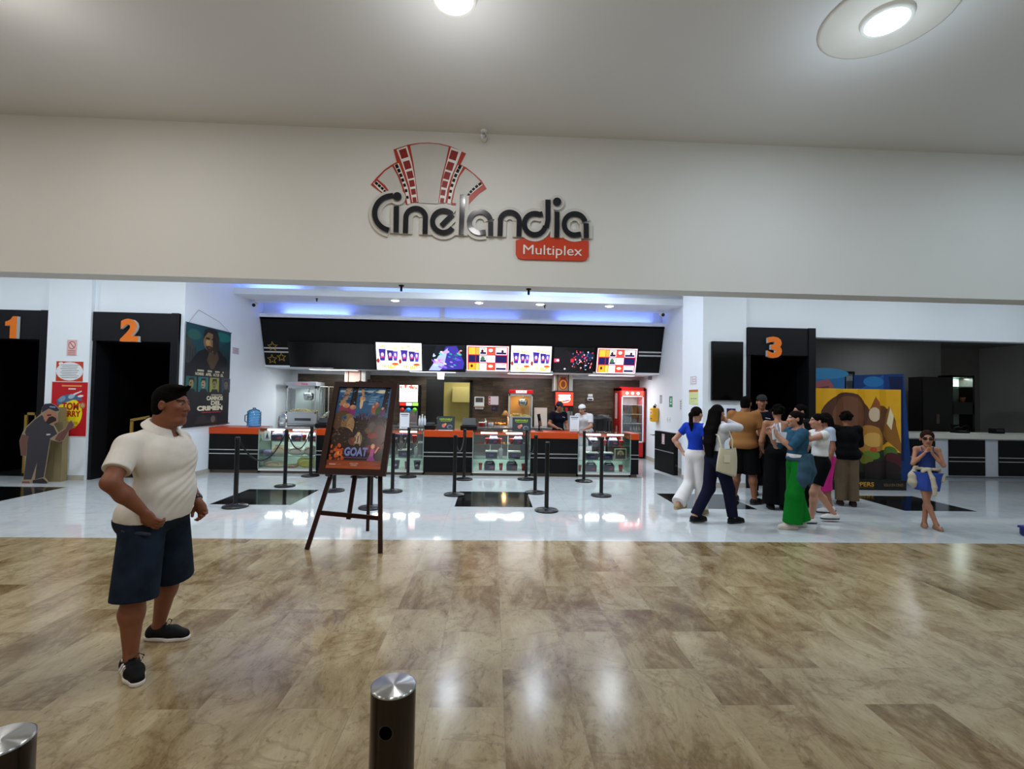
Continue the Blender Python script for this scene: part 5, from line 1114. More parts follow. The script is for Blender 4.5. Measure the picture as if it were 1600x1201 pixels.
def brushed():
    if 'brushed' in _M: return _M['brushed']
    m = bpy.data.materials.new('brushed_disc'); m.use_nodes = True; nt = m.node_tree; p = nt.nodes['Principled BSDF']
    p.inputs['Base Color'].default_value = lin('#b9bbbc'); p.inputs['Metallic'].default_value = 1; p.inputs['Roughness'].default_value = .28
    tg = nt.nodes.new('ShaderNodeTangent'); tg.direction_type = 'RADIAL'; tg.axis = 'Z'
    p.inputs['Anisotropic'].default_value = .92; p.inputs['Anisotropic Rotation'].default_value = .25
    nt.links.new(tg.outputs[0], p.inputs['Tangent']); _M['brushed'] = m; return m
c = WF(615, 1070, .90); bollard(c.x, c.y, 'round steel bollard with shiny cap in the foreground, centre')
c = WF(0, 1156, .90); bollard(c.x, c.y, 'round steel bollard cut by the lower left corner of the picture', hole=.5)

# ---------------------------------------------- cardboard usher cut-out, boxes at door 1
CB = mat('#8a7a55', .8); SKC = mat('#8d5a48', .6)
r = thing('cardboard_usher', 'cardboard cut-out of a usher in dark uniform and cap leaning before door 1', 'cut-out', W(70, 755, 8.62) * 1.0); r.location = (W(70, 755, 8.62).x, 8.62, 0)
def cu(px, py): p = W(px, py, 8.62); return (p.x - r.location.x, p.z)
def usc(pts): return [cu(x / 5.456, 560 + y / 5.456) for x, y in pts]
def cut(pts, d0, d1, c, name, par):
    q = usc(pts); A = sum(q[i][0] * q[(i + 1) % len(q)][1] - q[(i + 1) % len(q)][0] * q[i][1] for i in range(len(q)))
    if A < 0: q = q[::-1]
    m = MB(); m.prism(q, (0, -d0, .0), XU, ZU, d1 - d0, mat(c, .6)); m.v = [(x, y, max(z, .0)) for x, y, z in m.v]; return m.build(name, par)
sil = [(185, 1070), (190, 1040), (205, 1010), (215, 830), (180, 825), (168, 700), (190, 640), (215, 590), (290, 520), (350, 470), (360, 420), (385, 385), (440, 380), (480, 400), (515, 440), (495, 470), (495, 540), (460, 560), (500, 630), (560, 590), (585, 540), (610, 525), (635, 560), (625, 590), (590, 610), (550, 690), (510, 712), (430, 690), (415, 800), (380, 1010), (410, 1045), (405, 1068), (360, 1075), (275, 1060), (265, 1075)]
cut(sil, 0, .006, '#97866b', 'cardboard_sheet', r)
cut([(205, 1030), (230, 820), (240, 690), (215, 630), (230, 590), (300, 520), (360, 480), (420, 560), (460, 575), (490, 640), (430, 680), (410, 800), (375, 1010), (300, 1030), (320, 880), (270, 1030)], .006, .0075, '#3a363c', 'printed_uniform', r)
cut([(360, 425), (385, 388), (440, 383), (480, 403), (512, 440), (480, 450), (420, 425), (360, 460)], .0075, .009, '#2b2c3a', 'printed_cap', r)
cut([(375, 470), (400, 440), (480, 455), (492, 500), (488, 545), (440, 560), (395, 545), (375, 510)], .0075, .0085, '#a8705c', 'printed_face', r)
cut([(390, 545), (420, 500), (450, 490), (480, 505), (485, 530), (450, 545), (420, 560)], .0085, .0095, '#2a1c1c', 'printed_beard', r)
cut([(405, 478), (440, 474), (440, 486), (405, 490)], .0085, .0095, '#3a2420', 'printed_eyes', r)
cut([(180, 820), (172, 700), (192, 645), (250, 660), (235, 730), (225, 830)], .006, .0085, '#6f4a42', 'printed_arm', r)
cut([(470, 690), (500, 640), (560, 600), (588, 545), (612, 530), (632, 562), (622, 588), (588, 608), (548, 686), (510, 708)], .006, .0085, '#6a443c', 'printed_arm', r)
cut([(190, 1068), (195, 1045), (250, 1045), (262, 1070)], .0075, .009, '#7a4a48', 'printed_shoe', r); cut([(280, 1058), (285, 1035), (370, 1020), (405, 1050), (402, 1066), (350, 1072)], .0075, .009, '#2a2226', 'printed_shoe', r)
cut([(400, 642), (432, 640), (432, 652), (400, 654)], .0075, .009, '#c8c4cc', 'name_tag', r); cut([(428, 404), (478, 410), (476, 420), (428, 415)], .009, .0095, '#8a90b8', 'cap_badge', r)
r = thing('cardboard_box', 'tall flat tan cardboard box standing against the white pillar behind the cut-out', 'box', (W(82, 755, 8.85).x, 8.80, 0)); zz = W(82, 636, 8.80).z
m = MB(); a = W(72, 700, 8.80).x - r.location.x; b = W(97, 700, 8.80).x - r.location.x; m.box(a, b, 0, .12, 0, zz - .25, CB); m.box(a, b - .05, 0, .12, zz - .25, zz, CB); m.build('box_body', r)
m = MB(); m.box(a + .14, a + .145, -.001, 0, 0, zz - .3, mat('#6f6142', .8)); m.build('seam', r)
r = thing('wooden_frame', 'pair of pale wooden frames standing in the dark opening of door 1', 'frame', (W(50, 700, 9.5).x, 9.6, 0))
WD = mat('#a8843c', .5)
m = MB()
for (x0, x1, z0, z1) in ((-.26, -.02, 0, 1.17), (.02, .42, 0, 1.24)):
    m.box(x0, x0 + .05, 0, .03, z0, z1, WD); m.box(x1 - .05, x1, 0, .03, z0, z1, WD); m.box(x0, x1, 0, .03, z1 - .05, z1, WD); m.box(x0, x1, 0, .03, .7, .75, WD)
m.build('frame_bars', r)
m = MB(); m.box(.07, .37, .01, .02, .75, 1.19, mat('#6f5a2a', .6)); m.build('panel', r)
r = thing('wooden_frame', 'pale wooden frame in the dark opening of door 2, just behind the man in white', 'frame', (W(214, 700, 9.6).x, 9.6, 0)); zz = W(214, 653, 9.6).z
m = MB(); m.box(-.15, -.10, 0, .03, 0, zz - .05, WD); m.box(.15, .2, 0, .03, 0, zz + .02, WD); m.prism([(-.15, zz - .07), (.2, zz), (.2, zz + .05), (-.15, zz - .02)], (0, .03, 0), XU, ZU, .03, WD); m.build('frame_bars', r)

# ---------------------------------------------- right-hand room: standees, counter, shelves
r = thing('film_standee', 'large yellow folding film standee with brown round shapes and black base', 'standee', (6.13, 8.96, 0)); w_ = W(1411, 700, 8.9).x - 6.13 + .0
zt = W(1330, 607, 8.9).z; nb = 8; bw = (w_ - .02) / nb; y_ = .0
m = MB(); zz = lambda k: (.06 if k % 2 else -.04)
base = [(k * bw, zz(k)) for k in range(nb + 1)]
for k in range(nb):
    (x0, y0), (x1, y1) = base[k], base[k + 1]
    m.add([(x0, y0, .18), (x1, y1, .18), (x1, y1, zt), (x0, y0, zt), (x0, y0 + .02, .18), (x1, y1 + .02, .18), (x1, y1 + .02, zt), (x0, y0 + .02, zt)], [(0, 1, 2, 3), (5, 4, 7, 6), (3, 2, 6, 7), (0, 4, 5, 1), (0, 3, 7, 4), (1, 5, 6, 2)], mat('#d8a012', .5))
m.build('folded_panel', r)
# generic scene: two brown rounded shapes, a golden mound, greenery - clipped panel by panel onto the folds
def clip_poly(pts, x0, x1):
    def cl(P, f, inter):
        out = []
        for i in range(len(P)):
            a, b = P[i - 1], P[i]
            if f(b):
                if not f(a): out.append(inter(a, b))
                out.append(b)
            elif f(a): out.append(inter(a, b))
        return out
    ix = lambda X: (lambda a, b: (X, a[1] + (b[1] - a[1]) * (X - a[0]) / (b[0] - a[0])))
    P = cl(pts, lambda p: p[0] >= x0, ix(x0))
    return cl(P, lambda p: p[0] <= x1, ix(x1)) if P else []
H_ = zt - .18; shapes = []
def sh(pts, c): shapes.append(([(x * (w_ - .02), y * H_) for x, y in pts], c))
sh([(0, 0), (1, 0), (1, .18), (0, .22)], '#1c120c'); sh(ell(.40, .62, .30, .34, 32), '#4a2a18'); sh(ell(.42, .70, .20, .22, 28), '#6a4028'); sh(ell(.80, .60, .16, .22, 26), '#5a3218'); sh([(.82, .5), (.9, .82), (.96, .6), (1, .4), (1, .3)], '#8a5a1c')
sh(ell(.66, .42, .16, .18, 26), '#a8742c'); sh(ell(.70, .44, .09, .08, 20), '#c89a4a'); sh(ell(.52, .52, .08, .05, 18), '#8a5a30'); sh([(.66, .75), (.72, .92), (.78, .8), (.74, .66)], '#8a4a1c'); sh(ell(.71, .72, .05, .08, 16), '#c8b090'); sh([(.88, .62), (.91, .80), (.94, .70), (.92, .55)], '#e0d0a8')
sh([(0, 0), (0, .5), (.08, .56), (.2, .5), (.3, .3), (.5, .35), (.62, .28), (.8, .33), (1, .3), (1, 0)], '#1c2a14'); sh(ell(.68, .27, .08, .05, 16), '#5a7a28'); sh(ell(.90, .30, .07, .07, 16), '#4a6a2a'); sh(ell(.92, .20, .09, .1, 16), '#4a1218'); sh(ell(.62, .22, .08, .05, 14), '#6a6a1c'); sh(ell(.70, .33, .03, .03, 12), '#b0401c'); sh(ell(.8, .12, .2, .1, 16), '#200e10'); sh([(0, 0), (1, 0), (1, .07), (0, .1)], '#0e0a0a')
m = MB()
for j, (pts, c) in enumerate(shapes):
    for k in range(nb):
        q = clip_poly(pts, k * bw, (k + 1) * bw)
        if len(q) < 3: continue
        (x0, y0), (x1, y1) = base[k], base[k + 1]
        m.add([(x, y0 + (y1 - y0) * (x - x0) / bw - .0006 - j * .0001, .18 + z) for x, z in q], [tuple(range(len(q)))], mat(c, .5))
m.build('film_print', r)
m = MB(); m.box(-.03, w_ + .03, -.10, .12, 0, .19, mat('#0c0a0a', .5), .004); k = m.build('base', r)
a = W(1213, 760, 8.85)
art('title_print', k, (0, -.1005, 0), XU, ZU, [('t', 'HOPPERS', .33, .36, .65, .80, '#c8962a', .02), ('r', .33, .22, .65, .25, '#8a6a2a'), ('t', 'SOLO EN CINES', .76, .40, .98, .66, '#8a6a3a', .01)], w_, .19)
r = thing('film_standee', 'blue standee with pink shape rising behind the yellow one, beside door 3', 'standee', (6.50, 9.75, 0)); zz = W(1290, 578, 9.75).z; b = W(1320, 600, 9.75).x - 6.50
m = MB(); m.box(0, b, 0, .04, 0, zz, mat('#2a6aa0', .5)); m.build('panel', r)
art('film_print', r, (0, -.001, 0), XU, ZU, [('r', 0, 0, 1, 1, '#2c6ea6'), ('e', .5, .97, .6, .05, '#3a86b8'), ('p', [(0, .80), (.1, .88), (.6, .92), (.72, .86), (.7, .6), (0, .6)], '#a05a60'), ('p', [(0, .78), (.3, .84), (.6, .86), (.6, .6), (0, .6)], '#7a3a48')], b, zz)
r = thing('film_standee', 'dark blue standee leaning behind the right half of the yellow one', 'standee', (W(1336, 700, 9.75).x, 9.80, 0)); x0 = r.location.x; zz = W(1375, 583, 9.8).z; w2 = W(1400, 650, 9.8).x - x0; w3 = W(1412, 600, 9.8).x - x0; w4 = W(1422, 670, 9.8).x - x0
m = MB(); m.prism([(0, 0), (w4 + .05, 0), (w3, zz), (.02, zz - .05)], (0, .04, 0), XU, ZU, .04, mat('#123a78', .5)); m.build('panel', r)
art('film_print', r, (0, -.001, 0), XU, ZU, [('p', [(.05, .75), (.03, zz / 2.5 * .9), (.6, 1), (.6, .75)], '#1a5aa0'), ('e', .4, .93, .2, .05, '#2a78b8'), ('p', [(.75, .8), (.7, .98), (.98, .98), (1.0, .2), (.9, .2)], '#0c1c4a')], w3, zz * .99)
r = thing('display_post', 'dark upright display panel between the two blue standees', 'panel', (W(1320, 700, 10.0).x, 10.0, 0)); zz = W(1328, 580, 10.0).z; b = W(1336, 700, 10.0).x - r.location.x
m = MB(); m.box(0, b, 0, .05, 0, zz, mat('#16181c', .4), .005); m.build('frame', r); m = MB(); m.box(.03, b - .05, -.003, 0, .3, zz - .05, mat('#8a8e96', .4)); m.build('panel_face', r)
# ticket counter
r = thing('ticket_counter', 'long white counter with black cabinet fronts in the right-hand room', 'counter', (7.95, 10.45, 0)); xe = 15.0 - 7.97
m = MB(); m.box(0, xe, 0, .6, .04, .885, mat('#c4c8d2', .4)); m.box(.02, xe, .03, .58, 0, .04, mat('#8a8c94', .5)); m.build('counter_body', r)
m = MB(); m.box(-.05, xe, -.06, .66, .885, 1.0, mat('#d8d4ca', .3), .006); m.build('countertop', r)
for k, (p0_, p1_) in enumerate(((1408, 1461), (1482, 1539), (1560, 1617))):
    a = W(p0_, 700, 10.44).x - 7.95; b = W(p1_, 700, 10.44).x - 7.95
    m = MB(); m.box(a, b, -.02, 0, .06, .86, BLK, .004); c_ = m.build('cabinet_front', r)
    m = MB(); m.box(a, b, -.026, -.02, .46, .475, SILV); m.box(a, b, -.026, -.02, .37, .385, SILV); m.build('silver_strips', c_)
r = thing('desk_phone', 'black desk phone on the white counter in the right-hand room', 'telephone', (W(1505, 675, 10.7).x, 10.75, 1.0))
m = MB(); m.box(-.16, .12, -.1, .12, 0, .05, BLK, .01); m.prism([(-.1, 0), (.1, 0), (.1, .14), (-.1, .14)], (0, .1, .05), XU, Vector((0, .5, .86)), .03, BLK); m.build('phone_body', r)
m = MB(); m.tube([(-.16, .02, .06), (-.15, .0, .12), (-.05, .0, .13), (.02, 0, .10)], .018, BLK); m.tube([(.12, 0, .05), (.18, -.02, .14), (.1, 0, .18), (.05, .05, .12)], .006, BLK); m.build('handset', r)
r = thing('card_reader', 'small black box on the white counter at far right', 'card reader', (W(1562, 676, 10.7).x, 10.75, 1.0))
m = MB(); m.box(-.12, .12, -.06, .1, 0, .12, BLK, .01); m.build('casing', r); m = MB(); m.box(-.09, .09, -.063, -.06, .05, .10, mat('#1c1f26', .2)); m.build('display', r)
r = thing('shelf_cabinet', 'dark cupboard with open lit shelves behind the right-hand counter', 'cabinet', (W(1440, 660, 12.2).x, 12.2, 0)); zt2 = W(1500, 586, 12.2).z; w_ = W(1523, 650, 12.2).x - r.location.x; ws = W(1488, 650, 12.2).x - r.location.x
DC = mat('#15100e', .4)
m = MB(); m.box(0, ws, 0, .4, 0, zt2 - .06, DC); m.box(ws, ws + .03, 0, .4, 0, zt2, DC); m.box(w_ - .05, w_, 0, .4, 0, zt2, DC); m.box(ws, w_, 0, .4, zt2 - .06, zt2, DC); m.box(ws, w_, 0, .4, .0, .75, DC)
za = W(1500, 628, 12.2).z; zb = W(1500, 647, 12.2).z; m.box(ws, w_, 0, .4, zb, za, DC); m.box(ws + .03, w_ - .05, .38, .4, .75, zt2 - .06, mat('#b9cfc4', .5)); m.build('carcass', r)
m = MB(); m.box(.02, ws - .01, -.02, 0, .05, zt2 - .10, DC, .003); k = m.build('door', r)
m = MB(); m.box(ws * .45, ws * .55, -.028, -.02, 1.15, 1.40, mat('#6a5c54', .3, .6)); m.build('door_handle', k)
m = MB(); m.box(ws + .03, w_ - .05, .02, .37, za + (zt2 - za) * .55, za + (zt2 - za) * .55 + .02, mat('#9ab0a4', .4)); m.build('glass_shelf', r)
area('cabinet_light', (r.location.x + (ws + w_) / 2, 12.4, zt2 - .08), 14, .5, (.85, 1, .92), .1)
o = thing('small_pot', 'tiny brown pot on the open shelf of the dark cupboard', 'pot', (r.location.x + (ws + w_) / 2 + .12, 12.35, za)); m = MB(); m.lathe([(0, 0), (.05, 0), (.07, .12), (.075, .13), (.06, .13), (0, .12)], mat('#a06a4a', .6), n=16); m.build('pot_body', o)
r = thing('ceiling_lamp', 'added unseen fill lamp on the ceiling of the right-hand room', 'lamp', (10.5, 11.6, 3.4))
m = MB(); m.box(-.3, .3, -.3, .3, -.02, 0, WHT); m.build('lamp_rim', r); m = MB(); m.box(-.28, .28, -.28, .28, -.024, -.02, mat('#f4faff', .5, emit=1.5)); m.build('diffuser', r)
area('ticket_room_fill', (10.5, 11.6, 3.36), 9, .5, (.9, .95, 1), .5)  # unseen fill lamp, added to lift the dim right-hand room
# blue tote at the right edge
r = thing('blue_crate', 'low dark blue crate cut by the right edge of the picture', 'crate', (W(1592, 848, 5.6).x + .31, 5.58, 0))
m = MB(); m.box(0, .34, 0, .3, 0, .12, mat('#16205e', .4), .03); m.build('crate_body', r); m = MB(); m.box(-.006, .35, -.006, .31, .095, .125, mat('#1c2a78', .4), .01); m.build('lid', r)
# ================================================================== PEOPLE
# bodies are grown as one continuous surface: tapered limbs and rounded volumes blended smoothly, then meshed
class SDF:
    def __init__(s): s.p = []
    def cap(s, a, b, ra, rb=None, k=.03, sub=False, flat=None):
        """round cone; flat='b' ends it with a flat cut at b, 'ab' at both ends"""
        s.p.append(('c', np.array(a, float), np.array(b, float), ra, ra if rb is None else rb, k, sub, flat)); return s
    def ell(s, c, r, k=.03, R=None, sub=False):
        s.p.append(('e', np.array(c, float), np.array(r, float), R, 0, k, sub, None)); return s
    def chain(s, pts, rs, k=.02, sub=False):
        for i in range(len(pts) - 1): s.cap(pts[i], pts[i + 1], rs[i], rs[i + 1], k, sub)
        return s
    def bounds(s):
        lo = np.full(3, 1e9); hi = -lo
        for q in s.p:
            if q[6]: continue
            if q[0] == 'c':
                for c, r in ((q[1], q[3]), (q[2], q[4])): lo = np.minimum(lo, c - r); hi = np.maximum(hi, c + r)
            else: m = max(q[2]) * np.ones(3) if q[3] is not None else q[2]; lo = np.minimum(lo, q[1] - m); hi = np.maximum(hi, q[1] + m)
        return lo, hi
    def grid(s, h, inflate=0., clip=None, lo=None, hi=None):
        if lo is None: lo, hi = s.bounds(); lo = lo - .03 - inflate; hi = hi + .03 + inflate
        n = np.ceil((hi - lo) / h).astype(int) + 1
        ax = [lo[i] + h * np.arange(n[i]) for i in range(3)]
        D = np.full(n, .08, np.float32)
        for t, A, B, ra, rb, k, sub, flat in s.p:
            if t == 'c': l = np.minimum(A - ra, B - rb); u = np.maximum(A + ra, B + rb)
            else: m = max(B) * np.ones(3) if ra is not None else B; l = A - m; u = A + m
            i0 = np.clip(np.floor((l - .07 - inflate - lo) / h).astype(int), 0, n); i1 = np.clip(np.ceil((u + .07 + inflate - lo) / h).astype(int) + 1, 0, n)
            if (i1 <= i0).any(): continue
            sl = tuple(slice(a, b) for a, b in zip(i0, i1))
            X = ax[0][sl[0]][:, None, None]; Y = ax[1][sl[1]][None, :, None]; Z = ax[2][sl[2]][None, None, :]
            if t == 'c':
                ba = B - A; L2 = max(ba @ ba, 1e-9)
                px, py, pz = X - A[0], Y - A[1], Z - A[2]
                tt = (px * ba[0] + py * ba[1] + pz * ba[2]) / L2; th = np.clip(tt, 0, 1)
                d = np.sqrt((px - ba[0] * th) ** 2 + (py - ba[1] * th) ** 2 + (pz - ba[2] * th) ** 2) - (ra + (rb - ra) * th)
                if flat:
                    L = sqrt(L2)
                    if 'b' in flat: d = np.maximum(d, (tt - 1) * L - inflate * 0)
                    if 'a' in flat: d = np.maximum(d, -tt * L)
            else:
                px, py, pz = X - A[0], Y - A[1], Z - A[2]
                if ra is not None:
                    R = ra; px, py, pz = (px * R[0][0] + py * R[1][0] + pz * R[2][0], px * R[0][1] + py * R[1][1] + pz * R[2][1], px * R[0][2] + py * R[1][2] + pz * R[2][2])
                q = np.sqrt((px / B[0]) ** 2 + (py / B[1]) ** 2 + (pz / B[2]) ** 2); q2 = np.sqrt((px / B[0] ** 2) ** 2 + (py / B[1] ** 2) ** 2 + (pz / B[2] ** 2) ** 2) + 1e-9
                d = q * (q - 1) / q2
            o = D[sl]; d = d.astype(np.float32)
            if sub: d = -d; hh = np.maximum(k - np.abs(o - d), 0) / k; D[sl] = np.maximum(o, d) + hh * hh * k * .25
            else: hh = np.maximum(k - np.abs(o - d), 0) / k; D[sl] = np.minimum(o, d) - hh * hh * k * .25
        D -= inflate
        if clip is not None:
            X, Y, Z = ax[0][:, None, None], ax[1][None, :, None], ax[2][None, None, :]
            D = np.maximum(D, clip(X, Y, Z).astype(np.float32))
        return D, lo, h
def surface_nets(D, lo, h):
    S = D < 0
    n = np.array(D.shape) - 1
    c = np.zeros(n, np.int8)
    for dx in (0, 1):
        for dy in (0, 1):
            for dz in (0, 1): c += S[dx:dx + n[0], dy:dy + n[1], dz:dz + n[2]]
    act = (c > 0) & (c < 8); idx = np.argwhere(act)
    if not len(idx): return np.zeros((0, 3)), np.zeros((0, 4), int)
    num = np.full(n, -1, np.int64); num[tuple(idx.T)] = np.arange(len(idx))
    acc = np.zeros((len(idx), 3)); cnt = np.zeros(len(idx))
    off = [(x, y, z) for x in (0, 1) for y in (0, 1) for z in (0, 1)]
    for a in off:
        for ax in range(3):
            if a[ax]: continue
            b = list(a); b[ax] = 1
            ia = idx + a; ib = idx + b; da = D[tuple(ia.T)]; db = D[tuple(ib.T)]
            m = (da < 0) != (db < 0); t = da[m] / (da[m] - db[m])
            p = ia[m].astype(float); p[:, ax] += t
            acc[m] += p; cnt[m] += 1
    V = lo + h * (acc / cnt[:, None])
    F = []
    for ax in range(3):
        u, v = [(1, 2), (2, 0), (0, 1)][ax]
        sh = np.array(D.shape); e = sh.copy(); e[ax] -= 1
        A = S[tuple(slice(0, e[i]) for i in range(3))]
        sl = [slice(0, e[i]) for i in range(3)]; sl[ax] = slice(1, e[ax] + 1); B = S[tuple(sl)]
        for inside, flip in ((A & ~B, False), (~A & B, True)):
            q = np.argwhere(inside)
            q = q[(q[:, u] > 0) & (q[:, v] > 0) & (q[:, u] < n[u]) & (q[:, v] < n[v])]
            if not len(q): continue
            a = q.copy(); b = q.copy(); b[:, u] -= 1; cc = q.copy(); cc[:, u] -= 1; cc[:, v] -= 1; d = q.copy(); d[:, v] -= 1
            f = np.stack([num[tuple(k.T)] for k in (a, b, cc, d)], 1)
            if flip: f = f[:, ::-1]
            F.append(f)
    return V, np.concatenate(F)
def grow(sdf, name, parent, m, h=.008, inflate=0., clip=None, paint=None, wave=None):
    D, lo, hh = sdf.grid(h, inflate, clip)
    V, F = surface_nets(D, lo, hh)
    if wave is not None and len(V): V = wave(V)
    me = bpy.data.meshes.new(name); me.vertices.add(len(V)); me.vertices.foreach_set('co', V.astype(np.float32).ravel())
    me.loops.add(F.size); me.loops.foreach_set('vertex_index', F.astype(np.int32).ravel())
    me.polygons.add(len(F)); me.polygons.foreach_set('loop_start', np.arange(0, F.size, 4, dtype=np.int32))
    me.polygons.foreach_set('loop_total', np.full(len(F), 4, np.int32))
    ms = [m]; mi = np.zeros(len(F), np.int32)
    if paint:
        c = V[F].mean(1)
        for f, pm in paint: k = f(c); ms.append(pm); mi[k] = len(ms) - 1
    for q in ms: me.materials.append(q)
    me.polygons.foreach_set('material_index', mi); me.polygons.foreach_set('use_smooth', np.ones(len(F), bool))
    me.update(calc_edges=True); me.validate()
    o = bpy.data.objects.new(name, me); COL.objects.link(o); o.parent = parent
    return o
def v3(*a): return np.array(a, float)
def unit(a): return a / (np.linalg.norm(a) + 1e-9)
# local frame of a person: x = to the person's right, y = forward, z up; metres for a body 1.75 m tall
def pose(**k):
    J = dict(head=v3(0, .03, 1.60), neck=v3(0, -.005, 1.46), chest=v3(0, 0, 1.27), waist=v3(0, 0, 1.09), pelvis=v3(0, -.01, .95),
             shR=v3(.175, 0, 1.42), elR=v3(.22, -.02, 1.13), wrR=v3(.22, .06, .88), shL=v3(-.175, 0, 1.42), elL=v3(-.22, -.02, 1.13), wrL=v3(-.22, .06, .88),
             hipR=v3(.09, 0, .92), knR=v3(.095, .015, .49), anR=v3(.10, -.02, .085), hipL=v3(-.09, 0, .92), knL=v3(-.095, .015, .49), anL=v3(-.10, -.02, .085),
             toR=v3(.0, 1, 0), toL=v3(.0, 1, 0), look=v3(0, 1, 0), hdR=v3(0, .1, -1), hdL=v3(0, .1, -1), paR=v3(-1, 0, 0), paL=v3(1, 0, 0), curlR=.5, curlL=.5)
    for a, b in k.items(): J[a] = v3(*b) if isinstance(b, tuple) else b
    return J
def hand(s, w, d, palm, curl, side, sc=1.):
    """palm and five fingers; d direction of the hand, palm the way the palm faces, side +1 right hand"""
    d = unit(d); n = unit(palm - d * (palm @ d)); t = np.cross(d, n) * (-side)     # t points to the thumb side
    c = w + d * .045 * sc
    R = np.stack([t, d, n], 1)
    s.ell(c, (.040 * sc, .052 * sc, .017 * sc), .012, R)
    for i, (o, L) in enumerate(((.028, .070), (.009, .080), (-.010, .074), (-.028, .058))):
        a = w + d * .080 * sc + t * o * sc; ang = 0.; p = a
        for j, f in enumerate((.42, .32, .26)):
            ang += curl * (.55 + .25 * j) + .04 * i * curl; q = p + (d * cos(ang) + n * sin(ang)) * L * f * sc + t * o * .05
            s.cap(p, q, (.0095 - .0008 * j) * sc, (.0088 - .0008 * j) * sc, .004); p = q
    a = w + d * .02 * sc + t * .026 * sc; b = a + (t * .7 + d * .6 + n * .25) * .038 * sc; e = b + (d * .9 + t * .15 + n * .5 * curl) * .034 * sc
    s.cap(a, b, .013 * sc, .011 * sc, .008).cap(b, e, .0105 * sc, .009 * sc, .004)
def foot(s, an, to, g=0., r=.036):
    """ankle to toes, ball and heel on the ground height g"""
    to = unit(to); hz = v3(to[0], to[1], 0); hz = unit(hz)
    s.cap(an, v3(an[0], an[1], g + .05) - hz * .025, r, .034, .02)
    s.cap(v3(an[0], an[1], g + .035) - hz * .025, v3(an[0], an[1], g + .035) + hz * .10, .034, .034, .02)
    s.cap(v3(an[0], an[1], g + .032) + hz * .10, v3(an[0], an[1], g + .024) + hz * .165, .036, .024, .02)
def head_frame(J):
    f = unit(J['look']); up = v3(0, 0, 1); r = unit(np.cross(f, up)); u = np.cross(r, f); return r, f, u
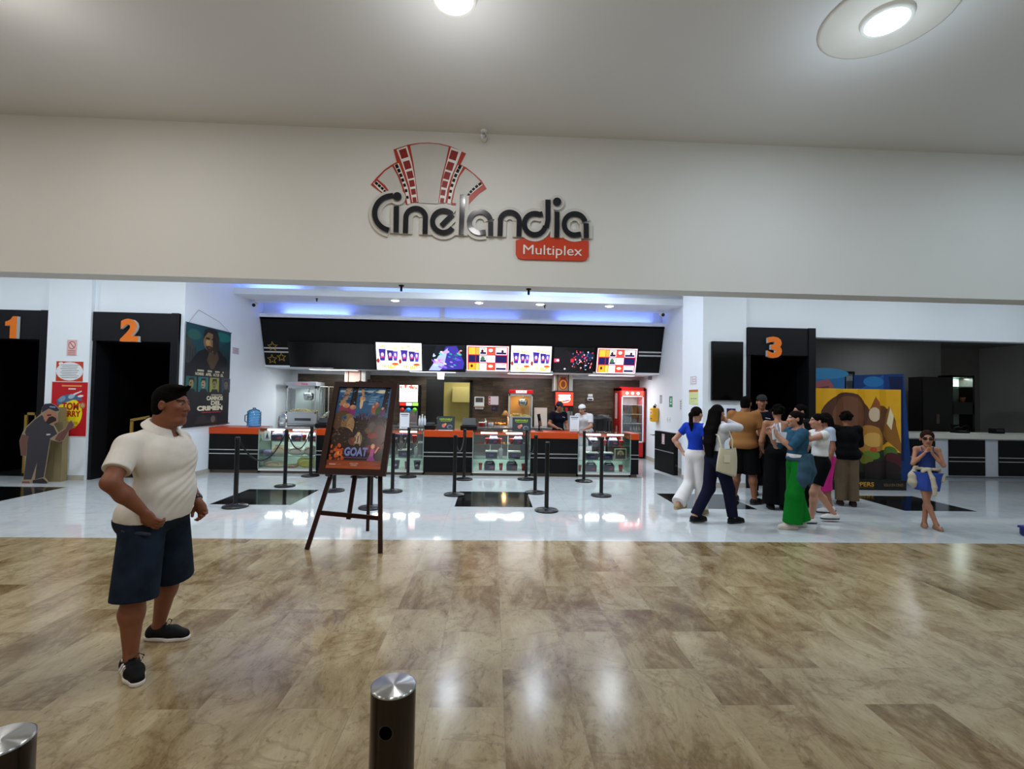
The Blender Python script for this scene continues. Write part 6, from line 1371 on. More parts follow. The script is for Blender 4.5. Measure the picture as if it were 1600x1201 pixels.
def body_sdf(J, b):
    s = SDF(); wt = b.get('wt', 1.); fm = b.get('female', False); sh = b.get('shoulder', 1.)
    C, Wa, P = J['chest'], J['waist'], J['pelvis']
    s.ell(C + v3(0, 0, .02), (.155 * sh * (.5 + .5 * wt), .105 * wt, .165), .04)
    s.ell(Wa, (.128 * wt * (.92 if fm else 1), .095 * wt, .14), .05)
    s.ell(P, (.160 * wt * (1.04 if fm else 1), .112 * wt, .115), .05)
    mid = (J['shR'] + J['shL']) / 2
    s.cap(J['shR'], J['neck'] + v3(0, 0, -.05), .050 * sh, .058, .04); s.cap(J['shL'], J['neck'] + v3(0, 0, -.05), .050 * sh, .058, .04)
    for q in b.get('extra', []): s.ell(*q)
    if fm:
        for x in (.07, -.07): s.ell(C + v3(x, .085, .015), (.06, .055, .06), .03)
    r, f, u = head_frame(J); H = J['head']; hs = b.get('hs', 1.); R = np.stack([r, f, u], 1)
    s.cap(J['neck'] - v3(0, 0, .03), H - u * .08 - f * .02, .060 * (.85 if fm else 1) * b.get('neckw', 1), .052 * (.85 if fm else 1) * b.get('neckw', 1), .03)
    def hp(a, bb, c): return H + (r * a + f * bb + u * c) * hs
    s.ell(hp(0, -.012, .035), (.076 * hs, .095 * hs, .088 * hs), .02, R)
    jw = b.get('jaw', 1.)
    s.ell(hp(0, .022, -.035), (.058 * hs * jw, .070 * hs, .078 * hs), .03, R)
    s.ell(hp(0, .062, -.088), (.024 * hs * jw, .024 * hs, .020 * hs), .02, R)
    s.cap(hp(0, .086, .018), hp(0, .106, -.024), .0085 * hs, .0135 * hs, .012)            # nose
    for q in (1, -1):
        s.ell(hp(.012 * q, .098, -.028), (.009 * hs, .010 * hs, .008 * hs), .006, R)      # nostrils' wings
        s.ell(hp(.035 * q, .070, -.012), (.022 * hs, .018 * hs, .018 * hs), .02, R)       # cheek
        s.ell(hp(.031 * q, .092, .014), (.015 * hs, .012 * hs, .010 * hs), .012, R, True)  # eye socket
        s.ell(hp(.031 * q, .079, .012), (.013 * hs, .012 * hs, .011 * hs), .004, R)       # eyeball under the lids
        s.cap(hp(.014 * q, .090, .030), hp(.048 * q, .076, .032), .007 * hs, .006 * hs, .01)   # brow ridge
        s.ell(hp(.079 * q, -.010, -.002), (.011 * hs, .020 * hs, .031 * hs), .008, R)     # ear
        s.ell(hp(.090 * q, -.004, .002), (.008 * hs, .011 * hs, .018 * hs), .004, R, True)
    s.ell(hp(0, .088, -.052), (.023 * hs, .012 * hs, .0065 * hs), .005, R); s.ell(hp(0, .086, -.063), (.020 * hs, .012 * hs, .007 * hs), .005, R)
    if b.get('dblchin'): s.ell(hp(0, .035, -.105), (.050, .050, .030), .03, R); s.ell(hp(0, -.07, -.08), (.050, .028, .045), .03, R)
    aw = b.get('arm', 1.); lw = b.get('leg', 1.)
    for S_ in 'RL':
        s.cap(J['sh' + S_], J['el' + S_], .050 * aw, .040 * aw, .03)
        s.cap(J['el' + S_], J['el' + S_] * .6 + J['wr' + S_] * .4, .040 * aw, .041 * aw, .02); s.cap(J['el' + S_] * .6 + J['wr' + S_] * .4, J['wr' + S_], .041 * aw, .026 * (.5 + .5 * aw), .02)
        hand(s, J['wr' + S_], J['hd' + S_], J['pa' + S_], J['curl' + S_], 1 if S_ == 'R' else -1, b.get('hand', 1.))
        s.cap(J['hip' + S_], J['kn' + S_], .086 * lw, .056 * lw, .04)
        kn, an = J['kn' + S_], J['an' + S_]; bk = v3(0, -.012, 0)
        s.cap(kn, kn * .68 + an * .32 + bk, .054 * lw, .055 * lw, .03); s.cap(kn * .68 + an * .32 + bk, an, .054 * lw, .035, .03)
        foot(s, an, J['to' + S_], an[2] - .085)
    return s, hp, (r, f, u)
def hp_fn(J, b):
    r, f, u = head_frame(J); H = J['head']; hs = b.get('hs', 1.)
    return (lambda a, bb, c: H + (r * a + f * bb + u * c) * hs), np.stack([r, f, u], 1), hs
def person(label, x, y, heading, H, J, b, clothes, h=.009, z=0.):
    """heading: 0 looks away from the camera, 90 to the right of the picture, 180 towards the camera"""
    root = thing('person', label, 'person', (x, y, z)); sc = H / 1.75
    root.scale = (sc, sc, sc); root.rotation_euler = (0, 0, -radians(heading))
    s, hp, fr = body_sdf(J, b); r, f, u = fr; Hd = J['head']; hs = b.get('hs', 1.)
    skin = mat(b.get('skin', '#9a6548'), .5, var=.04, vscale=20)
    def loc(c): q = (c - Hd) / hs; return q @ r, q @ f, q @ u
    def brow(c): a, bb, cc = loc(c); return (np.abs(np.abs(a) - .032) < .019) & (np.abs(cc - .033) < .0055) & (bb > .05)
    def lips(c): a, bb, cc = loc(c); return (np.abs(a) < .023) & (np.abs(cc + .058) < .011) & (bb > .075)
    def eyes(c): a, bb, cc = loc(c); return (np.abs(np.abs(a) - .031) < .012) & (np.abs(cc - .012) < (.0035 if b.get('squint') else .0055)) & (bb > .05)
    def iris(c): a, bb, cc = loc(c); return (np.abs(np.abs(a) - .031) < .0065) & (np.abs(cc - .012) < .0055) & (bb > .05)
    paint = [(brow, mat('#1c130f', .8)), (lips, mat(b.get('lip', '#7d4238'), .45)), (eyes, mat('#8d7f76' if b.get('squint') else '#b8aca2', .4)), (iris, mat('#1a100c', .4))]
    if b.get('beard'): paint.insert(0, (lambda c: (lambda a, bb, cc: (cc < -.075) & (bb > .02) & (cc > -.125))(*loc(c)), mat(b['beard'], .7)))
    grow(s, 'body', root, skin, h, 0, None, paint)
    for cl in clothes: cl(root, J, b, h)
    return root
# ---- clothing builders; each returns a function (root, J, b, h)
def top(name, colour, hem, sleeve=.5, t=.014, neck=.02, rough=.8, fore=0., crop_z=None, loose=0., var=.04, shoulders=True, wave=None, open_top=None, fit=1., slope=.35):
    def go(root, J, b, h):
        s = SDF(); wt = b.get('wt', 1.); fm = b.get('female', False); sh = b.get('shoulder', 1.)
        C, Wa, P = J['chest'], J['waist'], J['pelvis']
        s.ell(C + v3(0, 0, .02), (.155 * sh * (.5 + .5 * wt) + loose * .5, .105 * wt + loose * .5, .165), .04)
        s.ell(Wa, ((.128 * wt * (.92 if fm else 1)) + loose, .095 * wt + loose, .14), .05)
        s.ell(P, ((.160 * wt * (1.04 if fm else 1)) + loose * .6, .112 * wt + loose * .6, .115), .05)
        if shoulders:
            s.cap(J['shR'], J['neck'] + v3(0, 0, -.05), .050 * sh, .058, .04); s.cap(J['shL'], J['neck'] + v3(0, 0, -.05), .050 * sh, .058, .04)
        for q in b.get('extra', []): s.ell(*q)
        if fm:
            for xx in (.07, -.07): s.ell(C + v3(xx, .085, .015), (.06, .055, .06), .03)
        aw = b.get('arm', 1.)
        for S_ in 'RL':
            sl = sleeve if not isinstance(sleeve, dict) else sleeve[S_]
            if sl > 0:
                a = J['sh' + S_]; e = a + (J['el' + S_] - a) * min(sl, 1.)
                s.cap(a, e, .053 * aw, (.050 - .006 * sl) * aw + loose * .4, .03, flat='b' if sl < 1 else None)
                if sl > 1: s.cap(J['el' + S_], J['el' + S_] + (J['wr' + S_] - J['el' + S_]) * (sl - 1), .043 * aw, .031 * aw, .02, flat='b')
        nk = J['neck'][2] + neck - .045; fy_ = J['neck'][1]
        hz = hem
        def clip(X, Y, Z):
            lowcut = (hz(X, Y) if callable(hz) else hz) - Z
            up = Z - (nk + .03 - slope * (Y - fy_)) if open_top is None else Z - open_top(X, Y)
            # only cut near the neck so that raised arms keep their sleeves
            near = np.abs(X - J['neck'][0]) - .10
            up = np.where(near < 0, up, -1.) if open_top is None else up
            body = np.maximum(lowcut, up)
            return np.where((np.abs(X) < .24 * max(1, wt)), body, np.where(lowcut > .3, lowcut, -1.)) if not b.get('clipall') else body
        grow(s, name, root, mat(colour, .9, var=var, vscale=14, bump=.08, bscale=60, spec=.12), h, t, clip, wave=wave)
    return go
def bottoms(name, colour, length=1.0, top_z=.99, t=.012, flare=0., rough=.8, var=.05, sleeve_knee=None, wide=0., wave=None):
    """length: 1 = ankle, .5 = knee"""
    def go(root, J, b, h):
        s = SDF(); wt = b.get('wt', 1.); fm = b.get('female', False); lw = b.get('leg', 1.)
        s.ell(J['pelvis'], (.160 * wt * (1.04 if fm else 1) + .002, .112 * wt + .002, .115), .05)
        s.ell(J['waist'], (.128 * wt * (.92 if fm else 1) + .004, .095 * wt + .004, .14), .05)
        for q in b.get('extra_low', b.get('extra', [])): s.ell(*q)
        for S_ in 'RL':
            hp_, kn, an = J['hip' + S_], J['kn' + S_], J['an' + S_]
            if length <= .5:
                e = hp_ + (kn - hp_) * (length / .5 if length < .5 else 1.0); e = e + (e - hp_) * b.get('short_ext', 0)
                s.cap(hp_, e, .090 * lw, .074 * lw + wide, .03, flat='b')
            else:
                e = kn + (an - kn) * (length - .5) / .5
                s.cap(hp_, kn, .090 * lw, .064 * lw + wide, .04); s.cap(kn, e, .062 * lw + wide, .050 * lw + wide + flare, .03, flat='b')
        grow(s, name, root, mat(colour, .9, var=var, vscale=9, bump=.1, bscale=50, spec=.1), h, t, lambda X, Y, Z: Z - top_z + X * 0 + Y * 0, wave=wave)
    return go
def skirt(name, colour, z0, z1, r0, r1, t=.0, cy=0., lean=(0, 0), rough=.8, pleat=0, squash=.75, label=None):
    def go(root, J, b, h):
        P = J['pelvis']; m = MB(); n = 72; rows = 14; vs = []
        for lay in (0, 1):
            for j in range(rows + 1):
                u_ = j / rows; z_ = z1 + (z0 - z1) * u_; rr = r1 + (r0 - r1) * u_ ** .8 - lay * .006
                for i in range(n):
                    a = 2 * pi * i / n; k = 1 + (.045 * u_ * sin(pleat * a) if pleat else 0)
                    vs.append((P[0] + lean[0] * u_ + rr * k * cos(a), P[1] + cy + lean[1] * u_ + rr * squash * k * sin(a), z_))
        fs = []; Lb = (rows + 1) * n
        for j in range(rows):
            for i in range(n):
                a, c_ = j * n + i, j * n + (i + 1) % n; fs.append((a, a + n, c_ + n, c_)); fs.append((Lb + a, Lb + c_, Lb + c_ + n, Lb + a + n))
        for i in range(n): a, c_ = rows * n + i, rows * n + (i + 1) % n; fs.append((a, Lb + a, Lb + c_, c_)); a, c_ = i, (i + 1) % n; fs.append((a, c_, Lb + c_, Lb + a))
        m.add(vs, fs, mat(colour, rough, var=.06, vscale=10), True); o = m.build(name, root)
        if label: o['label'] = label
    return go
def shoes(colour, sole=None, h_ank=.09, r=.012, label=None, name='shoe', open_=False):
    def go(root, J, b, h):
        for S_ in 'RL':
            an = J['an' + S_]; g = an[2] - .085; hz = unit(v3(J['to' + S_][0], J['to' + S_][1], 0)); s = SDF()
            s.cap(v3(an[0], an[1], g + .055) - hz * .02, v3(an[0], an[1], g + .04) - hz * .03, .040, .038, .02)
            s.cap(v3(an[0], an[1], g + .043) - hz * .03, v3(an[0], an[1], g + .043) + hz * .10, .040, .040, .02)
            s.cap(v3(an[0], an[1], g + .042) + hz * .10, v3(an[0], an[1], g + .034) + hz * .175, .042, .030, .02)
            zt = g + h_ank
            o = grow(s, name, root, mat(colour, .7, spec=.2), min(h, .007), .006, lambda X, Y, Z: np.maximum(Z - zt, (g + .022) - Z) + X * 0 + Y * 0)
            if label: o['label'] = label
            s2 = SDF(); s2.cap(v3(an[0], an[1], g + .015) - hz * .04, v3(an[0], an[1], g + .015) + hz * .10, .042, .046, .02); s2.cap(v3(an[0], an[1], g + .015) + hz * .10, v3(an[0], an[1], g + .015) + hz * .178, .046, .034, .02)
            grow(s2, 'sole', o, mat(sole or colour, .6), min(h, .007), .004, lambda X, Y, Z: np.maximum(Z - (g + .026), g + .001 - Z) + X * 0 + Y * 0)
    return go
def hair(colour='#120d0b', style='short', tail=None, bun=None, length=None, k=.012):
    def go(root, J, b, h):
        hp, R, hs = hp_fn(J, b); s = SDF()
        up = .0
        s.ell(hp(0, -.018, .042 if style in ('short', 'quiff') else .045), ((.0805 if style in ('short', 'quiff') else .083) * hs, .100 * hs, .090 * hs), .01, R)
        if style in ('short', 'quiff'): s.ell(hp(0, -.045, -.02), (.072 * hs, .070 * hs, .075 * hs), .02, R)
        if style == 'quiff':
            s.ell(hp(0, .02, .105), (.058 * hs, .075 * hs, .028 * hs), .02, R); rn = random.Random(2)
            for i in range(26): a_ = rn.uniform(-.05, .05); f_ = rn.uniform(-.03, .085); s.cap(hp(a_, f_, .108), hp(a_ * 1.05, f_ + .018, .126 - .25 * abs(a_)), .010 * hs, .006 * hs, .008)
        if style == 'curly':
            rnd = random.Random(3)
            for i in range(46):
                a = rnd.uniform(0, 2 * pi); e = rnd.uniform(-.5, 1.3)
                s.ell(hp(.085 * cos(a) * cos(e), -.035 + .09 * sin(a) * cos(e), .035 + .09 * sin(e)), (.028 * hs,) * 3, .012)
        fr_cut = {'short': .052, 'quiff': .060, 'curly': .05, 'long': .05, 'tied': .045}[style if style in ('short', 'quiff', 'curly', 'long') else 'tied']
        face = SDF()
        # open the face: remove a volume in front
        fy0 = .137 if style in ('short', 'quiff') else .120
        s.ell(hp(0, fy0, -.02), (.082 * hs, .092 * hs, .100 * hs), .008, R, True)
        if style in ('short', 'quiff'):
            for q in (1, -1): s.ell(hp(.088 * q, .028, -.045), (.03 * hs, .045 * hs, .042 * hs), .008, R, True)
            s.ell(hp(0, -.03, -.150), (.12 * hs, .12 * hs, .07 * hs), .008, R, True)
        else:
            for q in (1, -1): s.ell(hp(.09 * q, .03, -.035), (.022 * hs, .035 * hs, .04 * hs), .01, R, True)
        if bun is not None: s.ell(hp(*bun), (.045 * hs, .04 * hs, .045 * hs), .012)
        if tail is not None: s.chain([hp(*q[:3]) for q in tail], [q[3] for q in tail], .02)
        if length is not None:                                   # long loose hair down the back
            for xx in (-.06, -.02, .02, .06): s.chain([hp(xx, -.07, .02), hp(xx * 1.1, -.10, -.15), J['neck'] + v3(xx * 1.2, -.10, -.10), J['neck'] + v3(xx * 1.05, -.125, -length * .6), J['neck'] + v3(xx * .8, -.12, -length)], [.045, .045, .045, .04, .022], .03)
        grow(s, 'hair', root, mat(colour, .9, var=.25, vscale=60, bump=.6, bscale=160, spec=.06), min(h, .007), .0)
    return go
def cap(colour, brim=True, kind='cap', badge=None):
    def go(root, J, b, h):
        hp, R, hs = hp_fn(J, b); s = SDF()
        if kind == 'cap':
            s.ell(hp(0, -.012, .055), (.088 * hs, .106 * hs, .090 * hs), .01, R)
            H = J['head']; u = R[:, 2]
            f0 = R[:, 1]
            o = grow(s, 'cap', root, mat(colour, .8), min(h, .007), .0, lambda X, Y, Z: -(((X - H[0]) * u[0] + (Y - H[1]) * u[1] + (Z - H[2]) * u[2]) - .048 * hs))
            s2 = SDF(); s2.ell(hp(0, .10, .052), (.066 * hs, .075 * hs, .010 * hs), .01, R); grow(s2, 'brim', o, mat(colour, .8), .006)
        else:
            s.ell(hp(0, -.015, .060), (.092 * hs, .108 * hs, .085 * hs), .02, R); s.ell(hp(.0, -.11, .035), (.05 * hs, .04 * hs, .035 * hs), .02, R)
            s.cap(hp(0, -.12, .02), hp(.02, -.15, -.06), .018, .012, .02)
            H = J['head']; u = R[:, 2]
            grow(s, 'cap', root, mat(colour, .8), min(h, .007), .0, lambda X, Y, Z: np.where(((X - H[0]) * R[0, 1] + (Y - H[1]) * R[1, 1]) > -.05, -(((X - H[0]) * u[0] + (Y - H[1]) * u[1] + (Z - H[2]) * u[2]) - .052 * hs), -1))
    return go
def patch(name, colour, fn, rough=.5):
    """extra garment part made from an SDF built by fn(J) """
    def go(root, J, b, h):
        r = fn(J, b); s, clip, inf = r if isinstance(r, tuple) else (r, None, 0.)
        grow(s, name, root, mat(colour, rough, var=.05), min(h, .007), inf, clip)
    return go

# ---------------------------------------------- man in the white polo shirt
J = pose(head=(.01, .125, 1.583), look=(-.06, 1, -.03), neck=(.0, .055, 1.44), chest=(0, .09, 1.22), waist=(0, .10, 1.05), pelvis=(.01, .055, .92),
         shR=(.19, .01, 1.335), elR=(.36, .06, 1.155), wrR=(.225, .145, .965), shL=(-.19, .02, 1.335), elL=(-.30, -.05, 1.13), wrL=(-.215, .16, .93),
         hdR=(-.15, .62, -.75), paR=(-1, .0, .1), curlR=.75, hdL=(.12, .5, -.8), paL=(1, 0, .1), curlL=.8,
         hipR=(.10, .045, .88), knR=(.155, .055, .47), anR=(.155, .045, .085), toR=(.62, .78, 0), hipL=(-.10, .04, .88), knL=(-.20, .01, .47), anL=(-.235, -.10, .085), toL=(-.02, 1, 0))
B = dict(wt=1.26, arm=1.12, dblchin=1, squint=1, leg=1.15, skin='#7c4a33', neckw=1.2, jaw=1.1, hs=.98, shoulder=1.04, lip='#75402f',
         extra=[(v3(0, .088, 1.03), (.150, .125, .17), .06), (v3(0, .09, 1.24), (.145, .095, .12), .05), (v3(0, -.03, .90), (.165, .12, .12), .05)], extra_low=[(v3(0, .085, .98), (.150, .13, .14), .06), (v3(0, -.035, .88), (.168, .125, .13), .05)], short_ext=.06)
def folds(V):
    x, y, z = V.T; a = .0006 + .0016 * np.clip(np.sin(9 * x + 7 * y + 11 * z), 0, 1)
    V = V.copy(); q = 55 * z + 40 * y * np.sin(5 * z) + 8 * np.sin(11 * x + 6 * z) + 5 * np.sin(17 * y)
    V[:, 0] += a * np.sin(q); V[:, 1] += a * np.sin(q + 1.3); return V
def polo_hem(X, Y): return .865 - .06 * np.clip(1 - np.abs(Y - .01) / .05, 0, 1) * (np.abs(X) > .1) - .02 * (Y < .0)
def collar(J, b):
    s = SDF(); N = J['neck']; n = 40
    for i in range(n + 1):                    # an open folded collar, gap at the front
        a = pi / 2 + radians(24) + radians(312) * i / n; fr = sin(a); c, d = cos(a), sin(a)
        e = min(i, n - i) / 5.; w_ = .046 if e > 1 else .062 - .016 * e     # the two points are longer
        p0 = N + v3(.072 * c, .010 + .076 * d, .016 - .036 * fr); p1 = N + v3((.072 + w_ * .75) * c, .010 + (.076 + w_ * .75) * d, -.020 - .052 * fr - (.012 if e < 1 else 0))
        s.cap(p0, p1, .0085, .0065, .010)
    return s, None, 0.
def placket(J, b):
    s = SDF(); N = J['neck']; s.cap(N + v3(0, .105, -.07), N + v3(0, .165, -.16), .010, .010, .01); return s, None, 0.
def pockets(J, b):
    s = SDF(); s.cap(v3(.215, .02, .845), v3(.195, .16, .825), .012, .012, .02); return s, None, 0.
def watch(J, b):
    s = SDF(); w_ = J['wrL']; d = unit(J['elL'] - w_); s.cap(w_ + d * .015, w_ + d * .045, .036, .037, .005, flat='ab'); return s, None, 0.
def laces(J, b):
    s = SDF(); 
    for S_ in 'RL':
        an = J['an' + S_]; hz = unit(v3(J['to' + S_][0], J['to' + S_][1], 0)); sd = v3(hz[1], -hz[0], 0)
        for k in range(4): c = v3(an[0], an[1], 0) + hz * (.045 + .022 * k); z_ = .094 - .008 * k; s.cap(c - sd * .022 + v3(0, 0, z_), c + sd * .022 + v3(0, 0, z_), .004, .004, .003)
        c = v3(an[0], an[1], .10) + hz * .05; q = [c, c - sd * .03 + v3(0, 0, .02), c - sd * .055 + v3(0, 0, .0), c - sd * .04 + v3(0, 0, -.03), c + hz * .02]
        s.chain(q, [.0035] * 5, .003)
    return s, None, 0.
def stripes(J, b):
    s = SDF(); an = J['anR']; hz = unit(v3(J['toR'][0], J['toR'][1], 0)); sd = v3(hz[1], -hz[0], 0)
    for k in range(3): c = v3(an[0], an[1], 0) + hz * (.02 + .032 * k) + sd * (.050 - .001 * k); s.cap(c + v3(0, 0, .034) - hz * .012, c + v3(0, 0, .070) - sd * .010 + hz * .004, .0075, .0075, .003)
    return s, None, 0.
def shoe_mark(J, b):
    s = SDF(); an = J['anR']; hz = unit(v3(J['toR'][0], J['toR'][1], 0)); sd = v3(hz[1], -hz[0], 0); c = v3(an[0], an[1], .088) + sd * .044 + hz * .01
    s.chain([c - hz * .012 + v3(0, 0, -.010), c + v3(0, 0, .012), c + hz * .014 + v3(0, 0, .006), c + hz * .004 + v3(0, 0, -.004)], [.004] * 4, .002); return s, None, 0.
person('large person in white polo shirt and blue denim shorts standing in the foreground', -2.085, 3.05, 95, 1.70, J, B,
       [top('polo_shirt', '#dad5ce', polo_hem, .62, .016, neck=.004, slope=.45, wave=folds, loose=.008), patch('collar', '#e0dbd4', collar, .8), patch('placket', '#cfc5b8', placket, .8),
        bottoms('denim_shorts', '#1c2534', .5, top_z=.885, t=.014, wide=.022, var=.35), patch('pocket_seam', '#1d2738', pockets, .8), hair('#0d0a09', 'quiff'), patch('wrist_watch', '#0c0c0e', watch, .3),
        shoes('#0c0c0e', '#d0c8c4', .098), patch('laces', '#050506', laces, .8), patch('shoe_stripes', '#e0dcd8', stripes, .6), patch('shoe_mark', '#cfcac6', shoe_mark, .6)], h=.0055)
SK1, SK2, SK3 = '#a8745a', '#9a6448', '#b4826a'
def at(px, Y): return W(px, 700, Y).x
# ---------------------------------------------- server in navy behind the counter
J = pose(head=(.0, .06, 1.59), look=(-.25, 1, -.22), shR=(.17, .02, 1.40), elR=(.27, .05, 1.16), wrR=(.14, .27, 1.07), hdR=(-.5, .8, -.1), paR=(0, 0, -1), curlR=.2, shL=(-.17, .0, 1.40), elL=(-.21, .02, 1.14), wrL=(-.14, .24, 1.06), hdL=(.3, .9, -.1), paL=(0, 0, -1), curlL=.2)
def polo_logo(J, b):
    s = SDF(); c = J['chest']; s.cap(c + v3(-.05, .150, .07), c + v3(-.12, .135, .055), .008, .008, .004); return s, None, 0.
person('person in navy polo shirt and navy cap leaning on the counter', at(872, 10.98), 11.0, 165, 1.58, J, dict(female=True, skin=SK2, wt=1.05),
       [top('polo_shirt', '#10131f', .93, .55, .014), bottoms('trousers', '#101116', 1.0), shoes('#101012'), hair('#120d0b', 'tied', tail=[(0, -.10, .03, .03), (.0, -.14, -.04, .03), (0, -.13, -.12, .02)]), cap('#141a30'), patch('chest_logo', '#c8cad4', polo_logo)], h=.009)
# ---------------------------------------------- server in white
J = pose(head=(.02, .20, 1.50), look=(.0, 1, -.25), neck=(0, .12, 1.40), chest=(0, .08, 1.24), waist=(0, .02, 1.08), shR=(.175, .12, 1.34), elR=(.23, .22, 1.10), wrR=(.10, .38, 1.02), hdR=(-.6, .8, 0), paR=(0, 0, -1), curlR=.3, shL=(-.175, .12, 1.34), elL=(-.24, .22, 1.10), wrL=(-.12, .36, 1.02), hdL=(.6, .7, 0), paL=(0, 0, -1), curlL=.3)
person('person in white uniform and white head wrap leaning behind the counter', at(916, 11.08), 11.18, 215, 1.60, J, dict(female=True, skin=SK3, wt=1.15, arm=1.05),
       [top('white_uniform', '#dedfe2', .80, .6, .016), bottoms('trousers', '#d4d5d8', 1.0), shoes('#dddddd'), hair('#2a1c16', 'short'), cap('#e6e6e8', kind='wrap')], h=.009)
# ---------------------------------------------- woman in blue top and white trousers
J = pose(look=(.1, 1, 0), shL=(-.165, 0, 1.40), elL=(-.34, -.08, 1.17), wrL=(-.20, -.06, .99), hdL=(.6, .3, -.6), paL=(1, 0, 0), shR=(.165, 0, 1.40), elR=(.20, -.03, 1.12), wrR=(.16, .1, .92),
         hipL=(-.085, 0, .92), knL=(-.09, -.02, .49), anL=(-.06, -.38, .20), toL=(0, .8, -.6), hipR=(.085, 0, .92), knR=(.08, .06, .49), anR=(.06, .05, .085))
person('person with ponytail in bright blue top and white trousers, hand on hip', at(1087, 6.85), 6.85, 55, 1.56, J, dict(female=True, skin=SK3, wt=.95),
       [top('blue_top', '#1c3aa8', 1.02, .45, .012), bottoms('white_trousers', '#d8d4d4', .97, top_z=1.04, wide=.02, flare=.03), shoes('#a08a68', name='shoe'), hair('#15100e', 'tied', tail=[(0, -.09, .05, .035), (.0, -.15, .0, .035), (0, -.15, -.15, .032), (0, -.13, -.26, .016)])], h=.009)
# ---------------------------------------------- long-haired woman with tote bag
J = pose(look=(-.15, 1, .0), shR=(.165, .0, 1.40), elR=(.16, .27, 1.40), wrR=(.08, .10, 1.50), hdR=(-.5, -.3, .6), paR=(0, -1, 0), curlR=.9, shL=(-.165, 0, 1.40), elL=(-.20, .20, 1.32), wrL=(-.1, .15, 1.48), hdL=(.4, -.1, .8), paL=(0, -1, 0), curlL=.9,
         hipR=(.085, 0, .92), knR=(.09, .15, .50), anR=(.09, .23, .085), hipL=(-.085, 0, .92), knL=(-.085, -.05, .49), anL=(-.09, -.30, .10), toL=(0, 1, -.1))
def sleeveless(J, b): pass
lw_ = person('person with very long black hair, pale top and cream tote bag, walking right', at(1119, 6.36), 6.36, 72, 1.60, J, dict(female=True, skin=SK3, wt=.95),
       [top('pale_top', '#c9cad2', 1.05, 1.85, .012), bottoms('navy_trousers', '#14162a', .97, top_z=1.06, wide=.012), shoes('#0b0b0d'), hair('#0d0a0a', 'long', length=.48)], h=.009)
tb = thing('tote_bag', 'cream canvas tote bag hanging from the shoulder of the long-haired walker', 'bag', (at(1133, 6.16), 6.13, .68))
def tote(): 
    n = 28; vs = []; rows = 12
    for j in range(rows + 1):
        v = j / rows; z_ = .34 * v; wx = .135 + .012 * sin(3 * v) - .03 * v; d = .045 * sin(pi * min(1, .15 + .85 * (1 - v * .85)))
        for i in range(n):
            t = 2 * pi * i / n; vs.append((wx * cos(t) * (1 + .03 * sin(5 * t + 4 * v)) + .02 * v, d * sin(t) * (1 + .12 * sin(4 * t)), z_ + (-.02 * cos(t) if j == 0 else .012 * cos(2 * t) * v) - .04 * (1 - v) * cos(t) * .6))
    fs = [(j * n + i, j * n + (i + 1) % n, (j + 1) * n + (i + 1) % n, (j + 1) * n + i) for j in range(rows) for i in range(n)] + [tuple(range(n))[::-1]]
    m = MB(); m.add(vs, fs, mat('#c4bda4', .85, bump=.3, bscale=90), True); return m
tote().build('bag_body', tb)
m = MB(); top_ = W(1123, 664, 6.25) - tb.location
m.tube([(-.06, -.0, .34), (-.09, .03, .50), (top_.x - .04, top_.y + .02, top_.z - .12), (top_.x - .01, top_.y + .03, top_.z + .02), (top_.x + .0, top_.y + .12, top_.z)], .011, mat('#c4bda4', .85)); m.build('strap', tb)
m = MB(); m.tube([(.08, -.0, .33), (.09, .02, .45), (.06, .05, .56), (.02, .09, .66), (top_.x + .04, top_.y + .08, top_.z - .02)], .010, mat('#c4bda4', .85)); m.build('strap', tb)
m = MB(); m.box(-.05, .03, -.05, -.043, .16, .26, mat('#d0cab4', .85), .002); m.build('pocket', tb)
# ---------------------------------------------- man in tan shirt
J = pose(head=(.03, .03, 1.60), look=(.25, 1, 0), elR=(.27, -.02, 1.12), wrR=(.25, .04, .87), elL=(-.25, .05, 1.13), wrL=(-.16, .22, 1.02), hdL=(.2, 1, .1), paL=(1, 0, 0),
         anR=(.16, -.02, .085), knR=(.13, .01, .49), anL=(-.14, .1, .085), toR=(.5, .8, 0), toL=(.1, 1, 0))
person('stout person in tan T-shirt and black shorts, back turned, before door 3', at(1162, 7.62), 7.62, 32, 1.74, J, dict(wt=1.22, arm=1.12, leg=1.12, skin='#935f44', neckw=1.15, shoulder=1.0, extra=[(v3(0, -.02, 1.28), (.19, .13, .14), .05), (v3(0, .05, 1.05), (.17, .14, .16), .05)], dblchin=1),
       [top('tan_shirt', '#8f6238', .88, .62, .016, loose=.01), bottoms('black_shorts', '#0c0c0e', .5, top_z=.95, wide=.03), shoes('#1c1a1a', '#2c2a2a'), hair('#0c0908', 'short')], h=.009)
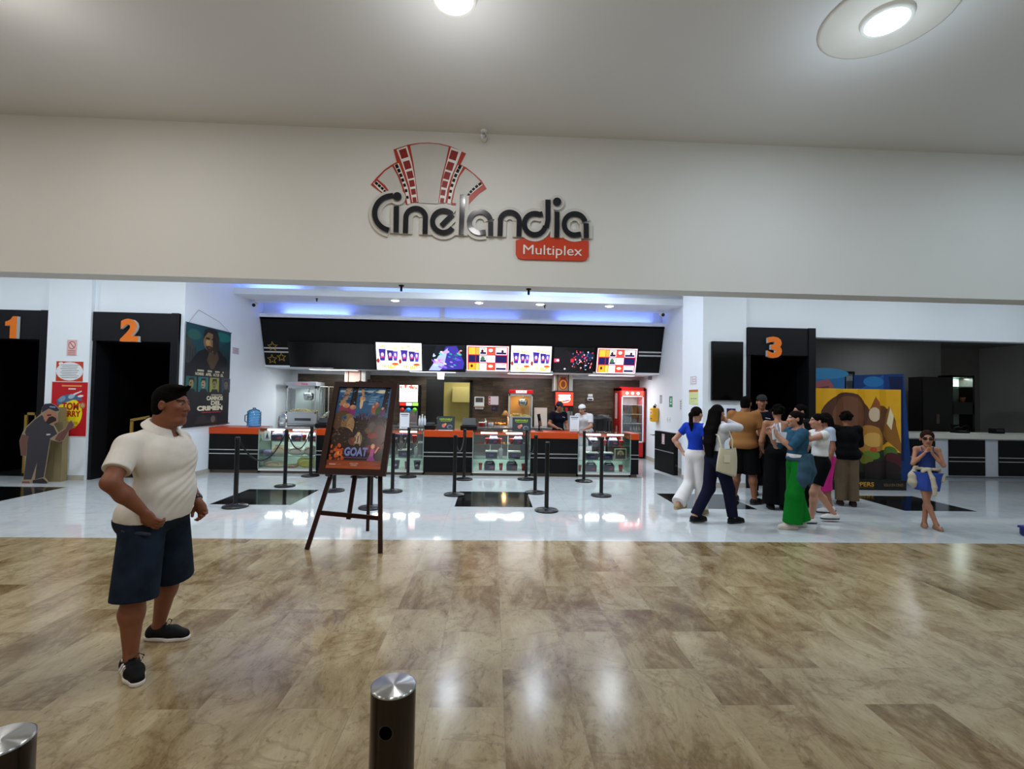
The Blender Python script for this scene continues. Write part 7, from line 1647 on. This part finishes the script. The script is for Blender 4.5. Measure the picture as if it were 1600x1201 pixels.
# ---------------------------------------------- staff member in black cap
J = pose(head=(0, .05, 1.60), look=(0, 1, -.05), elR=(.24, .06, 1.14), wrR=(.10, .30, 1.10), hdR=(-.2, 1, .1), paR=(-1, 0, 0), curlR=.7, elL=(-.25, .05, 1.13), wrL=(-.12, .34, 1.16), hdL=(.1, 1, 0), paL=(0, 0, 1), curlL=.5)
def orange_collar(J, b):
    s = SDF(); N = J['neck']
    for i in range(12): a = pi * 2 * i / 12; a2 = pi * 2 * (i + 1) / 12; s.cap(N + v3(.075 * cos(a), .08 * sin(a), -.02 - .03 * sin(a)), N + v3(.075 * cos(a2), .08 * sin(a2), -.02 - .03 * sin(a2)), .012, .012, .01)
    return s, None, 0.
person('person in black cap and navy polo facing the camera at door 3', at(1191, 8.25), 8.28, 204, 1.77, J, dict(skin=SK2, wt=1.05),
       [top('navy_polo', '#0e101a', .86, .55, .014), patch('orange_collar', '#c8481c', orange_collar, .7), bottoms('black_trousers', '#0a0a0c', 1.0), shoes('#0a0a0b'), hair('#0d0a09', 'short'), cap('#0d0d12'), patch('chest_logo', '#b8bac4', polo_logo)], h=.009)
# ---------------------------------------------- woman in long black backless outfit
J = pose(look=(-.15, 1, -.05), elR=(.23, .02, 1.13), wrR=(.12, .22, 1.10), hdR=(-.3, 1, .2), elL=(-.24, .04, 1.12), wrL=(-.20, .16, .98), hdL=(.2, .6, -.4))
bl = person('person in long black backless outfit with dark curly hair, seen from behind near door 3', at(1215, 7.2), 7.2, 18, 1.60, J, dict(female=True, skin='#9c6b4e', wt=1.08),
       [top('black_bodice', '#0b0b0d', .98, 0, .010, shoulders=False, open_top=lambda X, Y: np.where(Y < 0, 1.20, 1.34) + X * 0), bottoms('wide_black_trousers', '#0b0b0d', .985, top_z=1.06, wide=.045, flare=.03), shoes('#0a0a0b'), hair('#0f0b0a', 'curly')], h=.009)
# ---------------------------------------------- person with green trousers holding papers
J = pose(head=(.0, .04, 1.60), look=(.12, 1, .02), shL=(-.165, .02, 1.40), elL=(-.17, .20, 1.20), wrL=(-.07, .36, 1.38), hdL=(.0, .4, 1), paL=(1, 0, 0), curlL=.7, shR=(.165, .02, 1.40), elR=(.20, .20, 1.18), wrR=(.08, .36, 1.36), hdR=(0, .4, 1), paR=(-1, 0, 0), curlR=.7,
         knL=(-.09, .10, .49), anL=(-.08, .12, .085), knR=(.09, -.02, .49), anR=(.07, -.10, .085), toR=(0, 1, 0))
def drape(J, b):
    s = SDF(); s.chain([v3(-.15, -.02, 1.05), v3(-.17, .0, .92), v3(-.17, .02, .76), v3(-.16, .03, .66)], [.06, .085, .085, .06], .04); s.chain([v3(-.10, -.12, 1.06), v3(-.12, -.12, .85), v3(-.12, -.10, .70)], [.05, .07, .05], .04)
    s.cap(v3(-.16, .05, 1.02), v3(.0, .13, 1.02), .03, .03, .02); s.cap(v3(.0, .13, 1.02), v3(.16, .05, 1.02), .03, .03, .02)
    return s, None, 0.
def undershirt(J, b):
    s = SDF(); s.ell(J['waist'] + v3(0, .01, -.03), (.145, .115, .085), .02); return s, (lambda X, Y, Z: np.maximum(Z - 1.10, .98 - Z) + X * 0 + Y * 0), .012
gp = person('person with green trousers and a blue denim jacket, facing left and holding white papers up', at(1246, 6.14), 6.14, 272, 1.54, J, dict(female=True, skin=SK3, wt=1.0),
       [top('denim_shirt', '#2c5068', 1.07, .95, .022, loose=.012, var=.2), patch('white_undershirt', '#dcdcdc', undershirt), bottoms('green_trousers', '#0e6e22', .975, top_z=1.05, wide=.04, flare=.03), patch('draped_jacket', '#27485c', drape, .8), shoes('#c8bfb2', '#b8b0a4'), hair('#15100e', 'short', bun=(0, -.10, .06))], h=.009)
pp = thing('papers', 'bunch of crumpled white papers held up by the person in green trousers', 'paper', (at(1212, 6.14), 6.12, W(1212, 690, 6.14).z))
rnd = random.Random(8)
for k in range(5):
    m = MB(); a = rnd.uniform(-.6, .6); c_, s_ = cos(a), sin(a); w_, h_ = .06, .15; z0 = .03 * k
    m.prism([(-w_ * c_, z0), (w_ * c_, z0 + w_ * s_), (w_ * c_ - h_ * s_ * .6, z0 + h_ + w_ * s_), (-w_ * c_ - h_ * s_ * .4, z0 + h_ * .9)], (rnd.uniform(-.03, .03), rnd.uniform(-.05, .05), 0), Vector((cos(.3 * k), sin(.3 * k), 0)), ZU, .003, mat('#dfe3ee', .6)); m.build('paper_sheet', pp)
# ---------------------------------------------- person half hidden behind the green trousers
J = pose(look=(0, 1, 0))
person('dark-haired person mostly hidden behind the one in green trousers', at(1252, 7.45), 7.45, 275, 1.62, J, dict(female=True, skin=SK3, hs=1.0), [top('dark_top', '#141416', .95, .5), bottoms('dark_trousers', '#101012', 1.0), shoes('#101012'), hair('#0f0b0a', 'tied', bun=(0, -.1, .06))], h=.011)
# ---------------------------------------------- girl in white top and black shorts
J = pose(head=(0, .045, 1.60), look=(.22, 1, .02), shL=(-.155, .03, 1.40), elL=(-.16, .26, 1.33), wrL=(-.10, .34, 1.50), hdL=(.1, .3, .9), paL=(1, 0, 0), curlL=.7, shR=(.155, 0, 1.40), elR=(.16, .24, 1.34), wrR=(.10, .36, 1.48), hdR=(-.1, .5, .8), paR=(-1, 0, 0), curlR=.6,
         knL=(-.09, .16, .49), anL=(-.07, .18, .085), knR=(.09, .0, .49), anR=(.08, -.28, .12), toR=(0, 1, -.25))
person('person in white sleeveless top and black shorts walking left, hair in a bun', at(1281, 6.42), 6.42, 272, 1.50, J, dict(female=True, skin=SK3, wt=.95),
       [top('white_top', '#dcdcda', 1.06, .18, .012, loose=.008), bottoms('black_shorts', '#0b0b0e', .34, top_z=1.05, wide=.012), shoes('#d8d4ce', '#2a3038'), hair('#120d0c', 'tied', bun=(0, -.13, .03))], h=.009)
# ---------------------------------------------- person in pink trousers
J = pose(look=(0, 1, 0), knL=(-.09, .06, .49), knR=(.09, .0, .49), anR=(.09, -.1, .085))
person('person in bright pink cropped trousers and pale blue shirt, half hidden', at(1291, 7.05), 7.05, 285, 1.50, J, dict(female=True, skin='#8d5c44', wt=1.0),
       [top('pale_blue_shirt', '#a8b4c8', .98, .55, .014, loose=.01), bottoms('pink_trousers', '#c02a7c', .62, top_z=1.05, wide=.03, flare=.01), shoes('#c8c4c4', '#2a2024'), hair('#100c0b', 'long', length=.15)], h=.010)
# ---------------------------------------------- person in black top and khaki trousers
J = pose(look=(.2, 1, -.15), elR=(.22, .12, 1.15), wrR=(.10, .25, 1.25), hdR=(-.4, .5, .6), elL=(-.22, .12, 1.15), wrL=(-.10, .25, 1.25), hdL=(.4, .5, .6))
person('person in loose black top and khaki trousers, seen from behind before the yellow standee', at(1323, 7.5), 7.5, 26, 1.50, J, dict(female=True, skin=SK2, wt=1.15, hs=1.05),
       [top('black_top', '#0d0c0d', .86, 1.6, .022, loose=.03), bottoms('khaki_trousers', '#6f5e4a', .97, top_z=1.0, wide=.02, flare=.01), shoes('#2c1a1a', '#3a2828'), hair('#120d0b', 'curly')], h=.010)
# ---------------------------------------------- girl with sunglasses
J = pose(head=(0, .05, 1.58), look=(.06, 1, -.03), shR=(.15, .0, 1.39), elR=(.21, .10, 1.13), wrR=(.055, .15, 1.33), hdR=(-.35, .1, .9), paR=(-1, 0, 0), curlR=.35, shL=(-.15, 0, 1.39), elL=(-.21, .10, 1.13), wrL=(-.055, .15, 1.33), hdL=(.35, .1, .9), paL=(1, 0, 0), curlL=.35,
         hipR=(.08, 0, .92), knR=(.02, .05, .50), anR=(-.11, .07, .085), toR=(-.25, 1, 0), hipL=(-.08, 0, .92), knL=(-.0, -.02, .50), anL=(.03, -.05, .085), toL=(.15, 1, 0))
def glasses(J, b):
    hp, R, hs = hp_fn(J, b); s = SDF()
    for q in (1, -1):
        s.ell(hp(.036 * q, .098, .012), (.030 * hs, .010 * hs, .020 * hs), .004, R); s.cap(hp(.062 * q, .088, .018), hp(.084 * q, .0, .016), .004, .004, .003)
    s.cap(hp(-.012, .108, .016), hp(.012, .108, .016), .004, .004, .003); return s, None, 0.
def cardigan(J, b):
    s = SDF(); P = J['pelvis']
    n = 18
    for i in range(n):
        a, a2 = 2 * pi * i / n, 2 * pi * (i + 1) / n
        s.cap(P + v3(.165 * cos(a), .125 * sin(a), .10), P + v3(.165 * cos(a2), .125 * sin(a2), .10), .024, .024, .02)
    s.ell(P + v3(.0, .15, .10), (.04, .03, .03), .02)
    for q in (1,): s.chain([P + v3(.165, .02, .08), P + v3(.20, .04, -.04), P + v3(.205, .05, -.16), P + v3(.19, .05, -.22)], [.035, .065, .07, .04], .03)
    s.chain([P + v3(-.165, .0, .08), P + v3(-.20, .0, -.02), P + v3(-.21, .02, -.10)], [.03, .05, .035], .03)
    s.chain([P + v3(0, .15, .09), P + v3(-.05, .175, -.05), P + v3(-.075, .18, -.20), P + v3(-.08, .175, -.33)], [.025, .035, .038, .030], .02)
    s.chain([P + v3(.02, .15, .10), P + v3(.08, .16, .06)], [.025, .03], .02)
    return s, None, 0.
def sandals(J, b):
    s = SDF()
    for S_ in 'RL':
        an = J['an' + S_]; hz = unit(v3(J['to' + S_][0], J['to' + S_][1], 0)); sd = v3(hz[1], -hz[0], 0)
        s.cap(v3(an[0], an[1], .012) - hz * .045, v3(an[0], an[1], .012) + hz * .165, .038, .036, .01)
        for k, zz_ in ((.02, .085), (.11, .06)): c = v3(an[0], an[1], 0) + hz * k; s.chain([c - sd * .046 + v3(0, 0, .02), c - sd * .03 + v3(0, 0, zz_), c + sd * .03 + v3(0, 0, zz_), c + sd * .046 + v3(0, 0, .02)], [.009] * 4, .006)
    return s, (lambda X, Y, Z: .001 - Z + X * 0 + Y * 0), 0.
def strap(J, b):
    s = SDF()
    for q in (1, -1): s.chain([v3(.075 * q, .11, 1.33), v3(.085 * q, .06, 1.44), v3(.08 * q, -.05, 1.43), v3(.07 * q, -.10, 1.33)], [.008] * 4, .004)
    return s, None, 0.
person('child in sunglasses and blue dress, cream cardigan tied at the waist, legs crossed', at(1448, 6.22), 6.22, 214, 1.30, J, dict(female=False, skin=SK1, wt=.85, shoulder=.88, hs=1.22, neckw=.75, arm=.8, leg=.82, hand=.95, jaw=.95),
       [top('blue_dress', '#2c3f78', .95, 0, .010, shoulders=False, open_top=lambda X, Y: 1.36 + X * 0 + Y * 0), skirt('dress_skirt', '#2a48a0', .66, .99, .17, .235, squash=.72, pleat=18), patch('dress_straps', '#2c3f78', strap), patch('tied_cardigan', '#b8ad98', cardigan, .85), patch('sunglasses', '#0a0808', glasses, .15), patch('sandals', '#8d6a54', sandals), hair('#2a1a14', 'tied', bun=(0, -.12, .0))], h=.008)
